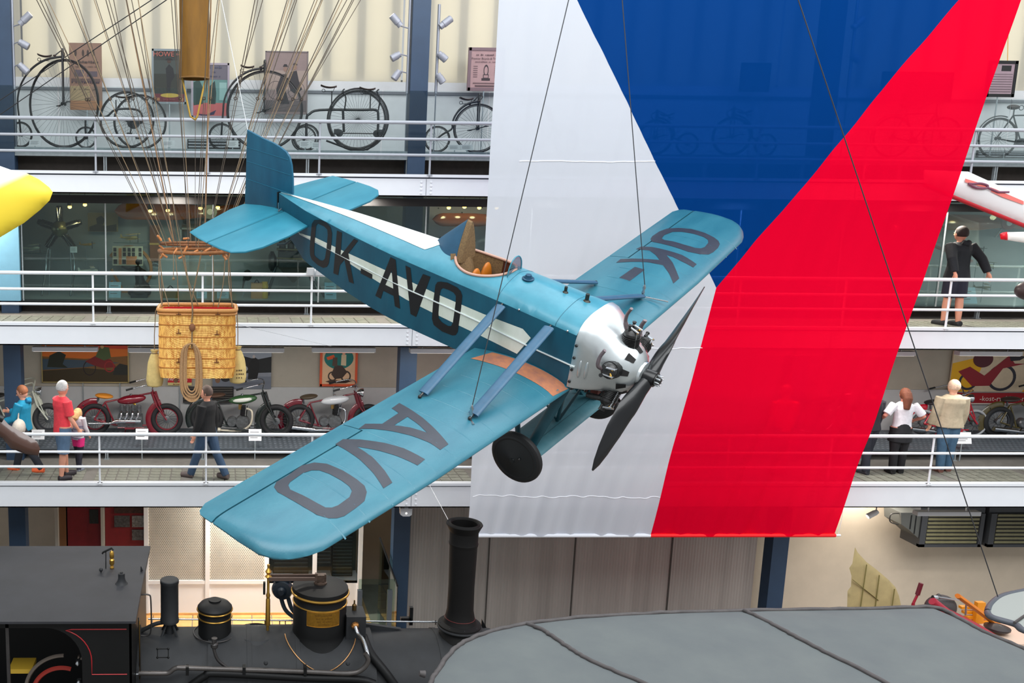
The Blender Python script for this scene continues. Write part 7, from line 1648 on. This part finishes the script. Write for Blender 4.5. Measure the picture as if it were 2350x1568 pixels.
for (x0, y0, x1, y1, lab) in ((249, 655, 277, 690, 'pale blue text board left of the statue'), (451, 670, 475, 690, 'pale blue text board behind the basket, left one'), (498, 668, 525, 690, 'pale blue text board behind the basket, right one'), (746, 655, 772, 692, 'pale blue text board under the engine stand'), (2198, 668, 2242, 704, 'large slanting pale blue text board behind the hooded man')):
    card(x0, y0, x1, y1, 18.3, lab, .35, m=blu, grp=None)
    t = [o for o in bpy.data.objects if o.name.startswith('label_card') and o.get('label') == lab][0]; t.location.z = CZ+.0
# grey control box on the middle railing behind the rudder
q = oY(722, 622, 16.2); t = thing('railing_box', 'small grey box fixed on the middle gallery railing behind the fuselage', 'box', q)
MB().prism([(-.14, -.07), (.16, -.07), (.14, .05), (-.13, .05)], lambda x, z: (x, -.06, z), lambda x, z: (x, .06, z)).build('housing', mat('box grey', (186, 188, 190), .5), t, 0); MB().tube([(0, -.08, .04), (.0, -.1, -.02), (-.02, -.1, -.16)], .012, 6).build('clamp', steel_m, t, 50)
# ================================================================ OTHER HANGING AIRCRAFT PARTS
def pillow(nm, P, Y, th, m, par, step=.06, dy=0.0, pw_=.5):
    """closed shell around an outline with real thickness; dy tilts it in depth"""
    W3 = [oY(x, y, Y+dy*((x-P[0][0])/200)) for x, y in P]; o = par.location
    P2 = [(p.x, p.z) for p in W3]; v, t = fill2d(P2, [], step)
    def dist(x, z):
        d = 9
        for i in range(len(P2)):
            ax_, az = P2[i-1]; bx_, bz_ = P2[i]; L = (bx_-ax_)**2+(bz_-az)**2; u = max(0, min(1, ((x-ax_)*(bx_-ax_)+(z-az)*(bz_-az))/(L+1e-9)))
            d = min(d, math.hypot(x-ax_-u*(bx_-ax_), z-az-u*(bz_-az)))
        return d
    R_ = max(dist(*q) for q in v)+1e-6; x0 = W3[0].x; k = (W3[-1].y-W3[0].y)
    yy = lambda x: Y+dy*((x-x0)/(200/2150*Y))
    h = [th*sin(min(1, dist(*q)/R_)*pi/2)**pw_ for q in v]
    fr_ = [(x, yy(x)-hh, z) for (x, z), hh in zip(v, h)]; bk = [(x, yy(x)+hh, z) for (x, z), hh in zip(v, h)]; n = len(v)
    return MB().add(fr_+bk, [tuple(f) for f in t]+[tuple(i+n for i in f[::-1]) for f in t]).build(nm, m, par, 60, off=o)
t = thing('yellow_wing_tip', 'white and yellow aircraft wing tip entering at the left edge', 'wing', oY(60, 450, 9.5))
WT = [(-90, 350), (-20, 374), (25, 390), (60, 397), (90, 412), (113, 430), (121, 441), (114, 460), (92, 482), (55, 512), (0, 545), (-90, 590)]
o = pillow('wing_tip', WT, 9.5, .11, mat('yellow wing fabric', (240, 214, 50), .5), t)
m_ = o.data.materials[0]; nt = m_.node_tree; tc = nt.nodes.new('ShaderNodeTexCoord'); vm = nt.nodes.new('ShaderNodeVectorMath'); vm.operation = 'DOT_PRODUCT'; vm.inputs[1].default_value = (-.45, 0, .9)
nt.links.new(tc.outputs['Object'], vm.inputs[0]); rp = nt.nodes.new('ShaderNodeValToRGB'); rp.color_ramp.elements[0].position = .16; rp.color_ramp.elements[0].color = lin((232, 204, 56)); rp.color_ramp.elements[1].position = .25; rp.color_ramp.elements[1].color = lin((232, 234, 236))
nt.links.new(vm.outputs['Value'], rp.inputs[0]); nt.links.new(rp.outputs[0], nt.nodes['Principled BSDF'].inputs['Base Color'])
# white upper area as a separate skin over the front
WW = [(-90, 352), (-20, 376), (25, 392), (58, 400), (40, 416), (10, 428), (-90, 440)]

t = thing('wooden_propeller', 'blurred brown propeller blade entering at the left edge of the lowest gallery', 'propeller', oY(40, 990, 9.0))
pillow('blade', [(-60, 900), (-10, 955), (5, 958), (20, 975), (50, 992), (85, 1013), (92, 1030), (88, 1046), (60, 1043), (25, 1030), (5, 1005), (-60, 990)], 9.0, .05, mat('brown lacquer', (70, 44, 34), .3, coat=.6), t); MB().tube([oY(-60, 935, 8.97), oY(8, 962, 8.97)], .03, 8).build('blade_root', blkp_m, t, 50, off=t.location)
t = thing('white_wing', 'white aircraft wing with red edge and painted marks at the right edge', 'wing', oY(2290, 450, 15.9))
pillow('wing', [(2120, 390), (2222, 394), (2290, 425), (2360, 444), (2460, 475), (2640, 530), (2640, 630), (2460, 560), (2360, 518), (2200, 454), (2120, 420)], 15.9, .09, mat('white doped fabric', (226, 228, 228), .5), t)
MB().tube([oY(2120, 424, 15.8), oY(2199, 457, 15.8), oY(2360, 522, 15.8), oY(2460, 566, 15.8), oY(2640, 640, 15.8)], .035, 8).build('red_edge', mat('red edge', (170, 14, 30), .5), t, 50, off=t.location)
mr, mu = mat('faded red mark', (236, 120, 112), .6), mat('blue red mark', (120, 70, 92), .6)
for P, m in (([(2216, 410), (2236, 416), (2262, 424), (2268, 431), (2250, 428), (2216, 418)], mr), ([(2274, 430), (2285, 434), (2350, 462), (2350, 470), (2300, 452), (2276, 440)], mr)):
    MB().prism([(oY(x, y, 15.79).x, oY(x, y, 15.79).z) for x, y in P], lambda x, z: (x, 15.795, z), lambda x, z: (x, 15.80, z)).build('painted_mark', m, t, 0, off=t.location)
MB().tube(curve([oY(x, y, 15.79) for x, y in ((2224, 422), (2240, 431), (2262, 432), (2266, 426), (2250, 421), (2232, 422))], 5, True), .02, 6, closed=True).tube([oY(2264, 430, 15.79), oY(2290, 441, 15.79), oY(2315, 441, 15.79)], .02, 6).build('painted_mark', mu, t, 50, off=t.location)
t = thing('white_propeller', 'white propeller blade with a red tip at the right edge', 'propeller', oY(2330, 545, 15.6))
pillow('blade', [(2310, 533), (2360, 532), (2460, 530), (2460, 566), (2360, 559), (2310, 551)], 15.6, .04, mat('white gloss', (236, 234, 228), .3), t, step=.03); pillow('red_tip', [(2295, 537), (2300, 534), (2312, 532), (2312, 552), (2300, 550), (2296, 549)], 15.6, .04, mat('red gloss', (214, 16, 34), .3), t, step=.03)
t = thing('dark_float', 'dark rounded nose of a hanging object at the right edge beside the middle railing', 'float', oY(2365, 668, 14))
MB().ball((0, 0, 0), (.2, .2, .15), 20, 14).build('nose', mat('dark brown nose', (60, 46, 46), .4), t, 60); MB().tube([(.15, 0, 0), (.6, 0, 0)], .13, 14).build('body', mat('dark brown nose', (60, 46, 46)), t, 50)
# ================================================================ GROUND STOREY RIGHT
t = thing('tail_fin', 'beige fabric tail fin with ribs standing behind the grey wing', 'aircraft fin', oY(2005, 1500, 13.2)); t.location.z = 0
fn = pillow('fin', [(1962, 1256), (1968, 1268), (1988, 1290), (2012, 1308), (2040, 1332), (2055, 1348), (2063, 1368), (2070, 1400), (2080, 1560), (1948, 1560), (1944, 1400), (1945, 1357), (1953, 1346), (1954, 1322), (1949, 1304), (1956, 1294)], 13.2, .035, mat('aged beige fabric', (172, 154, 108), .7, var=.12, scale=4), t)
rb_ = MB()
for P in (((1989, 1296), (1974, 1400)), ((2018, 1320), (2008, 1400)), ((2053, 1352), (2046, 1400)), ((1956, 1330), (2016, 1378))): rb_.tube([oY(P[0][0], P[0][1], 13.155), oY(P[1][0], P[1][1], 13.155)], .012, 6, flat=.4)
rb_.build('rib', mat('rib olive', (132, 122, 72), .7), fn, 50); fn.children[-1].location = -t.location
MB().tube([(oY(2063, 1500, 13.2).x, 13.2, .3), (oY(1950, 1500, 13.2).x-.3, 13.2, .5), (oY(1950, 1500, 13.2).x-1, 13.2, .6)], [.1, .2, .25], 14).tube([(oY(2050, 1500, 13.2).x, 13.2, .3), (oY(2050, 1500, 13.2).x, 13.2, 0)], .03, 8).build('tail_boom', mat('aged beige fabric', (172, 154, 108)), t, 50, off=t.location)
MB().tube([(oY(2010, 1500, 13.2).x, 13.2, .4), (oY(2010, 1500, 13.2).x, 13.2, oY(2010, 1540, 13.2).z)], .04, 8).build('fin_post', galv_m, t, 50, off=t.location)
# red machine with orange slatted deck
RY = 11.0
t = thing('vintage_vehicle', 'red vehicle with dark round seat back and orange slatted deck at the lower right', 'vehicle', oY(2230, 1450, RY)); t.location.z = 0; o = t.location
rv = mat('crimson enamel', (150, 14, 40), .3, coat=.5); orw = mat('orange varnished wood', (214, 136, 20), .4, var=.12, scale=3)
q = oY(2158, 1395, RY); MB().ball(q, (.20, .12, .17), 20, 14).ball(q+V((-.06, -.02, .15)), (.035, .03, .05), 10, 8).build('seat_back', mat('dark padded leather', (58, 54, 54), .6, bump=.3), t, 60, off=o)
MB().tube([oY(2140, 1380, RY-.2), oY(2170, 1408, RY-.2), oY(2230, 1440, RY-.25), oY(2300, 1478, RY-.3), oY(2400, 1520, RY-.3)], [.05, .07, .08, .06, .06], 12).build('side_rail', rv, t, 50, off=o)
MB().tube([oY(2150, 1370, RY-.15), oY(2200, 1378, RY-.1)], .012, 8).tube([oY(2218, 1380, RY), oY(2216, 1412, RY)], .012, 8).lathe([(.03, 0), (.03, .05)], oY(2150, 1372, RY-.15), (-1, 0, 0), 12).build('bright_rod', chrome, t, 50, off=o)
MB().tube([oY(2198, 1368, RY-.05), oY(2235, 1395, RY-.05), oY(2290, 1436, RY-.05)], .045, 8, flat=.7).build('beam', mat('orange brown beam', (196, 110, 24), .4), t, 50, off=o)
a = oY(2262, 1408, RY+.15)
for k in range(9):
    z = oY(2280, 1396+k*9, RY+.2).z; x0 = oY(2222+k*4, 1400, RY+.1).x; MB().box(x0, oY(2420, 1400, RY).x, RY+.2-k*.03, RY+.26-k*.03, z-.016, z+.016).build('slat', orw, t, 0, off=o)
MB().box(oY(2258, 1400, RY).x, oY(2276, 1400, RY).x, RY+.1, RY+.16, oY(2260, 1440, RY).z, oY(2260, 1392, RY).z).build('slat_post', orw, t, 0, off=o)
MB().lathe([(.12, 0), (.14, .02), (.14, .04), (.05, .07)], oY(2288, 1446, RY-.15), (0, 0, 1), 20).build('round_cap', mat('black cap', (40, 34, 34), .4), t, 40, off=o)
MB().box(oY(2150, 1500, RY).x, oY(2420, 1500, RY).x, RY-.4, RY+.5, .5, oY(2300, 1500, RY).z).build('body', rv, t, 0, off=o)
MB().box(oY(2240, 1480, RY-.3).x, oY(2420, 1480, RY-.3).x, RY-.45, RY+.3, oY(2300, 1478, RY-.3).z-.03, oY(2300, 1466, RY-.3).z).build('lower_deck', mat('pale wood deck', (206, 180, 160), .6), t, 0, off=o)
for x in (2190, 2400):
    for yy in (-.4, .5): MB().ring((oY(x, 1500, RY).x, RY+yy, .4), .35, .05, (0, 1, 0), 30, 8).lathe([(.06, -.06), (.06, .06)], (oY(x, 1500, RY).x, RY+yy, .4), (0, 1, 0), 12).build('wheel', rubber_m, t, 50, off=o)
q = oY(2096, 1385, RY+.4); t = thing('hand_lever', 'dark red hand lever standing beside the beige tail fin', 'lever', (q.x, RY+.4, 0))
MB().tube([(0, 0, 0), (0, 0, q.z)], .02, 8).tube([(0, 0, q.z), (.04, 0, q.z+.12)], .016, 8).build('rod', rv, t, 50); MB().tube([(.04, 0, q.z+.12), (.07, 0, q.z+.28)], .028, 10).build('grip', mat('maroon grip', (96, 20, 34), .4), t, 50)
# ventilation units hanging under the gallery
for (x0, x1, lab) in ((2128, 2240, 'dark louvred ventilation unit hanging under the gallery, left one'), (2286, 2420, 'dark louvred ventilation unit hanging under the gallery, at the right edge')):
    grille(x0, 1178, x1, 1248, 17.9, lab, 8, mat('louvre olive', (122, 118, 88), .5, var=.1), 'ventilation_unit', .28)
    t = [o for o in bpy.data.objects if o.get('label') == lab][0]; a, c_ = oY(x0, 1178, 17.9), oY(x1, 1248, 17.9); w = (c_.x-a.x)/2; h = a.z-c_.z
    MB().box(-w-.12, w+.12, .03, .5, -.06, h+.12).box(-w-.12, -w, -.04, .03, -.06, h).box(w, w+.08, -.04, .03, -.06, h).box(-w-.12, w+.08, -.04, .03, -.06, 0).build('casing', mat('casing grey', (66, 68, 72), .5, metal=.2), t, 0); MB().box(-w*.6, -w*.6+.03, .2, .23, h+.1, LV[1][1]-t.location.z).box(w*.6, w*.6+.03, .2, .23, h+.1, LV[1][1]-t.location.z).build('hanger', galv_m, t, 0)
q = oY(2080, 1200, 18.0); t = thing('duct_box', 'grey sloping duct box left of the ventilation units', 'duct', q)
MB().prism([(-.22, .25), (.24, .25), (.24, -.32), (-.0, -.12), (-.18, .0)], lambda x, z: (x, -.1, z), lambda x, z: (x, .4, z)).build('casing', mat('casing pale', (92, 94, 92), .5, metal=.2), t, 0)
MB().tube(curve([(-.2, -.05, .22), (-.38, -.05, .2), (-.38, -.05, .04), (-.2, -.05, -.02)], 5), .012, 6).build('pipe_loop', pipem, t, 50); MB().box(.0, .02, -.11, -.1, -.1, .2).box(.1, .12, -.11, -.1, -.2, .2).build('strap', blkp_m, t, 0)
a, c_ = oY(1991, 1186, 17.0), oY(2014, 1174, 17.0); t = thing('spotlight', 'small lit white spotlight under the gallery near the flag corner', 'spotlight', a)
d = c_-a; MB().lathe([(.05, 0), (.055, .01), (.055, d.length*.7), (.04, d.length)], (0, 0, 0), d, 16).build('lamp_head', mat('spot white', (236, 240, 240), .4), t, 35); MB().lathe([(.045, -.003), (.045, 0)], (0, 0, 0), d, 16).build('lens', lampm, t, 30); MB().tube([d*.8, (d.x, 0, LV[1][1]-a.z)], .01, 6).build('bracket', spm, t, 50)
